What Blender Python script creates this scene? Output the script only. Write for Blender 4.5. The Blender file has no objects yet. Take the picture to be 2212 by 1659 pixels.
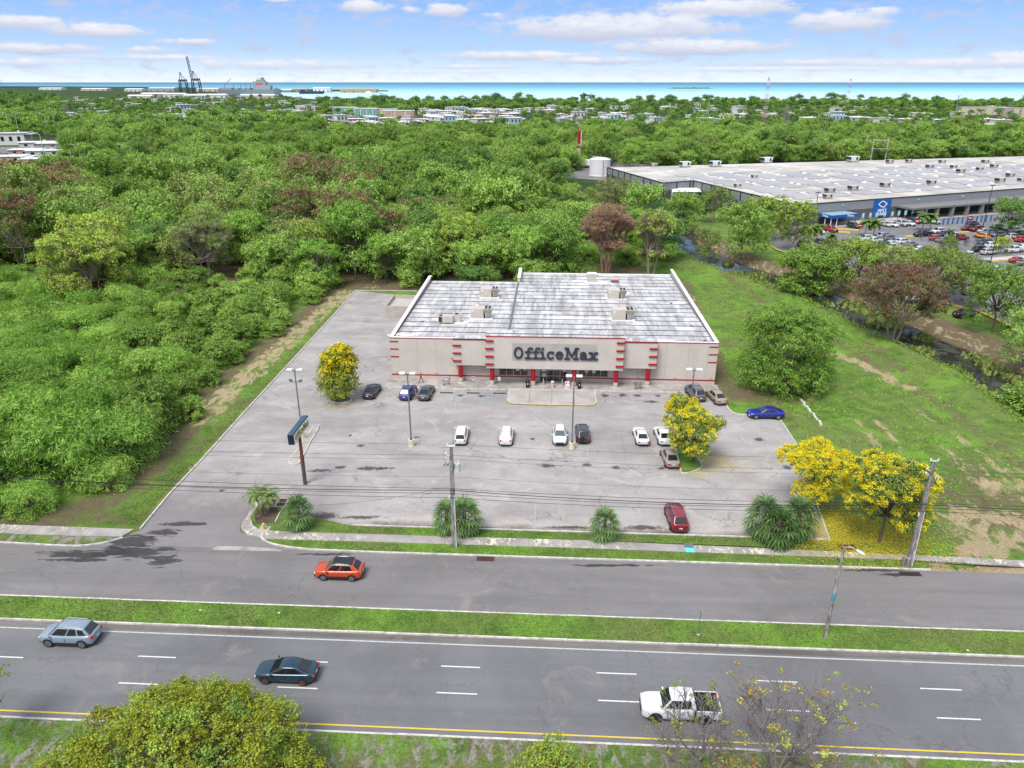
import bpy, bmesh, math, random
import numpy as np
from mathutils import Vector, Matrix
SC = bpy.context.scene
COL = SC.collection
R = math.radians
rnd = random.Random(7)

# ---------------------------------------------------------------- camera
CAM_H = 42.0
FPX = 1587.6; PCX, PCY = 1106.0, 829.5          # focal length and centre, in units of a 2212 wide picture
PITCH = math.atan((829.5 - 176.0) / FPX)
cd = bpy.data.cameras.new('camera'); cam = bpy.data.objects.new('camera', cd); COL.objects.link(cam)
cam.location = (0, 0, CAM_H); cam.rotation_euler = (math.pi / 2 - PITCH, 0, 0)
cd.sensor_width = 36.0; cd.lens = 36.0 * FPX / 2212.0
cd.clip_start = 0.5; cd.clip_end = 120000
SC.camera = cam
SC.view_settings.view_transform = 'Standard'; SC.view_settings.look = 'None'
SC.view_settings.gamma = 1.0; SC.view_settings.use_curve_mapping = False
SC.view_settings.exposure = 0.94
SC.cycles.max_bounces = 6; SC.cycles.diffuse_bounces = 3; SC.cycles.transmission_bounces = 3
SC.cycles.glossy_bounces = 2; SC.cycles.caustics_reflective = False; SC.cycles.caustics_refractive = False

# ---------------------------------------------------------------- node helpers
def c4(v):
    return tuple(v) + (1.0,) if isinstance(v, (tuple, list)) and len(v) == 3 else v
class NT:
    def __init__(s, nt): s.nt = nt
    def node(s, typ, props=None, ins=None):
        n = s.nt.nodes.new(typ)
        for k, v in (props or {}).items(): setattr(n, k, v)
        for k, v in (ins or {}).items():
            if v is None: continue
            if isinstance(v, bpy.types.NodeSocket): s.nt.links.new(v, n.inputs[k])
            else: n.inputs[k].default_value = c4(v) if n.inputs[k].type == 'RGBA' else v
        return n
    def noise(s, vec, scale, detail=4, rough=.55, dist=0.0, out=0):
        return s.node('ShaderNodeTexNoise', None, {'Vector': vec, 'Scale': scale, 'Detail': detail, 'Roughness': rough, 'Distortion': dist}).outputs[out]
    def vor(s, vec, scale, feature='F1', out=0, rand=1.0):
        return s.node('ShaderNodeTexVoronoi', {'feature': feature}, {'Vector': vec, 'Scale': scale, 'Randomness': rand}).outputs[out]
    def math(s, op, a, b=None, c=None, clamp=False):
        n = s.node('ShaderNodeMath', {'operation': op, 'use_clamp': clamp}, {0: a, 1: b})
        if c is not None:
            if isinstance(c, bpy.types.NodeSocket): s.nt.links.new(c, n.inputs[2])
            else: n.inputs[2].default_value = c
        return n.outputs[0]
    def mix(s, f, a, b, blend='MIX'):
        n = s.node('ShaderNodeMix', {'data_type': 'RGBA', 'blend_type': blend}, {0: f, 6: a, 7: b})
        return n.outputs[2]
    def ramp(s, f, stops, interp='LINEAR'):
        n = s.node('ShaderNodeValToRGB', None, {0: f}); cr = n.color_ramp; cr.interpolation = interp
        while len(cr.elements) < len(stops): cr.elements.new(0.5)
        for e, (p, c) in zip(cr.elements, stops):
            e.position = p; e.color = c4(c) if not isinstance(c, (int, float)) else (c, c, c, 1)
        return n.outputs[0]
    def maprange(s, v, a, b, c=0.0, d=1.0, kind='LINEAR'):
        return s.node('ShaderNodeMapRange', {'interpolation_type': kind, 'clamp': True}, {0: v, 1: a, 2: b, 3: c, 4: d}).outputs[0]
    def pos(s): return s.node('ShaderNodeNewGeometry').outputs[0]
    def obj(s): return s.node('ShaderNodeTexCoord').outputs[3]
    def scale(s, v, sx, sy, sz, rz=0.0):
        return s.node('ShaderNodeMapping', None, {0: v, 2: (0, 0, rz), 3: (sx, sy, sz)}).outputs[0]
    def sep(s, v): return s.node('ShaderNodeSeparateXYZ', None, {0: v}).outputs
    def bump(s, h, strength=.3, dist=.05):
        return s.node('ShaderNodeBump', None, {'Height': h, 'Strength': strength, 'Distance': dist}).outputs[0]
MATS = {}
def material(name, fn):
    if name in MATS: return MATS[name]
    m = bpy.data.materials.new(name); m.use_nodes = True; nt = m.node_tree
    for n in list(nt.nodes): nt.nodes.remove(n)
    t = NT(nt); out = nt.nodes.new('ShaderNodeOutputMaterial')
    r = fn(t)
    nt.links.new(r, out.inputs[0]); MATS[name] = m
    return m
def pbr(t, col, rough=.8, metal=0.0, normal=None, spec=.4, coat=0.0, alpha=None):
    return t.node('ShaderNodeBsdfPrincipled', None, {'Base Color': col, 'Roughness': rough, 'Metallic': metal, 'Normal': normal, 'Specular IOR Level': spec, 'Coat Weight': coat, 'Alpha': alpha}).outputs[0]
def plain(name, col, rough=.7, metal=0.0, spec=.4, var=.18, sc=1.3, coat=0.0):
    def f(t):
        n = t.noise(t.pos(), sc, 5, .6); n2 = t.noise(t.pos(), sc * 9, 3, .6)
        k = t.math('ADD', t.maprange(n, .3, .7, 1 - var, 1 + var), t.maprange(n2, .3, .7, -var * .4, var * .4))
        c = t.node('ShaderNodeVectorMath', {'operation': 'SCALE'}, {0: tuple(col), 'Scale': k}).outputs[0]
        return pbr(t, c, rough, metal, None, spec, coat)
    return material(name, f)

# ---------------------------------------------------------------- sky and sun
SUN_EL, SUN_AZ = R(58), R(212)       # azimuth measured clockwise from +Y (view direction)
world = bpy.data.worlds.new('World'); SC.world = world; world.use_nodes = True
wt = world.node_tree
for n in list(wt.nodes): wt.nodes.remove(n)
W = NT(wt)
sky = W.node('ShaderNodeTexSky', {'sky_type': 'NISHITA', 'sun_disc': False, 'sun_elevation': SUN_EL, 'sun_rotation': SUN_AZ, 'altitude': 50, 'air_density': 1.0, 'dust_density': .6, 'ozone_density': 2.0}).outputs[0]
dirv = W.node('ShaderNodeTexCoord').outputs[0]
dx, dy, dz = W.sep(dirv)
el = W.math('MULTIPLY', W.math('ARCSINE', dz), 57.2958)
az = W.math('MULTIPLY', W.math('ARCTAN2', dx, dy), 57.2958)
SKYK = 6.6
grad = W.ramp(W.maprange(el, 0.0, 24.0), [(0, (.74, .80, .86)), (.035, (.56, .69, .84)), (.09, (.39, .57, .84)), (.21, (.24, .43, .82)), (1, (.15, .30, .72))])
grad = W.node('ShaderNodeVectorMath', {'operation': 'SCALE'}, {0: grad, 'Scale': SKYK}).outputs[0]
base = W.mix(W.maprange(el, 14, 40), grad, sky)
def dpx(x, y):
    u = (x - PCX) / FPX; v = (y - PCY) / FPX
    c, s = math.cos(PITCH), math.sin(PITCH)
    d = Vector((u, c - v * s, -s - v * c)).normalized()
    return math.degrees(math.atan2(d.x, d.y)), math.degrees(math.asin(d.z))
# cloud banks: centre x, centre y, half width, half height, weight
CL = [(1330, 60, 250, 30, 1.0), (1500, 102, 190, 18, 1.0), (1560, 18, 170, 20, .9), (1820, 47, 110, 24, .9), (1900, 25, 70, 9, .6), (2060, 138, 260, 13, .7), (1760, 135, 150, 9, .55), (2190, 125, 90, 16, .7),
      (60, 48, 95, 16, .9), (215, 66, 105, 16, .9), (80, 105, 120, 13, .8), (320, 108, 50, 9, .6), (400, 90, 60, 8, .6), (330, 125, 150, 8, .5), (600, 140, 200, 13, .5), (60, 135, 130, 10, .5), (790, 14, 55, 15, .9), (962, 22, 45, 16, .9), (890, 22, 25, 8, .6), (1055, 33, 30, 6, .4), (600, 0, 40, 5, .6),
      (1130, 121, 180, 11, .75), (1290, 131, 110, 9, .7), (1030, 145, 90, 7, .5), (1600, 150, 400, 6, .35), (950, 155, 300, 5, .3)]
wv = W.node('ShaderNodeCombineXYZ', None, {0: W.math('MULTIPLY', az, .55), 1: W.math('MULTIPLY', el, 1.5), 2: 0.0}).outputs[0]
nA = W.noise(wv, 1.1, 7, .62, .4); nB = W.noise(wv, .5, 3, .5)
field = None; shade = None
for (x, y, hw, hh, wgt) in CL:
    a0, e0 = dpx(x, y); a1, _ = dpx(x + hw, y); _, e1 = dpx(x, y - hh)
    ra, re = abs(a1 - a0), abs(e1 - e0)
    qa = W.math('POWER', W.math('DIVIDE', W.math('SUBTRACT', az, a0), ra), 2.0)
    de = W.math('DIVIDE', W.math('SUBTRACT', el, e0), re)
    q = W.math('ADD', qa, W.math('MULTIPLY', de, de))
    g = W.math('MULTIPLY', W.math('SUBTRACT', 1.4, q), wgt)
    field = g if field is None else W.math('MAXIMUM', field, g)
    sh = W.math('MULTIPLY', W.maprange(q, 0, 2.2, 1, 0), W.maprange(de, -.9, .7, 0, 1))
    shade = sh if shade is None else W.math('MAXIMUM', shade, sh)
far = W.math('MULTIPLY', W.maprange(W.math('ABSOLUTE', az), 40, 60), W.math('SUBTRACT', nB, .35))
field = W.math('MAXIMUM', field, W.math('MULTIPLY', far, 3.0))
cover = W.maprange(W.math('ADD', field, W.math('MULTIPLY', W.math('SUBTRACT', nA, .47), 3.1)), -.1, .95, 0, 1, 'SMOOTHSTEP')
cover = W.math('MULTIPLY', cover, W.maprange(el, .1, 1.2, .35, .96))
# high broken overcast above the picture: soft white light from overhead
hi = W.noise(W.node('ShaderNodeCombineXYZ', None, {0: W.math('DIVIDE', dx, W.math('ADD', W.math('ABSOLUTE', dz), .15)), 1: W.math('DIVIDE', dy, W.math('ADD', W.math('ABSOLUTE', dz), .15)), 2: 0.0}).outputs[0], .9, 6, .6)
hic = W.math('MULTIPLY', W.maprange(hi, .34, .60), W.maprange(el, 9, 20, 0, .85))
cover = W.math('MAXIMUM', cover, hic)
ccol = W.mix(W.math('MULTIPLY', shade, W.maprange(nA, .3, .6, .45, 1.0)), (.46, .50, .63), (.84, .84, .87))
ccol = W.mix(W.maprange(el, 8, 16), ccol, (.9, .93, 1.0))
ccol = W.node('ShaderNodeVectorMath', {'operation': 'SCALE'}, {0: ccol, 'Scale': SKYK * .98}).outputs[0]
final = W.mix(cover, base, ccol)
bg = W.node('ShaderNodeBackground', None, {0: final, 1: .1})
wo = W.node('ShaderNodeOutputWorld'); wt.links.new(bg.outputs[0], wo.inputs[0])
world.cycles.sampling_method = 'MANUAL'; world.cycles.sample_map_resolution = 1024
ld = bpy.data.lights.new('sun', 'SUN'); ld.energy = 2.2; ld.angle = R(26); ld.color = (1, .965, .91)
sun = bpy.data.objects.new('sun', ld); COL.objects.link(sun)
sd = Vector((math.sin(SUN_AZ) * math.cos(SUN_EL), math.cos(SUN_AZ) * math.cos(SUN_EL), math.sin(SUN_EL)))
sun.rotation_euler = sd.to_track_quat('Z', 'Y').to_euler()
sun.location = (0, -20, 90)

# ---------------------------------------------------------------- geometry helpers
_c, _s = math.cos(PITCH), math.sin(PITCH)
def at(x, y, z=0.0):
    """world point at height z that the photograph shows at (x, y) of its 2212 wide version"""
    u = (x - PCX) / FPX; v = (y - PCY) / FPX
    d = (u, _c - v * _s, -_s - v * _c); t = (z - CAM_H) / d[2]
    return Vector((d[0] * t, d[1] * t, z))
def proj(p):
    q = (p[0], p[1], p[2] - CAM_H); zc = q[1] * _c - q[2] * _s
    if zc < .1: return (-9999, -9999, zc)
    return (PCX + FPX * q[0] / zc, PCY + FPX * (-q[1] * _s - q[2] * _c) / zc, zc)
TH = R(-3.05)
E1 = Vector((math.cos(TH), math.sin(TH), 0)); E2 = Vector((-math.sin(TH), math.cos(TH), 0))
def rd(s, t, z=0.0): return E1 * s + E2 * t + Vector((0, 0, z))      # road frame: s along, t across
def st(p): return p.dot(E1), p.dot(E2)
KIDS = {}
def tag(o, label=None, cat=None, group=None, kind=None):
    if label: o['label'] = label
    if cat: o['category'] = cat
    if group: o['group'] = group
    if kind: o['kind'] = kind
    return o
def link(o, parent=None):
    COL.objects.link(o)
    if parent is not None:
        o.parent = parent; KIDS.setdefault(parent.as_pointer(), []).append(o)
    return o
def empty(name, loc=(0, 0, 0), rz=0.0, label=None, cat=None, group=None):
    o = bpy.data.objects.new(name, None); o.location = loc; o.rotation_euler = (0, 0, rz); o.empty_display_size = .3
    link(o); return tag(o, label, cat, group)
def copy_tree(o, parent=None):
    c = o.copy(); link(c, parent)
    for ch in KIDS.get(o.as_pointer(), []): copy_tree(ch, c)
    return c
def place(o, loc, rz=0.0, sc=1.0, label=None, group=None, cat=None):
    o.location = loc; o.rotation_euler = (0, 0, rz)
    if sc != 1.0: o.scale = (sc, sc, sc) if isinstance(sc, (int, float)) else sc
    return tag(o, label, cat, group)
class MB:
    def __init__(s): s.v = []; s.f = []; s.m = []
    def add(s, vs, fs, m=0):
        b = len(s.v); s.v += [tuple(p) for p in vs]
        for f in fs: s.f.append(tuple(i + b for i in f)); s.m.append(m)
        return s
    def box(s, x0, x1, y0, y1, z0, z1, m=0):
        v = [(x, y, z) for z in (z0, z1) for y in (y0, y1) for x in (x0, x1)]
        return s.add(v, [(0, 2, 3, 1), (4, 5, 7, 6), (0, 1, 5, 4), (2, 6, 7, 3), (0, 4, 6, 2), (1, 3, 7, 5)], m)
    def hexa(s, b, t, m=0):   # bottom quad, top quad (both counter-clockwise)
        return s.add(list(b) + list(t), [(3, 2, 1, 0), (4, 5, 6, 7)] + [(i, (i + 1) % 4, 4 + (i + 1) % 4, 4 + i) for i in range(4)], m)
    def prism(s, pts, z0, z1, m=0, bottom=True):
        n = len(pts); v = [(p[0], p[1], z0) for p in pts] + [(p[0], p[1], z1) for p in pts]
        a = sum(pts[i][0] * pts[(i + 1) % n][1] - pts[(i + 1) % n][0] * pts[i][1] for i in range(n))
        f = [tuple(range(n, 2 * n))] + ([tuple(range(n - 1, -1, -1))] if bottom else [])
        f += [(i, (i + 1) % n, n + (i + 1) % n, n + i) for i in range(n)]
        if a < 0: f = [tuple(reversed(q)) for q in f]
        return s.add(v, f, m)
    def cyl(s, p0, p1, r0, r1=None, n=10, m=0, caps=True):
        r1 = r0 if r1 is None else r1
        p0, p1 = Vector(p0), Vector(p1); d = (p1 - p0).normalized()
        a = d.orthogonal().normalized(); b = d.cross(a)
        v = [p0 + (a * math.cos(2 * math.pi * i / n) + b * math.sin(2 * math.pi * i / n)) * r0 for i in range(n)]
        v += [p1 + (a * math.cos(2 * math.pi * i / n) + b * math.sin(2 * math.pi * i / n)) * r1 for i in range(n)]
        f = [(i, (i + 1) % n, n + (i + 1) % n, n + i) for i in range(n)]
        if caps: f += [tuple(range(n - 1, -1, -1)), tuple(range(n, 2 * n))]
        return s.add(v, f, m)
    def tube(s, pts, r, n=6, m=0):
        pts = [Vector(p) for p in pts]; rs = r if isinstance(r, (list, tuple)) else [r] * len(pts)
        vs = []; a = None
        for i, p in enumerate(pts):
            d = (pts[min(i + 1, len(pts) - 1)] - pts[max(i - 1, 0)]).normalized()
            a = (d.orthogonal() if a is None else (a - d * a.dot(d))).normalized(); b = d.cross(a)
            vs += [p + (a * math.cos(2 * math.pi * k / n) + b * math.sin(2 * math.pi * k / n)) * rs[i] for k in range(n)]
        f = []
        for i in range(len(pts) - 1):
            f += [(i * n + k, i * n + (k + 1) % n, (i + 1) * n + (k + 1) % n, (i + 1) * n + k) for k in range(n)]
        f += [tuple(range(n - 1, -1, -1)), tuple(range((len(pts) - 1) * n, len(pts) * n))]
        return s.add(vs, f, m)
    def ell(s, c, r, n=10, k=6, m=0):
        v = [(c[0], c[1], c[2] - r[2])]
        for j in range(1, k):
            ph = -math.pi / 2 + math.pi * j / k
            v += [(c[0] + r[0] * math.cos(ph) * math.cos(2 * math.pi * i / n), c[1] + r[1] * math.cos(ph) * math.sin(2 * math.pi * i / n), c[2] + r[2] * math.sin(ph)) for i in range(n)]
        v.append((c[0], c[1], c[2] + r[2])); L = len(v) - 1
        f = [(0, 1 + (i + 1) % n, 1 + i) for i in range(n)]
        for j in range(k - 2): f += [(1 + j * n + i, 1 + j * n + (i + 1) % n, 1 + (j + 1) * n + (i + 1) % n, 1 + (j + 1) * n + i) for i in range(n)]
        f += [(1 + (k - 2) * n + i, 1 + (k - 2) * n + (i + 1) % n, L) for i in range(n)]
        return s.add(v, f, m)
    def build(s, name, mats, parent=None, smooth=False, bevel=0.0, loc=None):
        me = bpy.data.meshes.new(name); me.from_pydata(s.v, [], s.f)
        for mm in (mats if isinstance(mats, (list, tuple)) else [mats]): me.materials.append(mm)
        me.polygons.foreach_set('material_index', s.m)
        if smooth: me.polygons.foreach_set('use_smooth', [True] * len(s.f))
        me.update()
        o = bpy.data.objects.new(name, me)
        if loc is not None: o.location = loc
        if bevel: b = o.modifiers.new('bevel', 'BEVEL'); b.width = bevel; b.segments = 1; b.limit_method = 'ANGLE'
        return link(o, parent)
def np_obj(name, V, F, mat, parent=None, smooth=False, midx=None):
    me = bpy.data.meshes.new(name); k = F.shape[1]
    me.vertices.add(len(V)); me.vertices.foreach_set('co', np.ascontiguousarray(V, dtype=np.float32).ravel())
    me.loops.add(F.size); me.loops.foreach_set('vertex_index', np.ascontiguousarray(F, dtype=np.int32).ravel())
    me.polygons.add(len(F)); me.polygons.foreach_set('loop_start', np.arange(0, F.size, k, dtype=np.int32))
    for mm in (mat if isinstance(mat, (list, tuple)) else [mat]): me.materials.append(mm)
    if midx is not None: me.polygons.foreach_set('material_index', np.asarray(midx, dtype=np.int32))
    if smooth: me.polygons.foreach_set('use_smooth', np.ones(len(F), dtype=bool))
    me.update(calc_edges=True)
    o = bpy.data.objects.new(name, me)
    return link(o, parent)
def sheet(name, pts, z, mat, parent=None, kind=None, thick=0.0):
    bm = bmesh.new(); vs = [bm.verts.new((p[0], p[1], z)) for p in pts]
    f = bm.faces.new(vs); f.normal_update()
    if f.normal.z < 0: f.normal_flip()
    bmesh.ops.triangulate(bm, faces=[f])
    if thick:
        r = bmesh.ops.extrude_face_region(bm, geom=bm.faces[:])
        bmesh.ops.translate(bm, verts=[v for v in r['geom'] if isinstance(v, bmesh.types.BMVert)], vec=(0, 0, -thick))
        bmesh.ops.recalc_face_normals(bm, faces=bm.faces[:])
    me = bpy.data.meshes.new(name); bm.to_mesh(me); bm.free(); me.materials.append(mat)
    o = bpy.data.objects.new(name, me); link(o, parent)
    if kind: o['kind'] = kind
    return o
def kerb(name, pts, w, z0, z1, mat, closed=False, parent=None, kind='structure'):
    """a kerb stone swept along world points, w wide on its left side"""
    pts = [Vector((p[0], p[1], 0)) for p in pts]; n = len(pts); L = []; Q = []
    for i in range(n):
        a = pts[(i - 1) % n] if (closed or i) else pts[i]; b = pts[(i + 1) % n] if (closed or i < n - 1) else pts[i]
        d = (b - a).normalized(); nn = Vector((-d.y, d.x, 0)); L.append(pts[i]); Q.append(pts[i] + nn * w)
    mb = MB()
    for i in range(n if closed else n - 1):
        j = (i + 1) % n
        mb.hexa([(L[i].x, L[i].y, z0), (L[j].x, L[j].y, z0), (Q[j].x, Q[j].y, z0), (Q[i].x, Q[i].y, z0)],
                [(L[i].x, L[i].y, z1), (L[j].x, L[j].y, z1), (Q[j].x, Q[j].y, z1), (Q[i].x, Q[i].y, z1)])
    o = mb.build(name, mat, parent)
    if kind and parent is None: o['kind'] = kind
    return o
def smooth_path(pts, n=6):
    out = []; P = [Vector(p) for p in pts]
    for i in range(len(P) - 1):
        p0 = P[max(i - 1, 0)]; p1 = P[i]; p2 = P[i + 1]; p3 = P[min(i + 2, len(P) - 1)]
        for k in range(n):
            t = k / n
            out.append(.5 * ((2 * p1) + (p2 - p0) * t + (2 * p0 - 5 * p1 + 4 * p2 - p3) * t * t + (3 * p1 - p0 - 3 * p2 + p3) * t ** 3))
    out.append(P[-1]); return out
def inside(x, y, poly):
    c = False; n = len(poly); j = n - 1
    for i in range(n):
        xi, yi = poly[i][0], poly[i][1]; xj, yj = poly[j][0], poly[j][1]
        if (yi > y) != (yj > y) and x < (xj - xi) * (y - yi) / (yj - yi) + xi: c = not c
        j = i
    return c
def clampsub(x, y, r):
    return max(0.0, math.hypot(x, y) - r)
def seg_dist(px, py, pts):
    """numpy distance from points to a polyline; returns distance and side"""
    best = np.full(px.shape, 1e9); side = np.zeros(px.shape)
    for a, b in zip(pts[:-1], pts[1:]):
        ax, ay = a[0], a[1]; bx, by = b[0], b[1]; ex, ey = bx - ax, by - ay; L = ex * ex + ey * ey
        t = np.clip(((px - ax) * ex + (py - ay) * ey) / L, 0, 1)
        d = np.hypot(px - ax - t * ex, py - ay - t * ey); k = d < best
        best = np.where(k, d, best); side = np.where(k, np.sign(ex * (py - ay) - ey * (px - ax)), side)
    return best, side
# ================================================================ GROUND, ROADS, WATER
def grassy(t, vec, bare=None, dry=None, petal=None, bc=((.26, .20, .12), (.48, .38, .24)), bs=.9):
    big = t.noise(vec, .09, 5, .6, .3); mid = t.noise(vec, .55, 6, .65, .2); fine = t.noise(vec, 5.5, 6, .75)
    c = t.ramp(mid, [(.30, (.056, .112, .020)), (.47, (.098, .176, .032)), (.62, (.145, .240, .045)), (.75, (.205, .275, .075))])
    c = t.mix(t.maprange(big, .40, .60, 0, .8), c, t.mix(fine, (.09, .13, .035), (.22, .23, .09)))
    lush = t.noise(vec, .16, 4, .6, .6, 0)
    c = t.mix(t.maprange(lush, .50, .62, 0, .6), c, t.mix(fine, (.13, .27, .028), (.20, .37, .05)))
    c = t.mix(t.maprange(t.noise(vec, .33, 5, .7), .56, .66, 0, .6), c, (.045, .10, .02))
    if dry is not None:
        k = t.maprange(t.math('ADD', dry, t.math('MULTIPLY', t.math('SUBTRACT', mid, .5), 1.6)), .38, .72)
        c = t.mix(k, c, t.mix(t.noise(vec, 1.3, 6, .7), (.075, .060, .035), (.21, .17, .10)))
    if bare is not None:
        n3 = t.noise(t.scale(vec, 1, .5, 1), bs, 7, .7, .4)
        k = t.maprange(t.math('ADD', bare, t.math('MULTIPLY', t.math('SUBTRACT', n3, .5), 2.7)), .45, .70)
        c = t.mix(k, c, t.mix(t.noise(vec, 2.3, 6, .7), *bc))
    if petal is not None:
        sp = t.vor(vec, 6.5, 'F1', 0); n4 = t.noise(vec, 1.1, 4, .6)
        k = t.math('MULTIPLY', t.maprange(t.math('ADD', petal, t.math('MULTIPLY', t.math('SUBTRACT', n4, .5), 1.0)), .3, .7), t.maprange(sp, .42, .30, .25, 1))
        c = t.mix(k, c, t.mix(t.noise(vec, 9, 3), (.50, .35, .03), (.68, .52, .04)))
    k = t.maprange(fine, .3, .7, .62, 1.34)
    c = t.node('ShaderNodeVectorMath', {'operation': 'SCALE'}, {0: c, 'Scale': k}).outputs[0]
    return pbr(t, c, .95, 0, t.bump(t.math('ADD', fine, mid), .9, .18), .1)
def f_ground(t):
    a = t.node('ShaderNodeAttribute', {'attribute_name': 'mask'}); s = t.node('ShaderNodeSeparateColor', None, {0: a.outputs[0]}).outputs
    return grassy(t, t.pos(), s[0], s[1], s[2])
M_GROUND = material('ground_grass', f_ground)
M_GRASS = material('verge_grass', lambda t: grassy(t, t.pos()))
M_GRASS_PATCHY = material('verge_grass_worn', lambda t: grassy(t, t.pos(), t.math('MULTIPLY', t.noise(t.pos(), .25, 4), .88), t.math('MULTIPLY', t.noise(t.pos(), .25, 3), .85), None, ((.20, .185, .16), (.33, .31, .27)), 1.6))
def asphalt(t, c0, c1, stain=.5, along=(.25, 1.2), cracks=.0, rz=TH, sandy=None):
    v = t.scale(t.pos(), 1, 1, 1, -rz)
    w = t.scale(v, along[0], along[1], 1)
    big = t.noise(v, .07, 6, .62, .5); mid = t.noise(w, .45, 7, .66, .6); fine = t.noise(v, 9, 5, .8); spk = t.noise(v, 42, 2, .5)
    c = t.mix(t.maprange(mid, .33, .68), c0, c1)
    c = t.mix(t.maprange(big, .46, .66, 0, stain), c, tuple(x * .66 for x in c0))
    c = t.mix(t.maprange(t.noise(v, .19, 7, .7, 1.0), .56, .66, 0, .55), c, tuple(min(1, x * 1.16) * k for x, k in zip(c1, (1.05, 1.0, .94))))
    if cracks:
        vv = t.node('ShaderNodeVectorMath', {'operation': 'ADD'}, {0: v, 1: t.node('ShaderNodeVectorMath', {'operation': 'SCALE'}, {0: t.noise(v, .6, 4, .6, 0, 1), 'Scale': 2.6}).outputs[0]}).outputs[0]
        d = t.vor(vv, .16, 'DISTANCE_TO_EDGE'); d2 = t.vor(vv, .5, 'DISTANCE_TO_EDGE')
        m1 = t.math('MULTIPLY', t.maprange(d, .0, .014, 1, 0), t.maprange(t.noise(v, .12, 3), .45, .6))
        m2 = t.math('MULTIPLY', t.maprange(d2, .0, .02, 1, 0), t.maprange(t.noise(v, .09, 3, .5, 2), .56, .66))
        c = t.mix(t.math('MULTIPLY', t.math('MAXIMUM', m1, m2), cracks), c, tuple(x * .42 for x in c0))
    if sandy is not None: c = sandy(t, c, v)
    k = t.math('ADD', t.maprange(fine, .3, .7, .84, 1.12), t.maprange(spk, .3, .7, -.10, .10))
    c = t.node('ShaderNodeVectorMath', {'operation': 'SCALE'}, {0: c, 'Scale': k}).outputs[0]
    return pbr(t, c, .9, 0, t.bump(fine, .25, .02), .25)
def lot_extra(t, c, v):
    X, Y, Z = t.sep(v)
    # silt washed against the street-side kerb (t = 62.9 .. 66)
    n = t.noise(v, .35, 5, .65)
    k = t.math('MULTIPLY', t.maprange(t.math('ADD', Y, t.math('MULTIPLY', n, -5.0)), 60.6, 63.4, 1, 0), t.maprange(X, -22, -18))
    c = t.mix(t.math('MULTIPLY', k, .75), c, (.47, .41, .37))
    dk = t.math('MULTIPLY', t.maprange(t.math('ADD', Y, t.math('MULTIPLY', n, -3.2)), 61.5, 62.5, 1, 0), t.maprange(X, -22, -18))
    c = t.mix(t.math('MULTIPLY', dk, .85), c, (.10, .085, .075))
    # dark damp asphalt at the drive mouth
    mo = t.math('MULTIPLY', t.maprange(t.math('ADD', Y, t.math('MULTIPLY', t.noise(v, .22, 5, .7), -14)), 58, 66, 1, 0), t.maprange(X, -21, -24))
    return t.mix(t.math('MULTIPLY', mo, .7), c, (.155, .14, .145))
M_LOT = material('lot_asphalt', lambda t: asphalt(t, (.268, .249, .242), (.372, .352, .340), .5, (.35, .8), .75, TH, lot_extra))
M_DRIVE = M_LOT
M_SERVICE = material('service_asphalt', lambda t: asphalt(t, (.155, .147, .147), (.200, .190, .190), .45, (.10, 1.3), .32))
M_MAIN = material('main_road_asphalt', lambda t: asphalt(t, (.136, .137, .144), (.172, .172, .179), .5, (.015, 1.1), .35))
def f_conc(t, c0=(.34, .32, .30), c1=(.50, .47, .43), sc=.8, mark=0):
    v = t.pos(); n = t.noise(v, sc, 7, .68, .3); f = t.noise(v, 12, 4, .7)
    c = t.mix(t.maprange(n, .36, .64), c0, c1)
    if mark:
        w = t.noise(t.scale(v, 1.2, .7, 1, .5), 1.4, 5, .6, 1.6)
        c = t.mix(t.math('MULTIPLY', t.maprange(w, .56, .60), t.maprange(t.noise(v, .12, 2), .4, .55)), c, (.60, .55, .45))
    c = t.node('ShaderNodeVectorMath', {'operation': 'SCALE'}, {0: c, 'Scale': t.maprange(f, .3, .7, .88, 1.1)}).outputs[0]
    return pbr(t, c, .88, 0, t.bump(f, .2, .02), .25)
M_CONC = material('concrete', f_conc)
M_WALK = material('sidewalk_concrete', lambda t: f_conc(t, (.235, .215, .20), (.36, .335, .315), .5, 1))
M_KERB = material('kerb_concrete', lambda t: f_conc(t, (.36, .34, .31), (.62, .59, .55), 1.6))
M_APRON = material('apron_concrete', lambda t: f_conc(t, (.22, .20, .185), (.40, .37, .345), .45))
M_BUMP = material('loading_concrete', lambda t: f_conc(t, (.29, .27, .255), (.42, .395, .375), .3))
def f_paint(t, col, wear=.35):
    n = t.noise(t.pos(), 3.0, 7, .75)
    c = t.mix(t.maprange(n, .5, .72, 0, wear), col, (.16, .16, .165))
    return pbr(t, c, .75, 0, None, .3)
M_WHITE = material('road_paint_white', lambda t: f_paint(t, (.60, .59, .575), .6))
M_EDGE = material('edge_line_paint', lambda t: f_paint(t, (.46, .45, .43), .8))
M_WORN = material('worn_paint_white', lambda t: f_paint(t, (.345, .33, .33), 1.0))
M_YEL = material('road_paint_yellow', lambda t: f_paint(t, (.66, .46, .03), .5))
M_YKERB = material('kerb_paint_yellow', lambda t: f_paint(t, (.62, .42, .05), .9))
M_BLUEP = material('faded_blue_paint', lambda t: f_paint(t, (.16, .32, .40), 1.0))
M_METAL = plain('galvanised_metal', (.34, .35, .36), .5, .6)
M_DARK = plain('dark_metal', (.035, .033, .032), .6, .3)
M_RUSTY = plain('rusty_grate', (.11, .045, .035), .8, .3, var=.35)
M_BLACK = plain('black_plastic', (.014, .014, .016), .5)
M_GREYMETAL = plain('painted_grey_metal', (.15, .17, .19), .5, .2)
M_WHITEP = plain('white_paint', (.74, .74, .73), .55)

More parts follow.
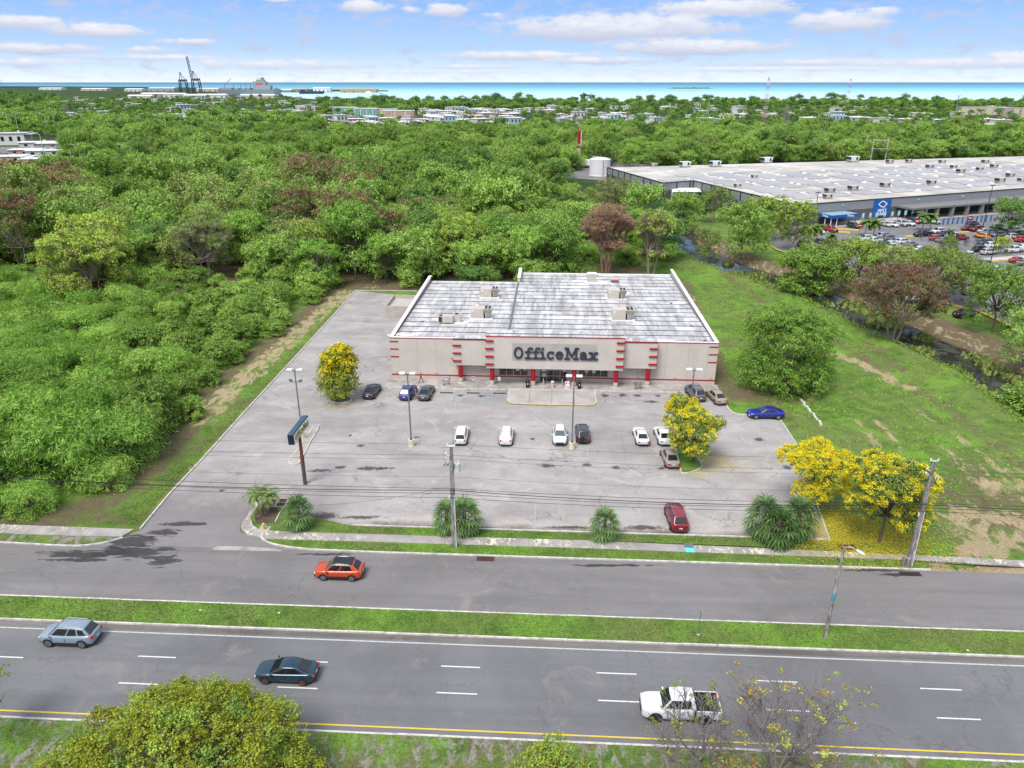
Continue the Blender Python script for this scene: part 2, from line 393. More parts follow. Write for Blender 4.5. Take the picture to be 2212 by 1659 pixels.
# ---- creek
CRK = [(75, 60), (74.5, 80), (75.7, 99.2), (76, 108.6), (75.4, 114.9), (74, 121.2), (71.8, 128.2), (70, 134.7), (68.4, 145.3), (67.2, 154), (63.5, 161), (60.3, 169.5), (56, 178.4), (51.8, 190.3), (48.9, 209.3), (45, 235), (43, 262)]
CRK = [tuple(p)[:2] for p in smooth_path([(x, y, 0) for x, y in CRK], 4)]
gx = np.arange(-140, 171, 1.25); gy = np.arange(18, 263, 1.25)
GX, GY = np.meshgrid(gx, gy); nx, ny = len(gx), len(gy)
dC, sC = seg_dist(GX, GY, CRK)
def sstep(a, b, x): t = np.clip((x - a) / (b - a), 0, 1); return t * t * (3 - 2 * t)
wob = .9 * np.sin(GX * .31 + GY * .23) + .7 * np.sin(GX * .12 - GY * .41)
dd = dC + wob * .45
west = sC > 0
depth = np.where(west, 1 - sstep(3.5, 6.8, dd), 1 - sstep(3.6, 9.2, dd))
fade = np.clip((GY - 20) / 12, 0, 1) * np.clip((262 - GY) / 12, 0, 1)
GZ = -2.5 * depth * fade
fld = np.clip((GX - 37.5) / 5, 0, 1) * fade
GZ += fld * (.16 * np.sin(GX * .55 + 1.7 * np.sin(GY * .21)) * np.sin(GY * .47) - .17)
# low ridge on the west bank
GZ += np.where(west, .35 * np.exp(-((dd - 8.2) / 1.9) ** 2), 0) * fade
mask = np.zeros((ny, nx, 3))
def blob(ch, x, y, rx, ry, rot=0.0, w=1.0, px=True):
    p = at(x, y) if px else Vector((x, y, 0)); c, s = math.cos(rot), math.sin(rot)
    X = (GX - p.x) * c + (GY - p.y) * s; Y = -(GX - p.x) * s + (GY - p.y) * c
    q = np.clip(1.25 - (X / rx) ** 2 - (Y / ry) ** 2, 0, 1) * w
    mask[:, :, ch] = np.maximum(mask[:, :, ch], q)
def strip(ch, pts, wd, w=1.0):
    d, _ = seg_dist(GX, GY, [tuple(at(*p))[:2] for p in pts])
    mask[:, :, ch] = np.maximum(mask[:, :, ch], np.clip(1.25 - (d / wd) ** 2, 0, 1) * w)
# sandy verge left of the drive, leaf litter under the thicket
strip(0, [(440, 905), (480, 860), (520, 825), (590, 765), (650, 712), (700, 670), (745, 632)], 2.6, .66)
strip(1, [(-100, 1130), (100, 1128), (250, 1070), (330, 1010), (400, 930), (430, 860), (500, 800), (590, 735), (660, 680), (720, 628)], 2.6, .72)
strip(1, [(740, 618), (900, 620)], 3.0, .9); blob(0, 800, 620, 4, 2, 0, .5)
strip(1, [(100, 1120), (260, 1120)], 2.0, .6)
strip(1, [(330, 1120), (400, 1030), (470, 950), (540, 860)], 4.0, .46); strip(0, [(360, 1090), (430, 1000)], 1.2, .42)
# forest floor
ff = (GX < 32) & (GY > 155)
mask[:, :, 1] = np.where(ff, .75, mask[:, :, 1])
# strip beside the shop's right wall, paths and tracks in the field
strip(0, [(1490, 640), (1512, 700), (1545, 760)], 1.6, .55); strip(1, [(1480, 610), (1500, 690), (1545, 770), (1560, 830)], 2.2, .75)
strip(0, [(1800, 765), (1860, 780), (1925, 815), (1965, 838)], 1.5, .8)
strip(1, [(310, 1140), (372, 1068), (444, 991), (540, 884), (635, 781), (742, 663)], 2.2, .52); blob(1, 1650, 850, 9, 4, 0, .8); strip(1, [(1600, 860), (1680, 880)], 1.2, .6)
blob(0, 2150, 1130, 8.5, 5, 0, .60); blob(0, 2230, 1060, 7, 8, 0, .5); blob(0, 2300, 1160, 9, 6, 0, .68); blob(1, 2150, 1080, 10, 10, 0, .6); blob(0, 2120, 1190, 3.5, 2, 0, .9)
strip(0, [(2010, 1236), (2300, 1250)], 2.2, .9)
for k in ([(1890, 905), (1960, 985), (2010, 1060)], [(1850, 900), (1930, 1010)], [(2030, 950), (2150, 1060)], [(1975, 880), (2100, 960), (2212, 1060)], [(1740, 985), (1800, 1010)]): strip(0, k, .7, .62)
for k in ([(1960, 830), (2080, 900), (2212, 1000)], [(1880, 740), (1960, 800)], [(2100, 1000), (2200, 1100)], [(1700, 690), (1800, 735), (1900, 790)], [(1560, 590), (1650, 650)]): strip(1, k, 1.8, .6)
# creek banks
mask[:, :, 1] = np.maximum(mask[:, :, 1], np.where(west, sstep(9, 4.5, dd) * .55, sstep(16, 9, dd) * .98) * fade)
mask[:, :, 0] = np.maximum(mask[:, :, 0], np.where(west, 0, sstep(13, 8, dd) * sstep(4, 7, dd) * .42) * fade)
# petals below the yellow trees
blob(2, 1800, 1140, 6.0, 3.6, 0, 1.0); blob(2, 1700, 1150, 2.5, 2.5, 0, .6); blob(2, 1940, 1165, 4.0, 2.6, 0, .6); blob(2, 1870, 1195, 6, 1.2, 0, .6)
blob(2, 735, 862, 2.2, 1.4, 0, .7)
idx = np.arange(nx * ny).reshape(ny, nx)
F = np.stack([idx[:-1, :-1], idx[:-1, 1:], idx[1:, 1:], idx[1:, :-1]], -1).reshape(-1, 4)
V = np.stack([GX, GY, GZ], -1).reshape(-1, 3)
x0, x1, y0, y1 = gx[0], gx[-1], gy[0], gy[-1]
ex = [(-4000, -300, 0), (4000, -300, 0), (4000, y0, 0), (-4000, y0, 0), (x0, y0, 0), (x1, y0, 0), (x0, y1, 0), (x1, y1, 0), (-4000, y1, 0), (4000, y1, 0)]
nb = len(V); V = np.vstack([V, np.array(ex, float)])
F2 = np.array([(0, 1, 2, 3), (3, 4, 6, 8), (5, 2, 9, 7)]) + nb
F = np.vstack([F, F2])
gobj = np_obj('ground', V, F, M_GROUND, smooth=True); gobj['kind'] = 'structure'
ca = gobj.data.color_attributes.new('mask', 'FLOAT_COLOR', 'POINT')
cc = np.zeros((len(V), 4), np.float32); cc[:, 3] = 1; cc[:nb, :3] = mask.reshape(-1, 3); ca.data.foreach_set('color', cc.ravel())
# far land out to the shore
coast = [at(2500, 222), at(2212, 222), at(1900, 223), at(1650, 223), at(1400, 224), at(1100, 224), at(960, 223), at(830, 221), at(720, 217), at(640, 211), at(610, 206), at(470, 203.5), at(470, 199.2), at(640, 199.2), at(700, 197.5), at(840, 197), at(838, 195.3), at(780, 193.8), at(600, 192.0), at(480, 189.5), at(300, 187.5), at(0, 186.5), at(-250, 186.5)]
def f_far(t):
    v = t.pos(); n = t.noise(v, .012, 5, .6); f = t.noise(v, .12, 4, .6)
    c = t.mix(t.maprange(n, .4, .6), (.025, .045, .014), (.05, .08, .025)); c = t.mix(t.maprange(f, .60, .72, 0, .5), c, (.22, .20, .17))
    return pbr(t, c, .95, 0, None, .1)
M_FAR = material('far_land', f_far)
sheet('coastal_plain', [Vector((-4000, y1, 0)), Vector((4000, y1, 0))] + coast + [Vector((-4000, coast[-1].y, 0))], 0.0, M_FAR, kind='structure')
def f_sea(t):
    v = t.pos(); X, Y, Z = t.sep(v)
    d = t.math('LOGARITHM', t.math('DIVIDE', Y, 1000.0), 10.0)
    d = t.math('ADD', d, t.math('MULTIPLY', t.math('SUBTRACT', t.noise(t.scale(v, .3, 1, 1), .0007, 5, .6), .5), .22))
    c = t.ramp(t.maprange(d, .25, 1.6), [(0, (.48, .60, .62)), (.14, (.40, .57, .60)), (.28, (.22, .46, .52)), (.42, (.08, .30, .40)), (.70, (.02, .14, .25)), (1, (.015, .10, .20))])
    wv = t.noise(t.scale(v, .2, 1, 1), .02, 5, .6)
    c = t.mix(t.maprange(wv, .3, .7, 0, .25), c, (.36, .52, .56))
    return pbr(t, c, .55, 0, t.bump(wv, .3, 2.0), .12)
M_SEA = material('sea_water', f_sea)
sheet('sea', [(-38000, 1000), (38000, 1000), (38000, 40000), (-38000, 40000)], -.6, M_SEA, kind='structure')
def f_creek(t):
    v = t.pos(); n = t.noise(v, .35, 5, .65, .8)
    c = t.mix(t.maprange(n, .5, .62), (.022, .022, .018), (.040, .050, .028))
    return pbr(t, c, t.maprange(n, .50, .58, .05, .6), 0, t.bump(t.noise(v, 2.5, 3), .08, .05), .6)
M_CREEK = material('creek_water', f_creek)
cl = [Vector((x, y, 0)) for x, y in CRK]; La, Lb = [], []
for i, p in enumerate(cl):
    d = (cl[min(i + 1, len(cl) - 1)] - cl[max(i - 1, 0)]).normalized(); nn = Vector((-d.y, d.x, 0)); La.append(p + nn * 7.5); Lb.append(p - nn * 7.5)
mb = MB()
for i in range(len(cl) - 1): mb.add([La[i], Lb[i], Lb[i + 1], La[i + 1]], [(0, 1, 2, 3)])
for i, v in enumerate(mb.v): mb.v[i] = (v[0], v[1], -1.6)
mb.build('creek', M_CREEK)['kind'] = 'structure'

# ---- asphalt and kerbs (road frame: t = distance across)
S0, S1 = -160, 190
def strip_sheet(name, s0, s1, t0, t1, z, mat, **k):
    return sheet(name, [rd(s0, t0), rd(s1, t0), rd(s1, t1), rd(s0, t1)], z, mat, **k)
T_YK0, T_Y, T_W, T_MB, T_MT, T_RK = 37.55, 38.02, 46.45, 47.35, 50.45, 58.42
strip_sheet('main_road', S0, S1, T_YK0, T_MB, .02, M_MAIN, kind='structure')
strip_sheet('service_road', S0, S1, T_MT, T_RK, .02, M_SERVICE, kind='structure')
mroad = bpy.data.objects['main_road']
strip_sheet('yellow_edge_line', S0, S1, T_Y, T_Y + .12, .026, M_YEL, parent=mroad)
strip_sheet('white_edge_line', S0, S1, T_W - .02, T_W + .11, .026, M_EDGE, parent=mroad)
for row in ([(-3.5, 50, 1421), (294, 380, 1421), (660, 708, 1431), (951, 1037, 1442.5), (1287, 1375, 1457), (1629, 1722, 1474), (1982, 2078, 1491)],
            [(-105, -15, 1472), (254, 341, 1479), (594, 686, 1488), (941, 1031, 1500), (1293, 1382, 1517), (1653, 1748, 1537), (2020, 2119, 1555)]):
    for a, b, y in row:
        sb, t = st(at(b, y)); sa = sb - 3.05
        strip_sheet('lane_dash', sa, sb, t - .06, t + .06, .026, M_WHITE, parent=mroad)
# dashes beyond the picture's edges
for t, s0 in ((43.8, 45.6), (41.1, 44.6), (43.8, -56), (41.1, -57)):
    for k in range(8): strip_sheet('lane_dash', s0 + (k * 12.2 if s0 > 0 else -k * 12.2), s0 + 3.05 + (k * 12.2 if s0 > 0 else -k * 12.2), t - .06, t + .06, .026, M_WHITE, parent=mroad)
def long_kerb(name, s0, s1, t, w, z1, mat=M_KERB):
    mb = MB(); s = s0; rr = random.Random(int(t * 10))
    while s < s1:
        e = min(s + 3.0, s1); o = rr.uniform(-.015, .015); h = z1 + rr.uniform(-.012, .012)
        a, b, c, d = rd(s + .01, t + o), rd(e - .01, t + o), rd(e - .01, t + w + o), rd(s + .01, t + w + o)
        mb.hexa([(p.x, p.y, -.05) for p in (a, b, c, d)], [(p.x, p.y, h) for p in (a, b, c, d)]); s = e
    o = mb.build(name, mat); o['kind'] = 'structure'; return o
long_kerb('median_kerb', S0, S1, T_MB, .16, .16); long_kerb('median_kerb', S0, S1, T_MT - .14, .14, .15)
strip_sheet('median_grass', S0, S1, T_MB + .16, T_MT - .14, .12, M_GRASS, kind='structure')
long_kerb('verge_kerb', S0, S1, T_YK0 - .16, .16, .10)
strip_sheet('near_verge', S0, S1, 5, T_YK0 - .16, .07, M_GRASS_PATCHY, kind='structure')
# dusty gutter pans
M_DUST = material('gutter_dust', lambda t: asphalt(t, (.10, .095, .085), (.19, .175, .155), .6, (.2, 2), 0))
strip_sheet('road_gutter', S0, S1, T_MB - .55, T_MB, .024, M_DUST, kind='structure')
# north side: verge, sidewalk, planting strip in front of the lot
sE0 = st(at(557, 1166))[0]; sE1 = st(at(2012, 1236))[0]
entryW = [at(262, 1163), at(215, 1174), at(160, 1179), at(0, 1171.5)]
kw = smooth_path([at(265, 1161.5), at(240, 1169), at(205, 1176), at(160, 1179.2), at(80, 1176), at(0, 1171.5), at(-300, 1156)], 5)
kerb('street_kerb', kw, .16, -.05, .15, M_KERB)
w0, w1 = st(at(0, 1134.5)), st(at(0, 1153.6))
sheet('sidewalk', [at(-300, 1120), at(0, 1134.5), at(290, 1145), at(262, 1161), at(225, 1160.5), at(150, 1159), at(0, 1153.6), at(-300, 1138)], .12, M_WALK, kind='structure', thick=.1)
sheet('street_verge', [at(-300, 1139), at(0, 1154.6), at(150, 1160), at(225, 1161.5), at(258, 1163.5), at(205, 1175), at(160, 1178), at(80, 1174.8), at(0, 1170.3), at(-300, 1155)], .10, M_GRASS_PATCHY, kind='structure')
# right of the entry: curved kerb, walk, two grass strips
kc = smooth_path([at(562, 1163), at(580, 1175), at(620, 1184), at(670, 1189.5)], 5) + [rd(s, T_RK) for s in np.arange(-17.5, sE1, 2.5)] + [rd(sE1, T_RK)]
kerb('street_kerb', kc, .17, -.05, .16, M_KERB)
gs = [p + Vector((0, .17, 0)) for p in kc]
sheet('street_verge', gs + [rd(sE1, 59.85), at(1267, 1186.7), at(800, 1172.5), at(576, 1166.6)], .13, M_GRASS, kind='structure')
sheet('sidewalk', [at(556, 1080), at(566, 1083), at(541, 1118), at(545, 1135), at(562, 1147), at(640, 1151.5), at(1267, 1169.5), at(1958, 1200.8), at(2400, 1222), at(2400, 1236), at(1958, 1211.5), at(1267, 1186.6), at(800, 1172.3), at(576, 1166.4), at(560, 1162.5), at(534, 1156), at(522, 1146), at(520, 1138), at(526, 1127)], .135, M_WALK, kind='structure', thick=.12)
kl = [rd(s, 62.85) for s in np.arange(-19.6, 24.5, 2.5)] + [rd(27.9, 62.85)]
kerb('lot_kerb', kl, .17, -.03, .2, M_KERB)
sheet('planting_strip', [at(566, 1083), at(541, 1118), at(545, 1135), at(562, 1146.6), at(640, 1151), at(1267, 1168.9), at(1660, 1184), rd(26, 62.8), rd(-19.6, 62.8), at(648, 1112), at(628, 1082), at(600, 1078)], .125, M_GRASS, kind='structure')
kerb('planting_kerb', [at(596, 1131), at(606, 1110), at(629, 1083)], .12, -.02, .22, M_KERB)
M_SOIL = material('planting_soil', lambda t: f_conc(t, (.05, .035, .022), (.13, .095, .06), 1.2))
sheet('planting_soil', [at(560, 1096), at(548, 1118), at(556, 1134), at(594, 1131), at(606, 1110), at(600, 1100)], .131, M_SOIL, kind='structure')
# brown plates in the planting bed
pl = empty('meter_vault', at(603, 1088), 0, 'concrete vault with rusty red steel lids between the two entry palms', 'utility vault')
MB().box(-1.3, 1.0, -.9, .9, 0, .2).build('vault_slab', M_CONC, pl)
for i, (x, y) in enumerate([(-.75, .35), (.35, .35), (.35, -.45), (-.75, -.45)]): MB().box(x - .42, x + .42, y - .3, y + .3, .2, .235).build('lid', M_RUSTY, pl)
# concrete gutter across the drive mouth
sheet('drive_gutter', [at(455, 1188.5), at(612, 1191.5), at(598, 1186), at(545, 1181.8), at(470, 1180)], .034, M_APRON, kind='structure')
# ---- parking lot with drive
BL = Vector((-18.26, 103.94, 0))
def bp(x, y, z=0.0): return BL + E1 * x + E2 * y + Vector((0, 0, z))     # shop frame
lotpts = [at(306, 1145), at(262, 1163), at(200, 1176.5), at(170, 1180), rd(-40, 58.42), rd(-18.6, 58.42), at(620, 1185), at(560, 1164), at(520, 1150), at(518, 1136), at(552, 1084), at(600, 1076), at(632, 1083), at(652, 1112), rd(-19.6, 62.85), rd(28.0, 62.85), at(1717.6, 959), at(1684.6, 909), at(1613.5, 897), at(1590, 895), at(1576, 887), at(1565.5, 869), bp(48.9, -3.4), bp(48.5, -1), bp(0, -1), bp(0, 37), bp(-5, 46), at(768, 628), at(737, 664), at(630, 782), at(535, 885), at(439, 992), at(367, 1069)]
lot = sheet('parking_lot', lotpts, .03, M_LOT, kind='structure')
kerb('drive_kerb', [at(768, 628), at(737, 664), at(630, 782), at(535, 885), at(439, 992), at(367, 1069), at(305, 1144)][::-1], .16, -.02, .17, M_KERB)
kerb('back_kerb', [at(768, 628), at(900, 629)], .15, -.02, .15, M_KERB)
kerb('lot_edge_kerb', smooth_path([at(1717.6, 959), at(1684.6, 909)], 2)[::-1], .15, -.02, .17, M_KERB)
kerb('lot_edge_kerb', [rd(28.0, 62.9), at(1717.6, 959)][::-1], .15, -.02, .17, M_KERB)
kerb('lot_edge_kerb', smooth_path([at(1613.5, 896.5), at(1592, 895), at(1577, 887), at(1565.5, 868)], 4), .15, -.02, .17, M_KERB)
# entrance apron and bump-out
ap = sheet('shop_apron', [bp(-.5, -3.45), bp(48.9, -2.9), bp(48.9, 0), bp(-.5, 0)], .15, M_APRON, kind='structure', thick=.14)
kerb('apron_kerb', [bp(-.5, -3.62), bp(48.9, -3.05)], .15, -.02, .165, M_KERB)
bo = [bp(18.0, -2.9), bp(18.0, -7.6), bp(18.3, -8.3), bp(19.1, -8.6), bp(24, -8.75), bp(29.5, -8.6), bp(30.4, -8.3), bp(30.7, -7.5), bp(30.7, -2.9)]
sheet('entrance_island', bo, .157, M_BUMP, kind='structure', thick=.14)
kerb('entrance_kerb', [b for b in bo[:2]], .14, -.02, .175, M_KERB); kerb('entrance_kerb', bo[-2:], .14, -.02, .175, M_KERB)
kerb('yellow_kerb', bo[1:8], .14, -.02, .18, M_YKERB)
for x in (21.1, 24.3, 27.5):
    o = sheet('slab_joint', [bp(x, -8.4), bp(x + .04, -8.4), bp(x + .04, -3), bp(x, -3)], .161, M_DARK, parent=bpy.data.objects['entrance_island'])
# islands in the lot
i1 = smooth_path([at(622, 996), at(640, 975), at(664, 942), at(674, 925), at(684, 918.5), at(690, 921), at(688, 928), at(672, 955), at(655, 988), at(645, 1003), at(632, 1005.5), at(623, 1001), at(622, 996)], 3)
def island(pts, mat):
    kerb('island_kerb', pts[::-1], .13, -.02, .18, M_KERB); sheet('lot_island', pts, .13, mat, kind='structure')
island(i1, M_APRON)
i2 = smooth_path([at(1470, 1022), at(1462, 985), at(1455, 945), at(1460, 935), at(1476, 935), at(1490, 965), at(1514, 1000), at(1516, 1010), at(1505, 1018), at(1490, 1023), at(1476, 1024.5), at(1470, 1022)], 3)
island(i2, M_GRASS)
i3 = smooth_path([at(712, 862), at(724, 857), at(752, 858), at(760, 864), at(752, 870), at(730, 872), at(712, 868), at(712, 862)], 3)
island(i3, M_GRASS_PATCHY)
# worn stall lines, blue hatchings, wheel stops
for px in (1267 + 360 * .3125, 1267 + 490 * .3125, 1267 + 680 * .3125, 1267 + 870 * .3125, 1267 + 1035 * .3125, 1155, 1206, 1060, 1015, 960, 905, 850, 800):
    s, _ = st(at(px, 1100)); strip_sheet('stall_line', s, s + .1, 63.6, 68.2, .034, M_WORN, parent=lot)
for k in range(15): 
    x = 2.2 + k * 3.05
    if 17 < x < 31.5: continue
    a = bp(x, -8.2); b = bp(x + .09, -3.7); s0_, t0_ = st(a); s1_, t1_ = st(b); strip_sheet('stall_line', s0_, s0_ + .09, t0_, t1_, .034, M_WORN, parent=lot)
for k in range(0, 14, 4):
    x = 5.5 + k * 2.9; a = bp(x, -23.9)
    s0_, t0_ = st(a); strip_sheet('stall_line', s0_, s0_ + .08, t0_, t0_ + 9.6, .034, M_WORN, parent=lot)
for x in (10.2, 14.8):
    pts = [(x, -8.0), (x + 1.5, -8.0), (x + 1.6, -4.0), (x + .3, -4.0)]
    mb = MB()
    def ln(a, b, w=.09):
        A, B = bp(*a), bp(*b); d = (B - A).normalized(); nn = Vector((-d.y, d.x, 0)) * w
        mb.add([A, B, B + nn, A + nn], [(0, 1, 2, 3)])
    for i in range(4): ln(pts[i], pts[(i + 1) % 4])
    for k in range(5): ln((x + .1, -7.6 + k * .75), (x + 1.5, -7.1 + k * .75))
    mb.v = [(v[0], v[1], .036) for v in mb.v]; mb.build('blue_hatching', M_BLUEP, lot)
for i, px in enumerate((964.5, 1022, 1079.5)):
    o = MB().box(-.95, .95, -.09, .09, 0, .13).build('wheel_stop', M_BLACK, bevel=.03); a = at(px, 849.5 + i * .6); place(o, (a.x, a.y, .03), TH)
    tag(o, ['black wheel stop nearest the shopping cart, left of the first blue hatching', 'black wheel stop between the two faded blue hatchings', 'black wheel stop beside the raised entrance island'][i], 'wheel stop', 'black wheel stops before the shop')
# stains lying on the asphalt
def f_stain(t):
    a = t.node('ShaderNodeAttribute', {'attribute_name': 'fade'}).outputs[2]
    n = t.noise(t.pos(), 1.5, 7, .72, .8)
    k = t.maprange(t.math('ADD', a, t.math('MULTIPLY', t.math('SUBTRACT', n, .5), 1.7)), .42, .75, 0, .62)
    c = t.mix(t.noise(t.pos(), 5, 3), (.030, .026, .024), (.085, .072, .066))
    return t.node('ShaderNodeMixShader', None, {0: k, 1: t.node('ShaderNodeBsdfTransparent').outputs[0], 2: pbr(t, c, .7, 0, None, .3)}).outputs[0]
M_STAIN = material('oil_stain', f_stain)
def f_wet(t):
    a = t.node('ShaderNodeAttribute', {'attribute_name': 'fade'}).outputs[2]
    n = t.noise(t.scale(t.pos(), .35, 1.2, 1, -TH), 1.0, 7, .7, 1.2)
    k = t.maprange(t.math('ADD', a, t.math('MULTIPLY', t.math('SUBTRACT', n, .5), 2.0)), .45, .60, 0, .66)
    return t.node('ShaderNodeMixShader', None, {0: k, 1: t.node('ShaderNodeBsdfTransparent').outputs[0], 2: pbr(t, (.040, .037, .040), .45, 0, None, .5)}).outputs[0]
M_WET = material('wet_asphalt', f_wet)
def stain(x, y, rx, ry, z=.0345, mat=None, name='stain', par=None, px=True, rot=0.0):
    p = at(x, y) if px else Vector((x, y, 0)); n, K = 20, 4
    vs = [(p.x, p.y, z)]; fa = [1.0]; fs = []
    for k in range(1, K + 1):
        for i in range(n):
            a = 2 * math.pi * i / n; X = rx * k / K * math.cos(a) * 1.3; Y = ry * k / K * math.sin(a) * 1.3
            vs.append((p.x + X * math.cos(rot) - Y * math.sin(rot), p.y + X * math.sin(rot) + Y * math.cos(rot), z)); fa.append(1 - k / K)
    for i in range(n): fs.append((0, 1 + i, 1 + (i + 1) % n))
    for k in range(K - 1):
        for i in range(n): fs.append((1 + k * n + i, 1 + (k + 1) * n + i, 1 + (k + 1) * n + (i + 1) % n, 1 + k * n + (i + 1) % n))
    o = MB().add(vs, fs).build(name, mat or M_STAIN, par or lot)
    at_ = o.data.attributes.new('fade', 'FLOAT', 'POINT'); at_.data.foreach_set('value', fa)
    return o
zz = .0345
for (x, y, rx, ry) in [(1306, 855, .9, .9), (1344, 854, .9, .9), (1377, 855, .8, .9), (1420, 855, .7, .8), (1460, 856, .6, .7), (1408, 868, 1.6, .7), (798, 1013, 2.4, .8), (781, 963, .9, .5), (830, 1012, 2.0, .4), (757, 941, .5, .4), (865, 858, .8, .7), (995, 855, .7, .6), (1040, 856, .8, .7), (1180, 1006, 1.3, .8), (1268, 1005, .9, .7), (1330, 1010, .8, .6), (1430, 1012, .9, .6), (1252, 945, .8, .6), (1003, 945, .9, .9), (690, 1017, 2.2, .6), (900, 945, .6, .4), (1150, 949, .6, .6), (925, 865, .9, .6), (735, 1010, 1.2, .5), (1110, 850, .6, .5), (480, 1060, .5, .3), (1640, 950, 1.0, .8), (1700, 1010, .8, .8), (780, 1118, 3.5, .5), (700, 1115, 2.5, 1.0), (1390, 1140, 3, .6), (1000, 1140, 4, .4), (1240, 1140, 4, .4)]:
    zz += .0006; stain(x, y, rx, ry, zz)
svc = bpy.data.objects['service_road']
stain(283, 1170, 3.2, 1.9, .0372, M_WET); stain(350, 1152, 2.6, 1.0, .0382, M_WET); stain(400, 1132, 3.2, .6, .0388, M_WET)
stain(190, 1197, 7.5, .9, .031, M_WET, par=svc); stain(285, 1193, 5, 1.6, .0315, M_WET, par=svc); stain(355, 1210, 2.0, 1.3, .032, M_WET, par=svc); stain(170, 1210, 5, .35, .0325, M_WET, par=svc)
for (x, y, rx, ry) in [(1950, 1242, 3, .4), (700, 1198, 4, .3), (1900, 1232, 4, .3), (1320, 1222, 5, .35)]:
    zz += .0006; stain(x, y, rx, ry, zz, M_WET, par=svc)
# street drains
def drain(x, y, w, d, lab):
    e = empty('storm_drain', at(x, y), TH, lab, 'storm drain', 'storm drain grates')
    MB().box(-w / 2, w / 2, -d / 2, d / 2, .02, .045).build('frame', M_RUSTY, e)
    mb = MB(); n = int(w / .12)
    for k in range(n): mb.box(-w / 2 + .05 + k * (w - .1) / n, -w / 2 + .09 + k * (w - .1) / n, -d / 2 + .05, d / 2 - .05, .045, .07)
    mb.build('grate', M_DARK, e)
drain(1049, 1207.5, 1.7, .75, 'rusty street drain grate in the kerb near the middle utility pole')
drain(1966, 1240, 1.9, .65, 'rusty street drain grate at the right end of the kerb')
o = MB().box(-.8, .8, -.45, .45, .0, .05).build('steel_cover', M_RUSTY); place(o, tuple(at(1829, 1182))[:2] + (.0,), TH, label='dark rusty steel cover in the petals beside the sidewalk', cat='utility cover')
M_TURQ = plain('turquoise_paint', (.10, .55, .46), .6)
e = empty('pull_box', tuple(at(1489, 1186))[:2] + (.135,), TH, 'sidewalk pull box with a turquoise painted lid and a grey lid', 'utility box')
MB().box(-.45, .4, -.75, -.02, 0, .03).build('painted_lid', M_TURQ, e); MB().box(-.45, .4, .02, .75, 0, .03).build('grey_lid', M_GREYMETAL, e)
# ================================================================ THE SHOP
def f_wall(t):
    v = t.obj(); X, Y, Z = t.sep(v)
    n = t.noise(v, .35, 6, .65); st_ = t.noise(t.scale(v, 1.6, 1.6, .12), 1.0, 6, .7)
    c = t.mix(t.maprange(n, .35, .65), (.47, .425, .378), (.54, .49, .44))
    c = t.mix(t.maprange(st_, .58, .75, 0, .35), c, (.33, .30, .27))
    c = t.mix(t.math('MULTIPLY', t.maprange(Z, .7, .1, 0, .45), t.maprange(st_, .35, .6)), c, (.27, .23, .19))
    return pbr(t, c, .85, 0, t.bump(t.noise(v, 25, 3), .15, .01), .25)
M_WALL = material('stucco_wall', f_wall)
M_RED = plain('red_paint', (.33, .008, .016), .45, var=.12)
def f_roof(t):
    v = t.obj(); X, Y, Z = t.sep(v)
    n = t.noise(t.scale(v, .8, .10, 1, .12), 1.0, 7, .68, .5); m = t.noise(t.scale(v, 1.3, .30, 1, .2), 1.0, 6, .7, .8)
    c = t.mix(t.maprange(n, .38, .60), (.27, .262, .265), (.53, .52, .51))
    c = t.mix(t.maprange(m, .53, .64, 0, .75), c, (.24, .24, .26))
    c = t.mix(t.maprange(t.noise(v, .28, 4, .5), .55, .66, 0, .5), c, (.74, .74, .74))
    p = t.math('ABSOLUTE', t.math('SUBTRACT', t.math('FRACT', t.math('DIVIDE', t.math('ADD', Y, t.math('MULTIPLY', t.math('SUBTRACT', t.noise(v, .5, 3), .5), .10)), 2.62)), .5))
    c = t.mix(t.maprange(p, .085, .055, 0, .97), c, (.03, .03, .035))
    q = t.math('ABSOLUTE', t.math('SUBTRACT', t.math('FRACT', t.math('DIVIDE', X, 7.6)), .5))
    c = t.mix(t.math('MULTIPLY', t.maprange(q, .006, .003, 0, .35), t.maprange(m, .4, .6)), c, (.3, .3, .31))
    return pbr(t, c, .6, 0, t.bump(m, .2, .03), .35)
M_ROOF = material('coated_roof', f_roof)
M_COPE = plain('white_coping', (.72, .72, .73), .5, var=.1)
M_GLASS = material('shop_glass', lambda t: pbr(t, t.mix(t.maprange(t.noise(t.obj(), .9, 3), .4, .6), (.012, .014, .016), (.06, .055, .06)), .08, 0, None, .6))
M_FRAME = plain('aluminium_frame', (.52, .51, .50), .4, .3)
shop = empty('shop_building', BL, TH, 'beige flat roofed office supply store with red columns, red stripes and a big dark sign', 'store building')
T = .3
def w_(name, x0, x1, y0, y1, z0, z1, mat=M_WALL): return MB().box(x0, x1, y0, y1, z0, z1).build(name, mat, shop)
# walls
w_('front_wall', 0, 16.3, 0, T, 0, 6.72); w_('front_wall', 32.7, 48.5, 0, T, 0, 6.72)
mb = MB()
for x0, x1, z0, z1 in [(16.3, 20.7, 0, 1.02), (20.7, 22.4, 0, 6.72), (26.6, 28.3, 0, 6.72), (28.3, 32.7, 0, 1.02), (16.3, 20.7, 2.75, 6.72), (22.4, 26.6, 2.75, 6.72), (28.3, 32.7, 2.75, 6.72)]: mb.box(x0, x1, 0, T, z0, z1)
mb.build('storefront_wall', M_WALL, shop)
w_('side_wall', 0, T, T, 37.6, 0, 6.7); w_('side_wall', 48.2, 48.5, T, 45.4, 0, 6.7)
w_('back_wall', T, 17.4, 37.3, 37.6, 0, 5.6); w_('back_wall', 17.9, 48.2, 45.1, 45.4, 0, 5.6); w_('side_wall', 17.4, 17.9, 37.3, 45.4, 0, 6.62)
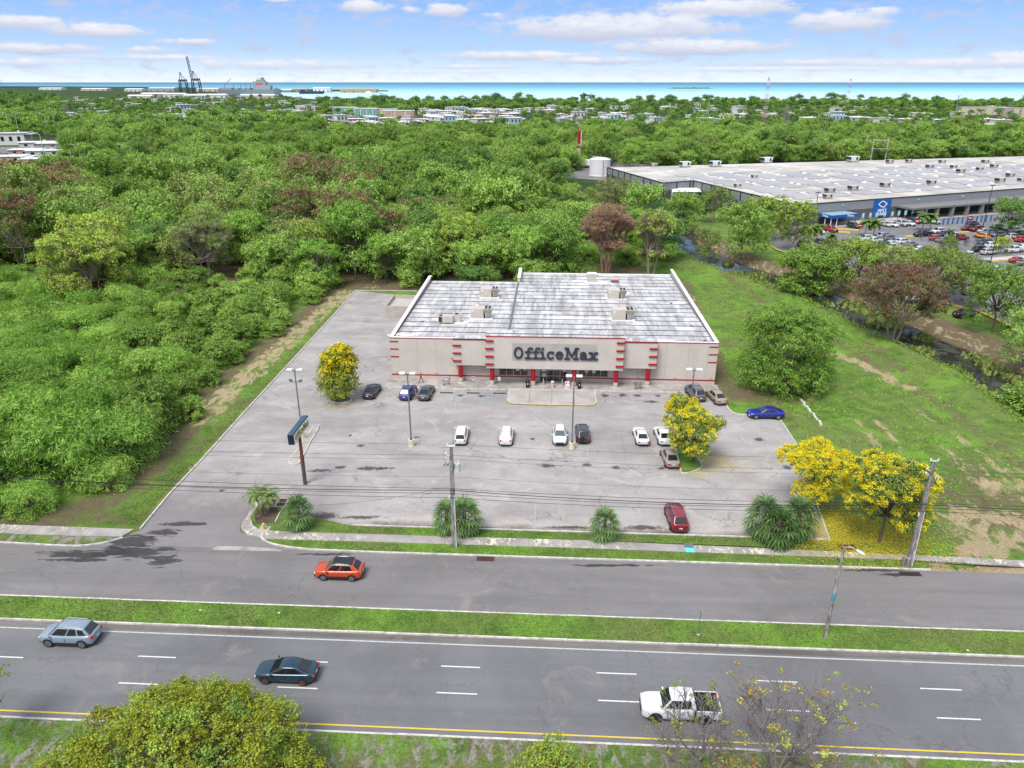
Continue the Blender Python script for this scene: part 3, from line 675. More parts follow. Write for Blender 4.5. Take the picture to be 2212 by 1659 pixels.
# sloping roof, two fields with a joint between
def roofz(y): return 6.5 - y * .0205
mb = MB()
def rp(x0, x1, y0, y1, m=0, dz=0.0):
    mb.add([(x0, y0, roofz(y0) + dz), (x1, y0, roofz(y0) + dz), (x1, y1, roofz(y1) + dz), (x0, y1, roofz(y1) + dz)], [(0, 1, 2, 3)], m)
rp(T, 17.45, T, 37.3); rp(17.45, 48.2, T, 37.3); rp(17.9, 48.2, 37.3, 45.1)
roof = mb.build('roof', M_ROOF, shop)
mb = MB(); mb.hexa([(17.35, .6, roofz(.6)), (17.75, .6, roofz(.6)), (17.75, 37.3, roofz(37.3)), (17.35, 37.3, roofz(37.3))], [(17.38, .6, roofz(.6) + .07), (17.72, .6, roofz(.6) + .07), (17.72, 37.3, roofz(37.3) + .07), (17.38, 37.3, roofz(37.3) + .07)])
mb.build('expansion_joint', plain('joint_tar', (.14, .14, .15), .8, var=.4), roof)
for (x, s) in ((.42, 1), (48.08, -1)):     # dark flashing line along the side parapets
    y1 = 37.2 if s > 0 else 45.0
    mb = MB(); mb.add([(x - .12, T, roofz(T) + .02), (x + .12, T, roofz(T) + .02), (x + .12, y1, roofz(y1) + .02), (x - .12, y1, roofz(y1) + .02)], [(0, 1, 2, 3)]); mb.build('flashing', plain('joint_tar', (0, 0, 0)), roof)
# parapet copings
for x0, x1, y0, y1, z0, z1 in [(-.06, .5, .35, 37.66, 6.703, 6.79), (48.0, 48.56, .35, 45.46, 6.703, 6.79), (17.34, 17.96, 37.24, 45.46, 6.623, 6.71), (.5, 17.34, 37.2, 37.66, 5.603, 5.70), (17.96, 48.0, 45.0, 45.46, 5.603, 5.70)]:
    w_('coping', x0, x1, y0, y1, z0, z1, M_COPE)
w_('coping', -.02, 9.7, -.02, .34, 6.723, 6.80, M_COPE); w_('coping', 39.52, 48.52, -.02, .34, 6.723, 6.80, M_COPE)
w_('red_trim', -.04, 9.68, -.045, -.003, 6.62, 6.74, M_RED); w_('red_trim', 39.54, 48.54, -.045, -.003, 6.62, 6.74, M_RED)
# projecting fascias
w_('fascia', 9.7, 14.6, -1.3, -.003, 3.02, 7.08); w_('fascia', 34.6, 39.5, -1.3, -.003, 3.02, 7.08); w_('main_fascia', 14.62, 34.58, -2.3, -.003, 3.0, 8.0)
w_('canopy_roof', 9.68, 14.6, -1.33, .38, 7.083, 7.15, M_ROOF); w_('canopy_roof', 34.6, 39.52, -1.33, .38, 7.083, 7.15, M_ROOF); w_('canopy_roof', 14.58, 34.62, -2.33, .4, 8.003, 8.08, M_ROOF)
w_('fascia_back', 9.7, 14.6, .0, .34, 6.725, 7.08, M_COPE); w_('fascia_back', 34.6, 39.5, .0, .34, 6.725, 7.08, M_COPE); w_('fascia_back', 14.62, 34.58, .0, .34, 6.725, 8.0, M_COPE)
w_('red_trim', 9.66, 14.57, -1.36, -1.303, 6.97, 7.10, M_RED); w_('red_trim', 34.64, 39.54, -1.36, -1.303, 6.97, 7.10, M_RED); w_('red_trim', 14.56, 34.64, -2.36, -2.303, 7.90, 8.02, M_RED)
# red bars
for z in (6.12, 4.93, 3.72):
    w_('red_bar', -.05, 1.25, -.07, -.003, z - .07, z + .07, M_RED); w_('red_bar', 47.2, 48.55, -.07, -.003, z - .07, z + .07, M_RED)
    w_('red_bar', 9.58, 10.85, -1.5, -1.303, z - .11, z + .11, M_RED); w_('red_bar', 38.35, 39.62, -1.5, -1.303, z - .11, z + .11, M_RED)
for z in (7.28, 6.08, 4.88, 3.68):
    w_('red_bar', 14.48, 15.72, -2.52, -2.303, z - .11, z + .11, M_RED); w_('red_bar', 33.5, 34.72, -2.52, -2.303, z - .11, z + .11, M_RED)
w_('red_band', -.04, 22.3, -.05, -.003, .76, .93, M_RED); w_('red_band', 26.7, 48.54, -.05, -.003, .76, .93, M_RED)
M_LINE = plain('panel_joint', (.27, .25, .23), .8)
for x in (4.0, 6.8, 41.0, 44.3, 47.0, 12.2, 37.0): w_('panel_joint', x, x + .035, -.006, -.002, .95, 6.6 if x < 9 or x > 40 else 3.0, M_LINE)
for x in (20.9, 22.1, 27.0, 28.0): w_('panel_joint', x, x + .03, -.006, -.002, .95, 2.9, M_LINE)
# faded sign patch and letters
w_('sign_patch', 18.45, 30.75, -2.312, -2.303, 4.25, 6.97, plain('weathered_fascia', (.36, .34, .325), .85, var=.12))
def thick(mb, pts, w, d, closed=False, k=[0]):
    """a flat letter stroke: boxes and round joints, w wide, d deep (towards -Y)"""
    n = len(pts)
    for i in range(n if closed else n - 1):
        k[0] = (k[0] + 1) % 7; dd = d + k[0] * .0015
        a = Vector((pts[i][0], 0, pts[i][1])); b = Vector((pts[(i + 1) % n][0], 0, pts[(i + 1) % n][1])); e = (b - a)
        if e.length < 1e-6: continue
        e.normalize(); nn = Vector((-e.z, 0, e.x)) * w / 2; D = Vector((0, -dd, 0))
        q = [a - nn, b - nn, b + nn, a + nn]
        mb.add([p for p in q] + [p + D for p in q], [(0, 1, 2, 3), (7, 6, 5, 4), (0, 4, 5, 1), (1, 5, 6, 2), (2, 6, 7, 3), (3, 7, 4, 0)])
        mb.cyl(a, a + Vector((0, -dd - .001, 0)), w / 2, n=10)
    if not closed: mb.cyl(Vector((pts[-1][0], 0, pts[-1][1])), Vector((pts[-1][0], -d - .012, pts[-1][1])), w / 2, n=10)
def arc(cx, cz, rx, rz, a0, a1, n=10): return [(cx + rx * math.cos(R(a0 + (a1 - a0) * i / n)), cz + rz * math.sin(R(a0 + (a1 - a0) * i / n))) for i in range(n + 1)]
def letter(ch):
    """strokes in a cell 1 high at cap height; returns (strokes, advance)"""
    if ch == 'O': return [(arc(.36, .5, .27, .42, 0, 360, 18)[:-1], 1)], .80
    if ch == 'f': return [([(.25, .06), (.25, .74)] + arc(.41, .74, .16, .17, 180, 35, 6), 0), ([(.07, .06), (.44, .06)], 0), ([(.08, .57), (.44, .57)], 0)], .53
    if ch == 'i': return [([(.22, .06), (.22, .58), (.08, .58)], 0), ([(.05, .06), (.40, .06)], 0), ([(.22, .86), (.22, .861)], 2)], .47
    if ch == 'c': return [(arc(.32, .33, .22, .27, 50, 315, 12), 0), ([(.49, .50), (.49, .58)], 0)], .62
    if ch == 'e': return [([(.12, .36), (.53, .36)] + arc(.32, .34, .22, .27, 8, 315, 14), 0)], .66
    if ch == 'M': return [([(.20, .07), (.20, .93)], 0), ([(.84, .07), (.84, .93)], 0), ([(.22, .9), (.52, .25), (.82, .9)], 0), ([(.06, .07), (.36, .07)], 0), ([(.68, .07), (.98, .07)], 0), ([(.06, .93), (.26, .93)], 0), ([(.78, .93), (.98, .93)], 0)], 1.06
    if ch == 'a': return [(arc(.27, .42, .17, .18, 160, 20, 6) + [(.46, .40), (.46, .12), (.57, .06)], 0), (arc(.27, .20, .18, .14, 60, 330, 9), 0), ([(.30, .33), (.45, .33)], 0)], .66
    if ch == 'x': return [([(.12, .07), (.52, .58)], 0), ([(.12, .58), (.52, .07)], 0), ([(.04, .07), (.26, .07)], 0), ([(.40, .07), (.62, .07)], 0), ([(.04, .58), (.24, .58)], 0), ([(.42, .58), (.62, .58)], 0)], .68
def lettering(word, width, height, depth, weight, mat, parent, base_mat=None):
    """raised slab letters starting at local x=0,z=0 facing -Y; each letter one mesh"""
    tot = sum(letter(c)[1] for c in word); sx = width / tot; x = 0; out = []
    for ch in word:
        strokes, adv = letter(ch); mb = MB()
        for p, closed in strokes:
            pts = [(x + q[0] * sx, q[1] * height) for q in p]
            if closed == 2: thick(mb, pts, weight * 1.35, depth)
            else: thick(mb, pts, weight, depth, bool(closed))
        o = mb.build('letter', mat, parent); out.append(o); x += adv * sx
    return out
M_LET = plain('slate_letters', (.030, .036, .046), .5, var=.3)
for o in lettering('OfficeMax', 12.3, 1.85, .16, .27, M_LET, shop): o.location = (18.62, -2.313, 4.60)
# columns
for x, y in ((10.65, -.95), (15.45, -1.8), (21.5, -1.8), (27.55, -1.8), (33.7, -1.8), (38.45, -.95)):
    o = MB().cyl((x, y, 1.0), (x, y, 3.02), .34, n=20).build('red_column', M_RED, shop, smooth=False)
    MB().cyl((x, y, .15), (x, y, 1.0), .355, n=20).build('column_base', M_WALL, o)
    MB().cyl((x, y, .15), (x, y, .20), .60, .55, n=20).build('footing', M_CONC, o)
# windows, doors, papers
def window(x0, x1, z0, z1, n, name='window', rows=1):
    mb = MB(); w = .06
    for i in range(n + 1): xx = x0 + (x1 - x0 - w) * i / n; mb.box(xx, xx + w, .06, .14, z0, z1)
    for j in range(rows + 1): zz_ = z0 + (z1 - z0 - w) * j / rows; mb.box(x0, x1, .063, .137, zz_, zz_ + w)
    f = mb.build(name, M_FRAME, shop); MB().box(x0, x1, .09, .11, z0, z1).build('glass', M_GLASS, f); return f
a = window(16.35, 20.65, 1.02, 2.74, 4); b = window(28.35, 32.65, 1.02, 2.74, 4)
d = window(22.45, 26.55, .16, 2.74, 4, 'entrance_doors', 3)
M_PAPER = plain('paper_notice', (.62, .62, .63), .8); M_PINK = plain('pink_notice', (.55, .12, .16), .7)
for x, z, m in [(18.9, 1.75, M_PAPER), (19.95, 1.85, M_PAPER), (29.2, 1.7, M_PAPER), (30.3, 1.65, M_PAPER), (31.5, 2.0, M_PAPER), (22.8, 1.7, M_PAPER), (25.9, 1.75, M_PAPER), (22.85, .9, M_PAPER), (25.95, .95, M_PINK), (24.2, 1.05, M_PINK), (17.2, 1.6, M_PINK), (30.3, 2.1, M_PINK)]:
    w_('notice', x, x + .5, .045, .058, z, z + (.55 if m is M_PAPER else .12), m)
for x in (.5, 6.6, 12.7, 36.9, 42.3, 47.6): # small faded stencils above the band
    w_('faded_notice', x, x + .55, -.008, -.004, .98, 1.18, plain('faded_pink', (.52, .30, .30), .8))
w_('wall_light', 9.2, 9.4, -.2, -.003, 3.55, 3.65, M_GREYMETAL)
# ---- roof equipment: packaged units with a cut-away condenser end
M_RTU = plain('beige_sheet_metal', (.47, .43, .375), .5, var=.1); M_FAN = plain('fan_blue_black', (.014, .014, .045), .4)
def rooftop(lab, x, y, sc=1.0):
    z = roofz(y) ; e = empty('rooftop_unit', bp(x, y, z), TH, lab, 'air conditioner', 'packaged rooftop air conditioners')
    MB().box(-1.75, 1.75, -1.0, 1.0, 0.003, .22).build('curb', M_COPE, e)
    mb = MB(); L = 3.3
    mb.box(-1.65, .35, -.95, .95, .25, 1.72)
    for yy in (-.95, .93):  # end plates that narrow downwards
        mb.add([(.353, yy, 1.72), (.353, yy, 1.5), (.62, yy, .95), (.62, yy, .25), (.353, yy, .25), (1.1, yy, .25), (1.65, yy, 1.2), (1.65, yy, 1.72), (.353, yy + .02, 1.72)],
               [(0, 1, 2, 7), (2, 3, 5, 6), (2, 6, 7)])
        mb.add([(.62, yy, .25), (1.1, yy, .25), (1.65, yy, 1.2), (1.65, yy, 1.72), (.353, yy, 1.72), (.353, yy, 1.5), (.8, yy, .85)], [(0, 1, 2, 3, 4, 5, 6)])
    mb.box(.353, 1.66, -.96, .96, 1.64, 1.735); mb.box(1.62, 1.66, -.93, .93, 1.2, 1.64)
    mb.build('cabinet', M_RTU, e)
    MB().box(.36, .75, -.90, .90, .26, 1.6).build('coil', M_BLACK, e)
    for i in range(2):
        for j in range(3):
            o = MB().cyl((.72 + i * .55, -.6 + j * .6, 1.736), (.72 + i * .55, -.6 + j * .6, 1.78), .235, n=14).build('fan', M_FAN, e)
    MB().box(-1.5, -1.1, -.962, -.952, 1.35, 1.5).build('nameplate', M_COPE, e)
    if sc != 1: e.scale = (sc, sc, sc)
    return e
rooftop('beige rooftop unit far left, nearer the back edge of the roof', 12.9, 25.6, 1.0)
rooftop('beige rooftop unit near left, beside the two small condensers', 12.7, 12.0, 1.05)
rooftop('beige rooftop unit far right, behind the splashed white patch', 35.7, 25.9, 1.0)
rooftop('beige rooftop unit near right, in front of the white patch', 35.6, 12.4, 1.08)
e = empty('condenser_unit', bp(7.3, 8.6, roofz(8.6)), TH, 'low beige condenser with a brown grille on a small steel stand', 'air conditioner')
MB().box(-1.15, 1.15, -.5, .5, .25, 1.3).build('cabinet', M_RTU, e); MB().box(-1.1, -.55, -.512, -.502, .32, 1.22).build('grille', plain('brown_grille', (.07, .03, .03), .7), e); MB().cyl((-.8, 0, 1.303), (-.8, 0, 1.36), .32, n=14).build('fan', M_BLACK, e)
mb = MB(); [mb.cyl((x, y, 0), (x, y, .25), .05, n=6) for x in (-1, 1) for y in (-.4, .4)]; mb.build('stand', M_METAL, e)
e = empty('condenser_unit', bp(8.95, 9.4, roofz(9.4)), TH, 'tall square beige condenser with one top fan beside the low condenser', 'air conditioner')
MB().box(-.6, .6, -.5, .5, .1, 1.35).build('cabinet', M_RTU, e); MB().cyl((0, 0, 1.353), (0, 0, 1.42), .36, n=16).build('fan', M_BLACK, e); MB().box(-.7, .7, -.6, .6, .003, .1).build('pad', M_COPE, e)
mb = MB(); mb.tube([(.7, 0, .5), (1.1, .2, .5), (1.2, .2, .1), (1.9, -.6, .08)], .05); mb.build('pipe', M_COPE, e)
e = empty('exhaust_unit', bp(31.8, 38.0, roofz(38)), TH, 'square beige exhaust box with a white lid at the back edge of the roof', 'exhaust fan box')
MB().box(-.85, .85, -.6, .6, .2, 1.75).build('cabinet', M_RTU, e); MB().box(-.92, .92, -.68, .68, 1.753, 1.9).build('lid', M_COPE, e); MB().box(-1.2, 1.2, -.8, .8, 0.003, .2).build('curb', M_COPE, e)
e = empty('roof_vent', bp(36.4, 38.9, roofz(38.9)), TH, 'low red roof vent near the back edge of the roof', 'roof vent'); MB().box(-.65, .65, -.3, .3, .12, .38).build('hood', plain('faded_red', (.42, .10, .08), .7), e); MB().box(-.8, .8, -.45, .45, .003, .12).build('curb', M_BLACK, e)
for x, y, lab in ((45.0, 23, 'small dark roof drain in the middle right of the roof'), (46.2, 9.2, 'small dark roof drain near the right parapet'), (46.8, 1.6, 'small dark roof drain in the right front corner'), (3.4, 9.2, 'small dark roof drain near the left parapet')):
    o = MB().cyl((0, 0, .003), (0, 0, .08), .3, .22, n=12).build('roof_drain', M_DARK); place(o, bp(x, y, roofz(y)), 0, label=lab, cat='roof drain')
mb = MB(); mb.ell((0, 0, .15), (.3, .3, .22), 10, 6); mb.cyl((0, 0, 0), (0, 0, .1), .2, n=8); o = mb.build('turbine_vent', M_METAL); place(o, bp(1.1, .9, roofz(1)), 0, label='small silver turbine vent in the left front corner of the roof', cat='roof vent')
# white splashed coating patches around the units are part of the roof
def f_patch(t):
    a = t.node('ShaderNodeAttribute', {'attribute_name': 'fade'}).outputs[2]; n = t.noise(t.pos(), .9, 6, .7, .8)
    k = t.maprange(t.math('ADD', a, t.math('MULTIPLY', t.math('SUBTRACT', n, .5), 1.5)), .4, .6, 0, .9)
    return t.node('ShaderNodeMixShader', None, {0: k, 1: t.node('ShaderNodeBsdfTransparent').outputs[0], 2: pbr(t, (.76, .76, .75), .6)}).outputs[0]
M_PATCH = material('fresh_roof_coating', f_patch)
for i, (x, y, rx, ry) in enumerate([(35.3, 12.5, 3.2, 1.8), (35.6, 17, 2.4, 3.2), (35.5, 26, 3.4, 2.0), (36.5, 30, 3.0, 3.0), (12.5, 12.3, 2.6, 1.5), (11.2, 17.5, 1.0, 4.0), (12.6, 25.6, 2.4, 1.5), (9.3, 9, 2.6, 1.3), (33, 38, 4, 2), (1.5, 2, 3, 1), (40, 1.5, 5, .7)]):
    o = stain(x, y, rx, ry, 0, M_PATCH, 'coating_patch', roof, px=False)
    for v in o.data.vertices: v.co.z = roofz(v.co.y) + .018 + i * .001
# refuse enclosure and yellow sawhorses beside the shop
def f_block(t): return f_conc(t, (.36, .33, .30), (.46, .42, .38), .9)
M_BLOCK = material('block_wall', f_block)
e = empty('refuse_enclosure', bp(-4.6, 33.5), TH, 'small open topped beige block enclosure against the left side of the shop', 'refuse enclosure')
for n, a in (('wall', (-2.9, 4.3, -3.2, -3.0, 0, 2.6)), ('wall', (-2.9, -2.7, -2.997, 4.6, 0, 2.6)), ('wall', (-2.9, 4.3, 4.603, 4.8, 0, 2.6)), ('slab', (-2.697, 4.3, -2.997, 4.6, .04, 1.9))): MB().box(*a).build(n, M_BLOCK, e)
for i, (x, y) in enumerate(((-2.4, 24.8), (-2.2, 23.2))):
    mb = MB(); M_Y2 = plain('yellow_barrier', (.62, .34, .03), .6)
    mb.box(-.6, .6, -.03, .03, .8, 1.0); [mb.tube([(sx, 0, .95), (sx, sy, 0)], .035, 5) for sx in (-.5, .5) for sy in (-.3, .3)]
    o = mb.build('barrier', M_Y2); place(o, bp(x - .5 * i, y), TH + R(60), label=['far small yellow barrier beside the left wall of the shop', 'near small yellow barrier beside the left wall of the shop'][i], cat='barrier')
# ---- things on the apron
def bin_(x, lab):
    e = empty('trash_can', bp(x, -2.45, .157), TH, lab, 'trash can', 'black trash cans by the entrance')
    MB().cyl((0, 0, 0), (0, 0, 1.05), .27, .30, 14).build('body', M_BLACK, e); MB().cyl((0, 0, 1.053), (0, 0, 1.2), .31, .2, 14).build('lid', M_DARK, e)
    MB().box(-.09, .09, -.31, -.296, .55, .72).build('sticker', M_PAPER, e)
bin_(20.75, 'black trash can left of the third red column'); bin_(28.35, 'black trash can right of the fourth red column')
def cart(x, y, rz, lab, par=None, loc=None):
    e = empty('shopping_cart', loc or bp(x, y, .157), rz, lab, 'shopping cart')
    M_CART = plain('dark_wire', (.05, .05, .055), .45, .6)
    mb = MB(); B = [(-.45, -.22, .55), (.4, -.18, .62), (.4, .18, .62), (-.45, .22, .55)]; Tt = [(-.5, -.28, 1.0), (.5, -.22, .98), (.5, .22, .98), (-.5, .28, 1.0)]
    for q in (B, Tt):
        for i in range(4): mb.tube([q[i], q[(i + 1) % 4]], .018, 4)
    for i in range(4):
        a, b, c, d = Vector(B[i]), Vector(B[(i + 1) % 4]), Vector(Tt[i]), Vector(Tt[(i + 1) % 4])
        for k in range(5): mb.tube([a.lerp(b, k / 4), c.lerp(d, k / 4)], .009, 3)
        mb.tube([a.lerp(c, .5), b.lerp(d, .5)], .009, 3)
    for k in range(1, 5): mb.tube([Vector(B[0]).lerp(Vector(B[1]), k / 5), Vector(B[3]).lerp(Vector(B[2]), k / 5)], .009, 3)
    mb.build('basket', M_CART, e)
    mb = MB()
    for s in (-1, 1): mb.tube([(-.62, s * .24, 1.05), (-.48, s * .24, .6), (-.4, s * .24, .25), (-.42, s * .24, .12)], .017, 5); mb.tube([(-.4, s * .24, .25), (.42, s * .17, .25), (.42, s * .17, .12)], .017, 5)
    mb.tube([(-.4, -.24, .25), (-.4, .24, .25)], .015, 4); mb.build('frame', M_CART, e)
    MB().tube([(-.62, -.26, 1.06), (-.62, .26, 1.06)], .024, 6).build('handle', M_BLACK, e)
    for x_, y_ in ((-.42, -.24), (-.42, .24), (.42, -.17), (.42, .17)): MB().cyl((x_, y_ - .02, .07), (x_, y_ + .02, .07), .07, n=10).build('wheel', M_BLACK, e)
    return e
c1 = cart(8.6, -2.2, R(200), 'empty dark shopping cart standing left of the first red column'); CART = c1
c2 = copy_tree(c1); place(c2, bp(37.0, -2.2, .157), R(20), label='empty dark shopping cart standing left of the last red column')
def bollard(x, lab):
    o = MB().cyl((0, 0, 0), (0, 0, 1.0), .08, n=10).ell((0, 0, 1.0), (.08, .08, .05), 10, 4).build('bollard', M_FRAME); place(o, bp(x, -1.4, .157), 0, label=lab, cat='bollard', group='steel bollards at the entrance doors')
bollard(23.05, 'grey steel bollard left of the entrance doors'); bollard(25.85, 'grey steel bollard right of the entrance doors')
M_SIGNR = plain('red_print', (.55, .03, .08), .6)
e = empty('barrel_display', bp(24.4, -2.3, .157), TH, 'white and red round barrel display in front of the doors', 'display barrel')
MB().cyl((0, 0, 0), (0, 0, .95), .25, n=16).build('drum', M_PAPER, e)
for z in (.12, .4, .68): MB().cyl((0, 0, z), (0, 0, z + .12), .256, n=16, caps=False).build('print_band', M_SIGNR, e)
e = empty('sandwich_board', bp(26.55, -2.4, .157), TH + R(12), 'white sandwich board with a red printed stripe near the fourth column', 'sandwich board')
mb = MB(); mb.hexa([(-.32, -.30, 0), (.32, -.30, 0), (.32, -.27, 0), (-.32, -.27, 0)], [(-.32, -.03, 1.05), (.32, -.03, 1.05), (.32, 0, 1.05), (-.32, 0, 1.05)]); mb.build('front_panel', M_PAPER, e)
mb = MB(); mb.hexa([(-.32, .27, 0), (.32, .27, 0), (.32, .30, 0), (-.32, .30, 0)], [(-.32, .003, 1.05), (.32, .003, 1.05), (.32, .03, 1.05), (-.32, .03, 1.05)]); mb.build('back_panel', M_PAPER, e)
mb = MB()
for z0, z1, x0, x1 in ((.12, .2, -.2, .2), (.3, .36, -.25, .25), (.62, .95, -.26, -.06), (.68, .74, .02, .26), (.82, .88, .02, .2)):
    y0 = -.30 + .27 * z0 / 1.05 - .006; y1 = -.30 + .27 * z1 / 1.05 - .006
    mb.hexa([(x0, y0, z0), (x1, y0, z0), (x1, y0 + .004, z0), (x0, y0 + .004, z0)], [(x0, y1, z1), (x1, y1, z1), (x1, y1 + .004, z1), (x0, y1 + .004, z1)])
mb.build('print', M_SIGNR, e)
M_HC = plain('sign_blue', (.01, .12, .45), .5)
def hc_sign(px, py, lab, two=False):
    p = at(px, py); e = empty('parking_sign', (p.x, p.y, .15), TH, lab, 'parking sign', 'accessible parking signs before the shop')
    MB().cyl((0, 0, 0), (0, 0, 2.15), .03, n=6).build('post', M_METAL, e); MB().box(-.2, .2, -.045, -.031, 1.55, 2.15).build('plate', M_PAPER, e)
    mb = MB()
    if not two:
        mb.box(-.14, .14, -.05, -.046, 1.72, 2.05); o = mb.build('blue_panel', M_HC, e)
        mb = MB(); y = -.053; thick(mb, [(-.02, 2.0), (-.02, 1.88), (.06, 1.88), (.09, 1.79)], .03, .004); thick(mb, arc(-.01, 1.82, .07, .06, 100, 330, 8), .022, .004)
        s = mb.build('wheelchair_symbol', M_PAPER, e); s.location = (0, -.051, 0)
    else:
        mb.box(-.14, .14, -.05, -.046, 1.9, 1.97); mb.box(-.14, .14, -.05, -.046, 1.66, 1.72); mb.build('green_lines', M_TURQ, e)
hc_sign(963.5, 843.5, 'white and blue parking sign behind the first shopping cart'); hc_sign(1023.2, 844.5, 'white and blue parking sign between the first two red columns'); hc_sign(1078.5, 845.5, 'white and green parking sign right of the second red column', True)
# ---- lamps of the lot
M_LAMPW = plain('lamp_head_white', (.66, .66, .66), .45); M_POLE = plain('lamp_pole_grey', (.17, .19, .21), .5, .3); M_CREAM = plain('cream_base_paint', (.60, .55, .38), .7, var=.25)
def lamp(px, py, h, lab, flood=False, world=None, baser=.36):
    p = world or at(px, py); e = empty('parking_lot_lamp', (p.x, p.y, 0.03), TH, lab, 'lamp post', 'tall twin head lamps in the parking lot')
    MB().cyl((0, 0, 0), (0, 0, .95), baser, n=18).build('concrete_base', M_CREAM, e)
    pole = MB().cyl((0, 0, .95), (0, 0, h), .105, .075, 10).build('pole', M_POLE, e); MB().cyl((0, 0, .95), (0, 0, 1.02), .2, n=10).build('base_plate', M_DARK, pole)
    MB().tube([(-.4, 0, h - .03), (.4, 0, h - .03)], .045, 6).build('arm', M_DARK, e)
    for s in (-1, 1):
        hd = MB().box(min(s * .25, s * .98), max(s * .25, s * .98), -.24, .24, h - .02, h + .20).build('lamp_head', M_LAMPW, e, bevel=.04)
        MB().box(min(s * .3, s * .93), max(s * .3, s * .93), -.19, .19, h - .032, h - .022).build('lens', M_FRAME, hd)
    if flood:
        MB().tube([(-.7, 0, h - 1.5), (.7, 0, h - 1.5)], .035, 5).build('cross_arm', M_DARK, e)
        for s in (-.62, .62): MB().box(s - .2, s + .2, -.16, .1, h - 1.42, h - 1.1).build('floodlight', M_POLE, e, bevel=.03)
    return e
lamp(889, 964, 9.65, 'twin head lamp post with a cream base in the left part of the lot')
lamp(1235, 970, 9.6, 'twin head lamp post with a cream base between the white and the black parked cars')
lamp(654, 948, 9.3, 'twin head lamp post with extra floodlights on the narrow concrete island', True)
lamp(0, 0, 9.6, 'twin head lamp post rising through the yellow island tree', False, at(1484, 953))
# ---- roadside sign on a rusty pole
SG = empty('pole_sign', (-23.31, 72.34, .03), R(86), 'roadside store sign, a cream lit box in a dark blue cabinet on a rusty pole', 'pole sign')
def f_rpole(t):
    v = t.obj(); X, Y, Z = t.sep(v); n = t.noise(v, 2.2, 6, .7)
    a = t.mix(t.maprange(t.math('ADD', Z, n), 3.2, 3.8), t.mix(n, (.045, .042, .035), (.11, .10, .07)), t.mix(n, (.11, .035, .022), (.20, .07, .04)))
    return pbr(t, t.mix(t.maprange(t.math('ADD', Z, n), 6.5, 6.8), a, (.14, .15, .18)), .8)
mb = MB().cyl((0, 0, 0), (0, 0, 3.4), .22, n=14).cyl((0, 0, 3.4), (0, 0, 6.17), .18, n=14).cyl((0, 0, 3.35), (0, 0, 3.5), .25, n=14)
mb.build('pole', material('rusty_pole', f_rpole), SG)
M_NAVY = plain('navy_cabinet', (.012, .022, .042), .35, var=.1); M_TEALTOP = plain('blue_sheet_top', (.030, .075, .115), .4)
MB().box(-2.45, 2.45, -.32, .34, 6.17, 7.40).build('cabinet', M_NAVY, SG, bevel=.03)
MB().box(-2.38, 2.38, -.26, .28, 7.403, 7.43).build('top_panel', M_TEALTOP, SG)
fp = MB().box(-2.33, 2.33, -.335, -.322, 6.28, 7.29).build('sign_face', plain('cream_sign_face', (.82, .76, .52), .5, var=.06), SG)
MB().box(-2.33, 2.33, .342, .355, 6.28, 7.29).build('sign_face', MATS['cream_sign_face'], SG)
for o in lettering('OfficeMax', 4.2, .72, .02, .085, plain('black_letters', (.012, .012, .014), .5), SG): o.location = (-2.05, -.337, 6.46)
# fire hydrant
p = at(571, 1146); e = empty('fire_hydrant', (p.x, p.y, .12), 0, 'small yellow fire hydrant on a concrete pad beside the entry kerb', 'fire hydrant')
M_HYD = plain('hydrant_yellow', (.62, .45, .16), .6, var=.3)
MB().box(-.55, .55, -.5, .5, .0, .05).build('pad', M_CONC, e)
mb = MB().cyl((0, 0, .05), (0, 0, .12), .19, n=14).cyl((0, 0, .12), (0, 0, .62), .125, .115, 14).cyl((0, 0, .60), (0, 0, .66), .16, n=14).ell((0, 0, .66), (.13, .13, .12), 12, 6).cyl((0, 0, .76), (0, 0, .84), .035, n=6)
mb.build('barrel', M_HYD, e)
MB().cyl((-.24, 0, .45), (.24, 0, .45), .06, n=10).build('side_outlet', M_HYD, e); MB().cyl((0, 0, .40), (0, -.22, .40), .075, n=10).build('front_outlet', M_HYD, e)
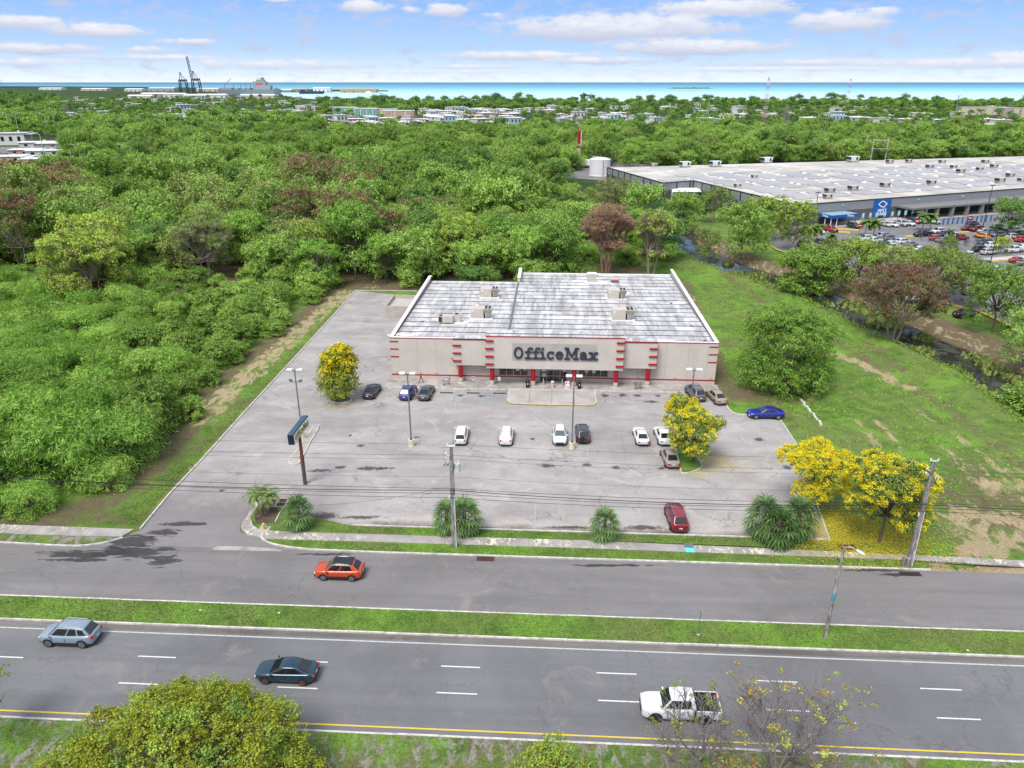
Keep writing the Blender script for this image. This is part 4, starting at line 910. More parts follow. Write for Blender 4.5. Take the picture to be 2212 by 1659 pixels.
# ---- utility poles, street light, wires
def f_cpole(t):
    v = t.obj(); n = t.noise(t.scale(v, 4, 4, .5), 1.5, 6, .75)
    c = t.mix(t.maprange(n, .42, .58), (.11, .10, .09), (.33, .315, .29))
    return pbr(t, c, .9, 0, t.bump(n, .3, .02), .2)
M_CPOLE = material('weathered_pole', f_cpole); M_CER = plain('insulator_white', (.66, .66, .66), .35); M_WIRE = plain('wire_black', (.018, .018, .02), .6)
def insulator(mb, x, y, z): mb.cyl((x, y, z), (x, y, z + .12), .05, .09, 8).cyl((x, y, z + .12), (x, y, z + .2), .09, .05, 8)
UP = [rd(-64, 60.2), at(982, 1184), at(1962, 1224), rd(84, 60.0)]
def upole(p, h, lab, rich=True, lean=(0, 0)):
    e = empty('utility_pole', (p.x, p.y, .1), TH, lab, 'utility pole'); can_ = 'middle' not in lab and 'transformer' not in lab; e.rotation_euler = (R(lean[0]), R(lean[1]), TH)
    mb = MB(); mb.hexa([(-.26, -.19, 0), (.26, -.19, 0), (.26, .19, 0), (-.26, .19, 0)], [(-.15, -.12, h), (.15, -.12, h), (.15, .12, h), (-.15, .12, h)]); mb.build('pole', M_CPOLE, e)
    MB().tube([(-.38, 0, h + .03), (.38, 0, h + .03)], .05, 6).build('crossarm', M_CER, e)
    for s in (-.32, .32):
        mb = MB(); insulator(mb, s, 0, h + .05); mb.build('insulator', M_CER, e)
    for z in (h - .9, h - 1.35): 
        mb = MB(); mb.cyl((-.2, -.1, z), (-.5, -.1, z + .1), .035, n=6); insulator(mb, -.5, -.1, z + .1); mb.build('side_insulator', M_CER, e)
    if rich:
        tr = e if can_ else MB().cyl((.55, .05, h - 2.6), (.55, .05, h - 1.75), .27, n=16).build('transformer', plain('transformer_grey', (.46, .49, .50), .45), e)
        mb = MB(); [mb.cyl((.55 + a, .05 + b, h - 1.75), (.55 + a, .05 + b, h - 1.5), .045, n=7) for a, b in ((-.12, -.1), (.12, -.1), (0, .12))]; mb.build('bushing', M_CER, tr)
        MB().box(.15, .35, -.05, .15, h - 2.4, h - 1.9).build('bracket', M_METAL, e)
        mb = MB(); mb.tube([(-.45, -.1, h - .85), (-.55, -.2, h - 1.5), (-.35, -.15, h - 1.9), (.1, -.16, h - 2.1), (.5, -.05, h - 1.6)], .012, 4); mb.tube([(.3, 0, h), (-.75, 0, h - .2), (-.6, -.1, h - 1.4)], .01, 4); mb.build('jumper_wire', M_WIRE, e)
        for k in range(4): MB().cyl((-.75 + k * .14, -.15, h - 2.0 + .1 * (k % 2)), (-.62 + k * .14, -.2, h - 1.75 + .1 * (k % 2)), .03, n=6).build('fuse_cutout', M_DARK, e)
        MB().tube([(.22, -.19, .1), (.19, -.17, 3.5), (.17, -.15, 6.0)], .03, 6).build('white_conduit', M_WHITEP, e)
        MB().cyl((-.3, -.15, 5.5), (-.3, -.15, 5.85), .07, n=8).build('splice_box', M_CER, e)
    return e
upole(UP[1], 11.0, 'weathered concrete utility pole with a transformer in front of the parking lot')
e = upole(UP[2], 11.05, 'thick pale concrete utility pole beside the yellow trees at the right')
MB().box(-.62, .0, -.28, .28, -.1, 1.0).build('base_block', M_CPOLE, e, bevel=.05); MB().box(.03, .24, -.204, -.196, 1.4, 1.8).build('paper_sticker', plain('blue_sticker', (.35, .45, .6), .6), e)
for p_, l_ in ((UP[0], 'concrete utility pole left of the picture beside the street'), (UP[3], 'concrete utility pole right of the picture beside the street')): upole(p_, 11.0, l_, False)
def wire(name, hs, off, r, lab, cat='power line', sag=.5, grp=None):
    mb = MB()
    for i in range(3):
        a = UP[i] + Vector((0, 0, hs[i])) + E2 * off; b = UP[i + 1] + Vector((0, 0, hs[i + 1])) + E2 * off
        mb.tube([a.lerp(b, k / 14) - Vector((0, 0, 4 * sag * (k / 14) * (1 - k / 14))) for k in range(15)], r, 4)
    return tag(mb.build(name, M_WIRE), lab, cat, grp)
G_ = 'overhead lines along the street'
wire('power_line', [11.3, 11.3, 11.3, 11.3], .0, .011, 'topmost thin wire passing over the tops of the utility poles', sag=.30, grp=G_)
wire('power_line', [10.3, 10.25, 10.3, 10.3], -.1, .012, 'second thin wire from the top of the utility poles', sag=.38, grp=G_)
wire('power_line', [9.9, 9.85, 9.9, 9.9], -.1, .010, 'third thin wire from the top of the utility poles', sag=.45, grp=G_)
wire('power_line', [8.3, 8.0, 8.3, 8.3], -.12, .009, 'single thin wire crossing in the gap between the upper wires and the thick cables', sag=.5, grp=G_)
wire('cable', [7.3, 6.75, 7.0, 7.2], -.17, .020, 'uppermost of the four black cables strung low on the poles', 'cable', .40, G_)
wire('cable', [6.9, 6.60, 6.85, 7.0], -.20, .032, 'thickest black cable strung low on the poles', 'cable', .62, G_)
wire('cable', [6.85, 6.25, 6.55, 6.7], -.22, .020, 'second lowest black cable strung on the poles', 'cable', .50, G_)
wire('cable', [6.45, 5.8, 6.2, 6.3], -.22, .018, 'lowest black cable strung on the poles', 'cable', .50, G_)
a = UP[1] + Vector((-.3, 0, 6.9)); b = at(690, 1118); b.z = 1.5
tag(MB().tube([a.lerp(b, k / 10) - Vector((0, 0, 1.5 * k / 10 * (1 - k / 10))) for k in range(11)], .012, 4).build('service_wire', M_WIRE), 'thin wire slanting down from the middle utility pole toward the entry palm', 'cable')
# leaning street light in the median
p = at(1781, 1380); e = empty('street_light', (p.x, p.y, .1), 0, 'leaning weathered street light with a white lamp head in the grass median', 'street light')
H_ = 8.1; tp = (.62, 1.0)
mb = MB(); mb.tube([(0, 0, -.1), (tp[0] * .5, tp[1] * .5, H_ * .5), (tp[0], tp[1], H_)], [.17, .14, .11], 8); mb.build('pole', M_CPOLE, e)
MB().cyl((tp[0] * .42, tp[1] * .42, H_ * .42), (tp[0] * .5, tp[1] * .5, H_ * .5), .152, n=8).build('teal_paint_band', plain('teal_paint', (.05, .20, .24), .7, var=.5), e)
MB().tube([(tp[0], tp[1], H_ - .1), (tp[0] + .35, tp[1] - .1, H_ + .12), (tp[0] + .8, tp[1] - .45, H_ + .02)], .035, 6).build('arm', M_METAL, e)
o = MB().ell((0, 0, 0), (.36, .15, .11), 12, 6).build('lamp_head', M_LAMPW, e, smooth=True); o.location = (tp[0] + 1.0, tp[1] - .65, H_ - .03); o.rotation_euler = (0, R(12), R(-45))
# thin sign post with a small footing in the median
p = at(1508, 1373); e = empty('sign_post', (p.x, p.y, .1), 0, 'thin green steel post without a sign in the median grass', 'post')
MB().box(-.03, .03, -.03, .03, 0, 2.4).build('post', plain('green_post', (.08, .20, .16), .6), e); MB().ell((0, 0, 0), (.16, .14, .07), 8, 5).build('footing', M_CONC, e)
# broken kerb stones lying in the field
e = empty('broken_kerb', tuple(at(1750, 892))[:2] + (0,), 0, 'row of broken white kerb stones lying in the grass of the field', 'kerb stones')
mb = MB(); a_ = at(1731, 864) - at(1750, 892); b_ = at(1774, 916) - at(1750, 892)
for k in range(11):
    q = a_.lerp(b_, k / 10); q.x += .1 * math.sin(k * 2.3); mb.hexa([(q.x - .13, q.y - .32, -.2), (q.x + .13, q.y - .30, -.2), (q.x + .15, q.y + .30, -.2), (q.x - .12, q.y + .31, -.2)], [(q.x - .1, q.y - .28, .10), (q.x + .12, q.y - .28, .12), (q.x + .1, q.y + .27, .08), (q.x - .1, q.y + .29, .1)])
mb.build('stone', plain('white_stone', (.55, .58, .50), .8, var=.3), e)
# ================================================================ CARS
def f_carpaint(t):
    c = t.node('ShaderNodeObjectInfo').outputs['Color']
    n = t.noise(t.pos(), 2.0, 3)
    c = t.node('ShaderNodeVectorMath', {'operation': 'SCALE'}, {0: c, 'Scale': t.maprange(n, .3, .7, .93, 1.05)}).outputs[0]
    return pbr(t, c, .30, .0, None, .5, .7)
M_CAR = material('car_paint', f_carpaint)
M_CGL = material('car_glass', lambda t: pbr(t, (.012, .015, .018), .05, 0, None, .8))
M_CGL2 = material('car_glass_light', lambda t: pbr(t, (.06, .09, .10), .08, 0, None, .8))
M_TYRE = plain('tyre_rubber', (.018, .018, .018), .85); M_RIM = plain('alloy_rim', (.42, .42, .43), .3, .8); M_TRIM = plain('black_trim', (.02, .02, .022), .6)
M_BRONZE = plain('bronze_rim', (.30, .15, .08), .35, .7)
M_TAIL = plain('tail_lamp_red', (.42, .01, .012), .25); M_HEAD = plain('head_lamp', (.60, .62, .64), .15); M_AMBER = plain('amber_lamp', (.75, .22, .02), .3)
M_PLATE = plain('licence_plate', (.60, .60, .58), .5); M_CHROME = plain('chrome', (.62, .62, .63), .15, .9)
# kind: length, width, roof height, belt height, hood height at nose, windshield base x, roof front x, roof rear x, rear glass base x, trunk height
KIND = {
 'sedan': (4.60, 1.80, 1.45, .94, .74, 1.12, .28, -.95, -1.86, 1.02, .33),
 'coupe': (4.50, 1.76, 1.32, .86, .66, .80, .10, -.95, -1.75, .92, .32),
 'suv':   (4.50, 1.84, 1.72, 1.06, .94, 1.36, .62, -1.55, -2.10, 1.13, .38),
 'hatch': (4.30, 1.80, 1.56, 1.0, .84, 1.15, .50, -1.35, -1.92, 1.06, .34),
 'van':   (4.70, 1.80, 1.68, 1.00, .84, 1.35, .60, -1.95, -2.20, 1.05, .35),
 'pickup': (5.40, 1.90, 1.84, 1.14, 1.06, 1.30, .72, -.85, -1.02, 1.17, .42)}
CARP = {}
def make_car(kind, parts=True, bronze=False, dark_rim=False):
    L, Wd, RH, BH, NH, xw, xf, xr, xg, TR, wr = KIND[kind]
    e = empty(kind, (0, 0, -50)); h = L / 2; w = Wd / 2; pick = kind == 'pickup'
    xs = [h, h - .10, h - .32, h - .62, h - .95, xw + .08, xw - .3, 0, xg + .5, xg, -h + .28, -h + .06, -h]
    xs = sorted(set(xs), reverse=True)
    if pick: xs = [x for x in xs if x > xg - .01] + []
    def top(x):
        if x > xw: return NH + (BH - NH) * min(1, (h - x) / (h - xw)) ** .6
        if x > xg: return BH + (TR - BH) * (xw - x) / (xw - xg)
        return TR - .05 * (xg - x) / (h + xg) if not pick else TR
    mb = MB(); rings = []
    for x in xs:
        en = 1 - .30 * max(0, (abs(x) - (h - .60)) / .60) ** 2
        enl = 0.0 if abs(x) < h - .07 else (.13 if abs(x) > h - .01 else .04)
        ww = w * en; tz = top(x) - enl * .8; lo = .24 + enl * 1.1
        half = [(0, lo), (ww * .86, lo), (ww * .97, lo + .10), (ww, lo + .28), (ww * .985, tz - .20), (ww * .93, tz - .06), (ww * .80, tz), (0, tz + .035)]
        ring = [(x, y, z) for y, z in half] + [(x, -y, z) for y, z in reversed(half[1:-1])]
        rings.append(ring)
    n = len(rings[0]); vs = [p for r_ in rings for p in r_]; fs = []
    for i in range(len(rings) - 1): fs += [(i * n + k, i * n + (k + 1) % n, (i + 1) * n + (k + 1) % n, (i + 1) * n + k) for k in range(n)]
    fs += [tuple(range(n - 1, -1, -1)), tuple(range((len(rings) - 1) * n, len(rings) * n))]
    bm = bmesh.new(); me = bpy.data.meshes.new('body'); me.from_pydata(vs, [], fs); bm.from_mesh(me); bmesh.ops.recalc_face_normals(bm, faces=bm.faces[:]); bm.to_mesh(me); bm.free()
    me.materials.append(M_CAR); me.polygons.foreach_set('use_smooth', [True] * len(me.polygons)); body = bpy.data.objects.new('body', me); link(body, e)
    sm = body.modifiers.new('round', 'SUBSURF'); sm.levels = sm.render_levels = 1
    # cabin: base and roof outline with a slightly crowned roof
    wb, wt_ = w * .86, w * .68
    xg2 = xg
    B = [(xw, wb * .93, BH - .07), (xw * .25 + xg2 * .2, wb, BH - .05), (xg2, wb * .92, TR - .07)]
    Tq = [(xf, wt_ * .93, RH - .06), ((xf + xr) / 2, wt_, RH - .015), (xr, wt_ * .93, RH - .05 if kind != 'pickup' else RH - .04)]
    cv = [(x, s * y, z) for s in (1, -1) for x, y, z in B] + [(x, s * y, z) for s in (1, -1) for x, y, z in Tq] + [(x, 0, z + .045) for x, y, z in Tq]
    cf = [(0, 1, 7, 6), (1, 2, 8, 7), (4, 3, 9, 10), (5, 4, 10, 11), (6, 7, 13, 12), (7, 8, 14, 13), (10, 9, 12, 13), (11, 10, 13, 14), (3, 0, 6, 12, 9), (2, 5, 11, 14, 8)]
    mb.add(cv, cf)
    bm = bmesh.new()
    me = bpy.data.meshes.new('cabin'); me.from_pydata(mb.v, [], mb.f); bm.from_mesh(me); bmesh.ops.recalc_face_normals(bm, faces=bm.faces[:]); bm.to_mesh(me); bm.free()
    me.materials.append(M_CAR); me.polygons.foreach_set('use_smooth', [True] * len(me.polygons))
    body = bpy.data.objects.new('cabin', me); link(body, e)
    b = body.modifiers.new('bevel', 'BEVEL'); b.width = .075; b.segments = 3; b.limit_method = 'ANGLE'; b.angle_limit = R(28)
    # glass panels, set just proud of the cabin faces
    def panel(q, u0, u1, v0, v1, off=.012):
        q = [Vector(p) for p in q]
        f = lambda u, v: q[0].lerp(q[1], u).lerp(q[3].lerp(q[2], u), v)
        nrm = (f(1, 0) - f(0, 0)).cross(f(0, 1) - f(0, 0)).normalized()
        c = sum(q, Vector()) / 4
        if nrm.dot(c - Vector((0, 0, BH - .4))) < 0: nrm = -nrm
        P = [f(u0, v0), f(u1, v0), f(u1, v1), f(u0, v1)]
        m = MB(); m.hexa([p - nrm * .02 for p in P], [p + nrm * off for p in P]); return m
    V0 = [Vector(p) for p in cv]
    fr = [V0[3], V0[0], V0[6], V0[9]]; bk = [V0[2], V0[5], V0[11], V0[8]]
    panel(fr, .04, .96, .05, .95, .05).build('windshield', M_CGL if kind != 'hatch' else M_CGL2, e)
    panel(bk, .08, .92, .10, .88, .05).build('rear_window', M_CGL, e)
    for s in (0, 3):
        a, b_, c_, t0, t1, t2 = V0[s], V0[s + 1], V0[s + 2], V0[6 + s], V0[7 + s], V0[8 + s]
        panel([a, b_, t1, t0], .14, .96, .12, .92).build('side_window', M_CGL, e)
        panel([b_, c_, t2, t1], .04, .46 if kind in ('suv', 'van') else .70, .12, .92).build('side_window', M_CGL, e)
        if kind in ('suv', 'van'): panel([b_, c_, t2, t1], .54, .86, .14, .84).build('side_window', M_CGL, e)
    # wheels
    wx = (h - .88, -h + .86) if not pick else (h - .95, -h + 1.15)
    for x in wx:
        for s in (1, -1):
            wl = MB().cyl((0, s * (-.11), 0), (0, s * .115, 0), wr, n=20).build('wheel', M_TYRE, e); wl.location = (x, s * (w - .10), wr)
            MB().cyl((0, s * .117, 0), (0, s * .125, 0), wr * .66, n=14).build('rim', M_BRONZE if bronze else (M_TRIM if dark_rim else M_RIM), wl)
            if parts:
                m = MB()
                for k in range(5): a = k * 2 * math.pi / 5; m.tube([(.05 * math.cos(a), s * .13, .05 * math.sin(a)), (wr * .6 * math.cos(a), s * .13, wr * .6 * math.sin(a))], .022, 4)
                m.build('spokes', M_TRIM if not (bronze or dark_rim) else M_RIM if not bronze else M_BRONZE, wl)
            # arch
            m = MB(); pts = [(x + (wr + .07) * math.cos(a), s * (w + .004), wr + (wr + .07) * math.sin(a)) for a in [math.pi * k / 10 for k in range(11)]]
            vs = [(x, s * (w + .006), wr)] + [(p[0], p[1] + s * .002, p[2]) for p in pts]
            m.add(vs, [((0, k + 1, k + 2) if s > 0 else (0, k + 2, k + 1)) for k in range(10)]); m.build('wheel_arch', M_TRIM, e)
    m = MB()
    for s in (1, -1):
        for x in ((xw - .35, xw * .25 + xg * .2, xg + .55) if not pick else (xw - .35, .1, xg + .02)): m.box(x - .014, x + .014, s * (w + .002) - .006, s * (w + .002) + .006, .50, BH - .12)
        m.box(xg + .6, xw - .3, s * (w + .001) - .006, s * (w + .001) + .006, .48, .50)
    m.box(h - .02 - .9, h - .9, -w * .7, w * .7, top(h - .9) + .012, top(h - .9) + .02) if False else None
    m.build('door_gaps', M_TRIM, e)
    MB().box(-h + .35, h - .45, -w * .9, w * .9, .17, .30).build('underside', M_TRIM, e)
    # lights, plate, mirrors, bumper
    for s in (1, -1):
        MB().box(h - .42, h - .035, s * w * .66 - .15, s * w * .66 + .12, NH - .24, NH - .09).build('headlight', M_HEAD, e, bevel=.03)
        if kind in ('suv', 'van'): MB().box(-h - .015, -h + .30, s * w * .68 - .09, s * w * .68 + .10, TR - .32, TR - .08).build('taillight', M_TAIL, e, bevel=.02)
        else: MB().box(-h - .012, -h + .26, s * w * .66 - .18, s * w * .66 + .11, TR - .33, TR - .17).build('taillight', M_TAIL, e, bevel=.02)
        MB().ell((xw - .22, s * (w + .07), BH + .06), (.09, .13, .08), 8, 6).build('side_mirror', M_CAR if parts else M_TRIM, e)
    MB().box(h - .03, h + .012, -w * .55, w * .55, .42, NH - .24).build('grille', M_TRIM, e, bevel=.02)
    MB().box(-h - .02, -h + .03, -.17, .17, .62, .74).build('licence_plate', M_PLATE, e)
    MB().box(-h - .012, -h + .1, -w * .72, w * .72, .26, .40).build('rear_bumper_trim', M_TRIM, e, bevel=.02)
    if pick:
        z1 = TR
        MB().box(-h + .05, xg + .03, -w, -w + .09, .50, z1).build('bed_side', M_CAR, e, bevel=.02); MB().box(-h + .05, xg + .03, w - .09, w, .50, z1).build('bed_side', M_CAR, e, bevel=.02)
        MB().box(-h - .02, -h + .05, -w * .96, w * .96, .50, z1).build('tailgate', M_CAR, e, bevel=.02); MB().box(-h + .053, xg + .03, -w + .093, w - .093, .50, .62).build('bed_floor', M_TRIM, e)
        for s in (1, -1): MB().box(-h + .053, xg, s * (w - .115) - .018, s * (w - .115) + .018, .60, z1 - .02).build('bed_liner', M_TRIM, e)
    else:
        if kind in ('suv', 'hatch'):
            MB().box(h - .25, h + .005, -w * .74, w * .74, .24, .42).build('front_bumper_trim', M_TRIM, e, bevel=.03)
        if kind in ('suv', 'hatch'):
            for s in (1, -1): MB().box(-h + 1.35, h - 1.4, s * (w - .02) - .03, s * (w - .02) + .03, .26, .46).build('side_cladding', M_TRIM, e)
            for s in (1, -1): MB().tube([(xf - .1, s * wt_ * .86, RH + .01), (0, s * wt_ * .92, RH + .06), (xr + .2, s * wt_ * .86, RH + .02)], .022, 5).build('roof_rail', M_METAL, e)
    return e
for k in KIND: CARP[k] = make_car(k)
def paint(e, col):
    def rec(o):
        if o.type == 'MESH' and o.data.materials and o.data.materials[0] == M_CAR: o.color = c4(col)
        for c in KIDS.get(o.as_pointer(), []): rec(c)
    rec(e)
def car(kind, x, y, ang, col, lab, cat='car', group=None, z=.03, sc=1.0, ref='wheels', world=None):
    """(x, y): picture position of the middle of the car's footprint"""
    p = world or at(x, y)
    e = copy_tree(CARP[kind])
    e.name = {'van': 'minivan', 'hatch': 'hatchback'}.get(kind, kind)
    place(e, (p.x, p.y, z), ang, sc, lab, group, cat); paint(e, col); return e
LEFT = TH + math.pi; AWAY = TH + math.pi / 2; TOWARD = TH - math.pi / 2
WHT = (.62, .63, .64)
G1 = 'cars driving on the road'
c_ = car('suv', 157, 1383, LEFT, (.20, .25, .30), 'silver blue compact SUV driving left in the lane by the median', 'car', G1, sc=1.0)
c_ = car('sedan', 622, 1462, LEFT, (.006, .030, .050), 'dark teal sedan with bronze wheels driving in the middle lane', 'car', G1)
def recol(e, old, new):
    for o in KIDS.get(e.as_pointer(), []):
        if o.type == 'MESH':
            for i, m in enumerate(o.data.materials):
                if m == old: o.data = o.data.copy(); o.data.materials[i] = new
        recol(o, old, new)
recol(c_, M_RIM, M_BRONZE)
c_ = car('hatch', 735, 1243, LEFT, (.44, .050, .008), 'orange crossover with a black roof driving left on the service road', 'car', G1, sc=1.02)
L, Wd, RH = KIND['hatch'][:3]
MB().box(-1.32, .46, -.57, .57, 1.50, 1.615).build('black_roof', M_TRIM, c_)
for s in (1, -1): MB().tube([(.4, s * .56, 1.56), (-.4, s * .60, 1.62), (-1.25, s * .55, 1.57)], .02, 5).build('roof_rail', M_METAL, c_)
c_ = car('pickup', 1466, 1541, LEFT, WHT, 'white double cab pickup truck with an open black bed driving in the near lane', 'pickup truck', G1, sc=1.03)
recol(c_, M_RIM, M_TRIM)
MB().tube([(-1.95, -.7, 1.1), (-1.9, -.55, 1.5), (-1.9, .55, 1.5), (-1.95, .7, 1.1)], .04, 6).build('roll_bar', M_CHROME, c_); MB().tube([(-2.15, -.7, 1.1), (-2.1, -.55, 1.42), (-2.1, .55, 1.42), (-2.15, .7, 1.1)], .035, 6).build('roll_bar', M_CHROME, c_)
G2 = 'cars parked in front of the store'
car('van', 997, 948, AWAY + R(2), WHT, 'boxy white SUV with a roof rack, leftmost of the white cars in the middle row', 'car', G2, sc=.93)
car('suv', 1094, 950, AWAY, WHT, 'white SUV with black bumper trim standing alone between the boxy SUV and the lamp', 'car', G2, sc=.95)
car('hatch', 1209, 949, TOWARD, WHT, 'white hatchback parked nose to the street left of the lamp post', 'car', G2)
c_ = car('suv', 1258, 945, AWAY + R(2), (.030, .032, .036), 'black SUV with a spare wheel on its back door beside the lamp post', 'car', G2, sc=.96)
MB().cyl((-2.25, .18, .92), (-2.45, .18, .92), .34, n=20).build('spare_wheel', M_TYRE, c_)
car('coupe', 1384, 949, AWAY + R(2), WHT, 'old white sedan with a full width red tail lamp bar', 'car', G2)
car('sedan', 1431, 949, AWAY + R(3), (.66, .68, .66), 'white sedan with a sunroof parked against the tree island', 'car', G2, sc=.98)
car('sedan', 1446, 996, AWAY + R(3), (.27, .235, .20), 'brown grey sedan parked beside the near end of the tree island', 'car', G2, sc=.98)
car('suv', 1460, 1128, AWAY + R(2.5), (.20, .008, .022), 'dark red SUV parked alone by the street side kerb', 'car', G2, sc=1.02)
car('sedan', 804, 852, AWAY - R(4), (.010, .010, .012), 'black sedan parked beside the yellow green tree', 'car', G2)
car('hatch', 882, 855, AWAY - R(5), (.006, .030, .20), 'blue hatchback crossover parked behind the left lamp post', 'car', G2, sc=1.02)
car('sedan', 921, 855, AWAY - R(3), (.030, .060, .075), 'grey blue sedan parked right of the blue hatchback', 'car', G2)
c_ = car('suv', 1501, 857, AWAY + R(10), (.085, .095, .105), 'dark grey SUV with a roof rack near the right corner of the store', 'car', G2, sc=1.03)
for x in (.2, -.9): MB().tube([(x, -.66, 1.72), (x, .66, 1.72)], .03, 5).build('roof_bar', M_CHROME, c_)
car('sedan', 1546, 864, AWAY + R(12), (.28, .24, .18), 'beige gold sedan parked at the right corner of the store', 'car', G2)
car('coupe', 1652, 901, LEFT + R(2), (.006, .014, .24), 'bright blue sedan parked across the grass edge at the right', 'car', G2, z=.06, sc=1.08)

# ================================================================ PEOPLE
def person(loc, rz, shirt, pants, skin, hair, pose, label, group=None, name='person', shoes=(.6, .6, .6)):
    """one skinned surface from a jointed skeleton; front is +X"""
    P = {'pelvis': (0, 0, .93), 'waist': (0, 0, 1.08), 'chest': (.01, 0, 1.32), 'neck': (.01, 0, 1.47), 'head0': (.02, 0, 1.55), 'head': (.035, 0, 1.64), 'crown': (.02, 0, 1.72)}
    sw = pose
    for s, n in ((1, 'L'), (-1, 'R')):
        f = sw * s
        P['hip' + n] = (0, s * .095, .90); P['knee' + n] = (.05 + f * .22, s * .10, .50); P['ank' + n] = (-.04 + f * .34, s * .10, .09 + (.05 if f < 0 else 0)); P['toe' + n] = (.12 + f * .34, s * .12, .04)
        P['sho' + n] = (0, s * .19, 1.40); P['elb' + n] = (-.03 - f * .16, s * .25, 1.13); P['wri' + n] = (.09 - f * .22, s * .25, .90 + abs(f) * .08); P['palm' + n] = (.12 - f * .24, s * .25, .82 + abs(f) * .08)
    Ed = [('pelvis', 'waist'), ('waist', 'chest'), ('chest', 'neck'), ('neck', 'head0'), ('head0', 'head'), ('head', 'crown')]
    for n in 'LR': Ed += [('pelvis', 'hip' + n), ('hip' + n, 'knee' + n), ('knee' + n, 'ank' + n), ('ank' + n, 'toe' + n), ('chest', 'sho' + n), ('sho' + n, 'elb' + n), ('elb' + n, 'wri' + n), ('wri' + n, 'palm' + n)]
    rad = dict(pelvis=(.15, .12), waist=(.14, .10), chest=(.16, .12), neck=(.055, .055), head0=(.06, .07), head=(.085, .10), crown=(.06, .07), hip=(.095, .095), knee=(.06, .06), ank=(.042, .042), toe=(.035, .045), sho=(.06, .06), elb=(.042, .042), wri=(.026, .03), palm=(.022, .04))
    names = list(P); vs = [P[k] for k in names]; es = [(names.index(a), names.index(b)) for a, b in Ed]
    me = bpy.data.meshes.new(name); me.from_pydata(vs, es, [])
    tmp = bpy.data.objects.new('tmp', me); COL.objects.link(tmp)
    tmp.modifiers.new('skin', 'SKIN'); sv = me.skin_vertices[0].data
    for i, k in enumerate(names): sv[i].radius = rad[k.rstrip('LR') if k not in rad else k]; sv[i].use_root = k == 'pelvis'
    tmp.modifiers.new('sub', 'SUBSURF').levels = 1
    dg = bpy.context.evaluated_depsgraph_get(); out = bpy.data.meshes.new_from_object(tmp.evaluated_get(dg))
    bpy.data.objects.remove(tmp)
    bm = bmesh.new(); bm.from_mesh(out)
    for n, s in (('L', 1), ('R', -1)):     # five fingers growing from each palm
        c = Vector(P['palm' + n])
        for k, (dx, ln) in enumerate([(.033, .075), (.012, .085), (-.010, .08), (-.030, .065), (.045, .05)]):
            a = c + Vector((dx, 0, -.02)); d = Vector((.3, 0, -1)).normalized() if k < 4 else Vector((1, -.2 * s, -.6)).normalized()
            m = MB().tube([a, a + d * ln * .6, a + d * ln + Vector((.015, -.01 * s, 0))], [.009, .008, .006], 5); vv = [bm.verts.new(v) for v in m.v]
            for f in m.f: bm.faces.new([vv[i] for i in f])
    m = MB().ell((.125, 0, 1.625), (.02, .014, .022), 6, 4)
    for s in (1, -1): m.ell((.02, s * .088, 1.63), (.018, .012, .03), 6, 4)
    vv = [bm.verts.new(v) for v in m.v]
    for f in m.f: bm.faces.new([vv[i] for i in f])
    bm.normal_update()
    mats = [plain('skin_%d' % int(skin[0] * 100), skin, .6), plain('shirt_%d' % int(sum(shirt) * 997), shirt, .85), plain('trousers_%d' % int(sum(pants) * 997), pants, .85), plain('shoe_leather', shoes, .6)]
    for f in bm.faces:
        c = f.calc_center_median(); z = c.z; arm = abs(c.y) > .205 and z < 1.45
        f.material_index = 0 if (z > 1.455 or (arm and z < 1.2)) else 1 if (z > .96) else 3 if z < .08 else 2
        f.smooth = True
    bm.to_mesh(out); bm.free()
    out.materials.clear()
    for m_ in mats: out.materials.append(m_)
    o = bpy.data.objects.new(name, out); link(o)
    MB().ell((.005, 0, 1.665), (.098, .088, .085), 12, 7).build('hair', plain('hair_%d' % int(hair[0] * 1000), hair, .8), o, smooth=True)
    m = MB()
    for s in (1, -1): m.ell((.112, s * .032, 1.648), (.012, .012, .007), 6, 4)
    m.box(.118, .127, -.022, .022, 1.583, 1.592); m.build('face_features', M_TRIM, o)
    place(o, loc, rz, 1.0, label, group, 'person'); return o
person(bp(4.7, -1.6, .157), TH + R(-15), (.62, .62, .66), (.02, .035, .09), (.16, .08, .05), (.30, .20, .08), .85, 'person in a white shirt and navy trousers walking along the store front')
p = at(898.5, 862); person((p.x, p.y, .03), TH + R(200), (.50, .02, .02), (.06, .10, .16), (.24, .13, .09), (.02, .015, .01), .35, 'person in a red top and blue jeans standing beside the blue hatchback')

def purge(o):
    for c in KIDS.get(o.as_pointer(), []): purge(c)
    bpy.data.objects.remove(o)
# ================================================================ TREES
def f_leaf(t, cols, trans=.27, sc=.8, objvar=.35, island=.5, rough=.6):
    oi = t.node('ShaderNodeObjectInfo').outputs['Random']; g = t.node('ShaderNodeNewGeometry'); ri = g.outputs['Random Per Island']
    n = t.noise(g.outputs[0], sc, 4, .6)
    f = t.math('ADD', t.math('MULTIPLY', n, .75), t.math('ADD', t.math('MULTIPLY', ri, island), t.math('MULTIPLY', oi, objvar)))
    f = t.maprange(f, .30, .30 + .55 + island * .6 + objvar * .6)
    m = len(cols) - 1
    c = t.ramp(f, [(i / m, q) for i, q in enumerate(cols)])
    d = t.node('ShaderNodeBsdfPrincipled', None, {0: c, 'Roughness': rough, 'Specular IOR Level': .25}).outputs[0]
    tr = t.node('ShaderNodeBsdfTranslucent', None, {0: t.node('ShaderNodeVectorMath', {'operation': 'MULTIPLY'}, {0: c, 1: (1.1, 1.15, .9)}).outputs[0]}).outputs[0]
    return t.node('ShaderNodeMixShader', None, {0: trans, 1: d, 2: tr}).outputs[0]
LM = {}
def leafmat(name, cols, **k):
    if name not in LM: LM[name] = material('leaves_' + name, lambda t: f_leaf(t, cols, **k))
    return LM[name]
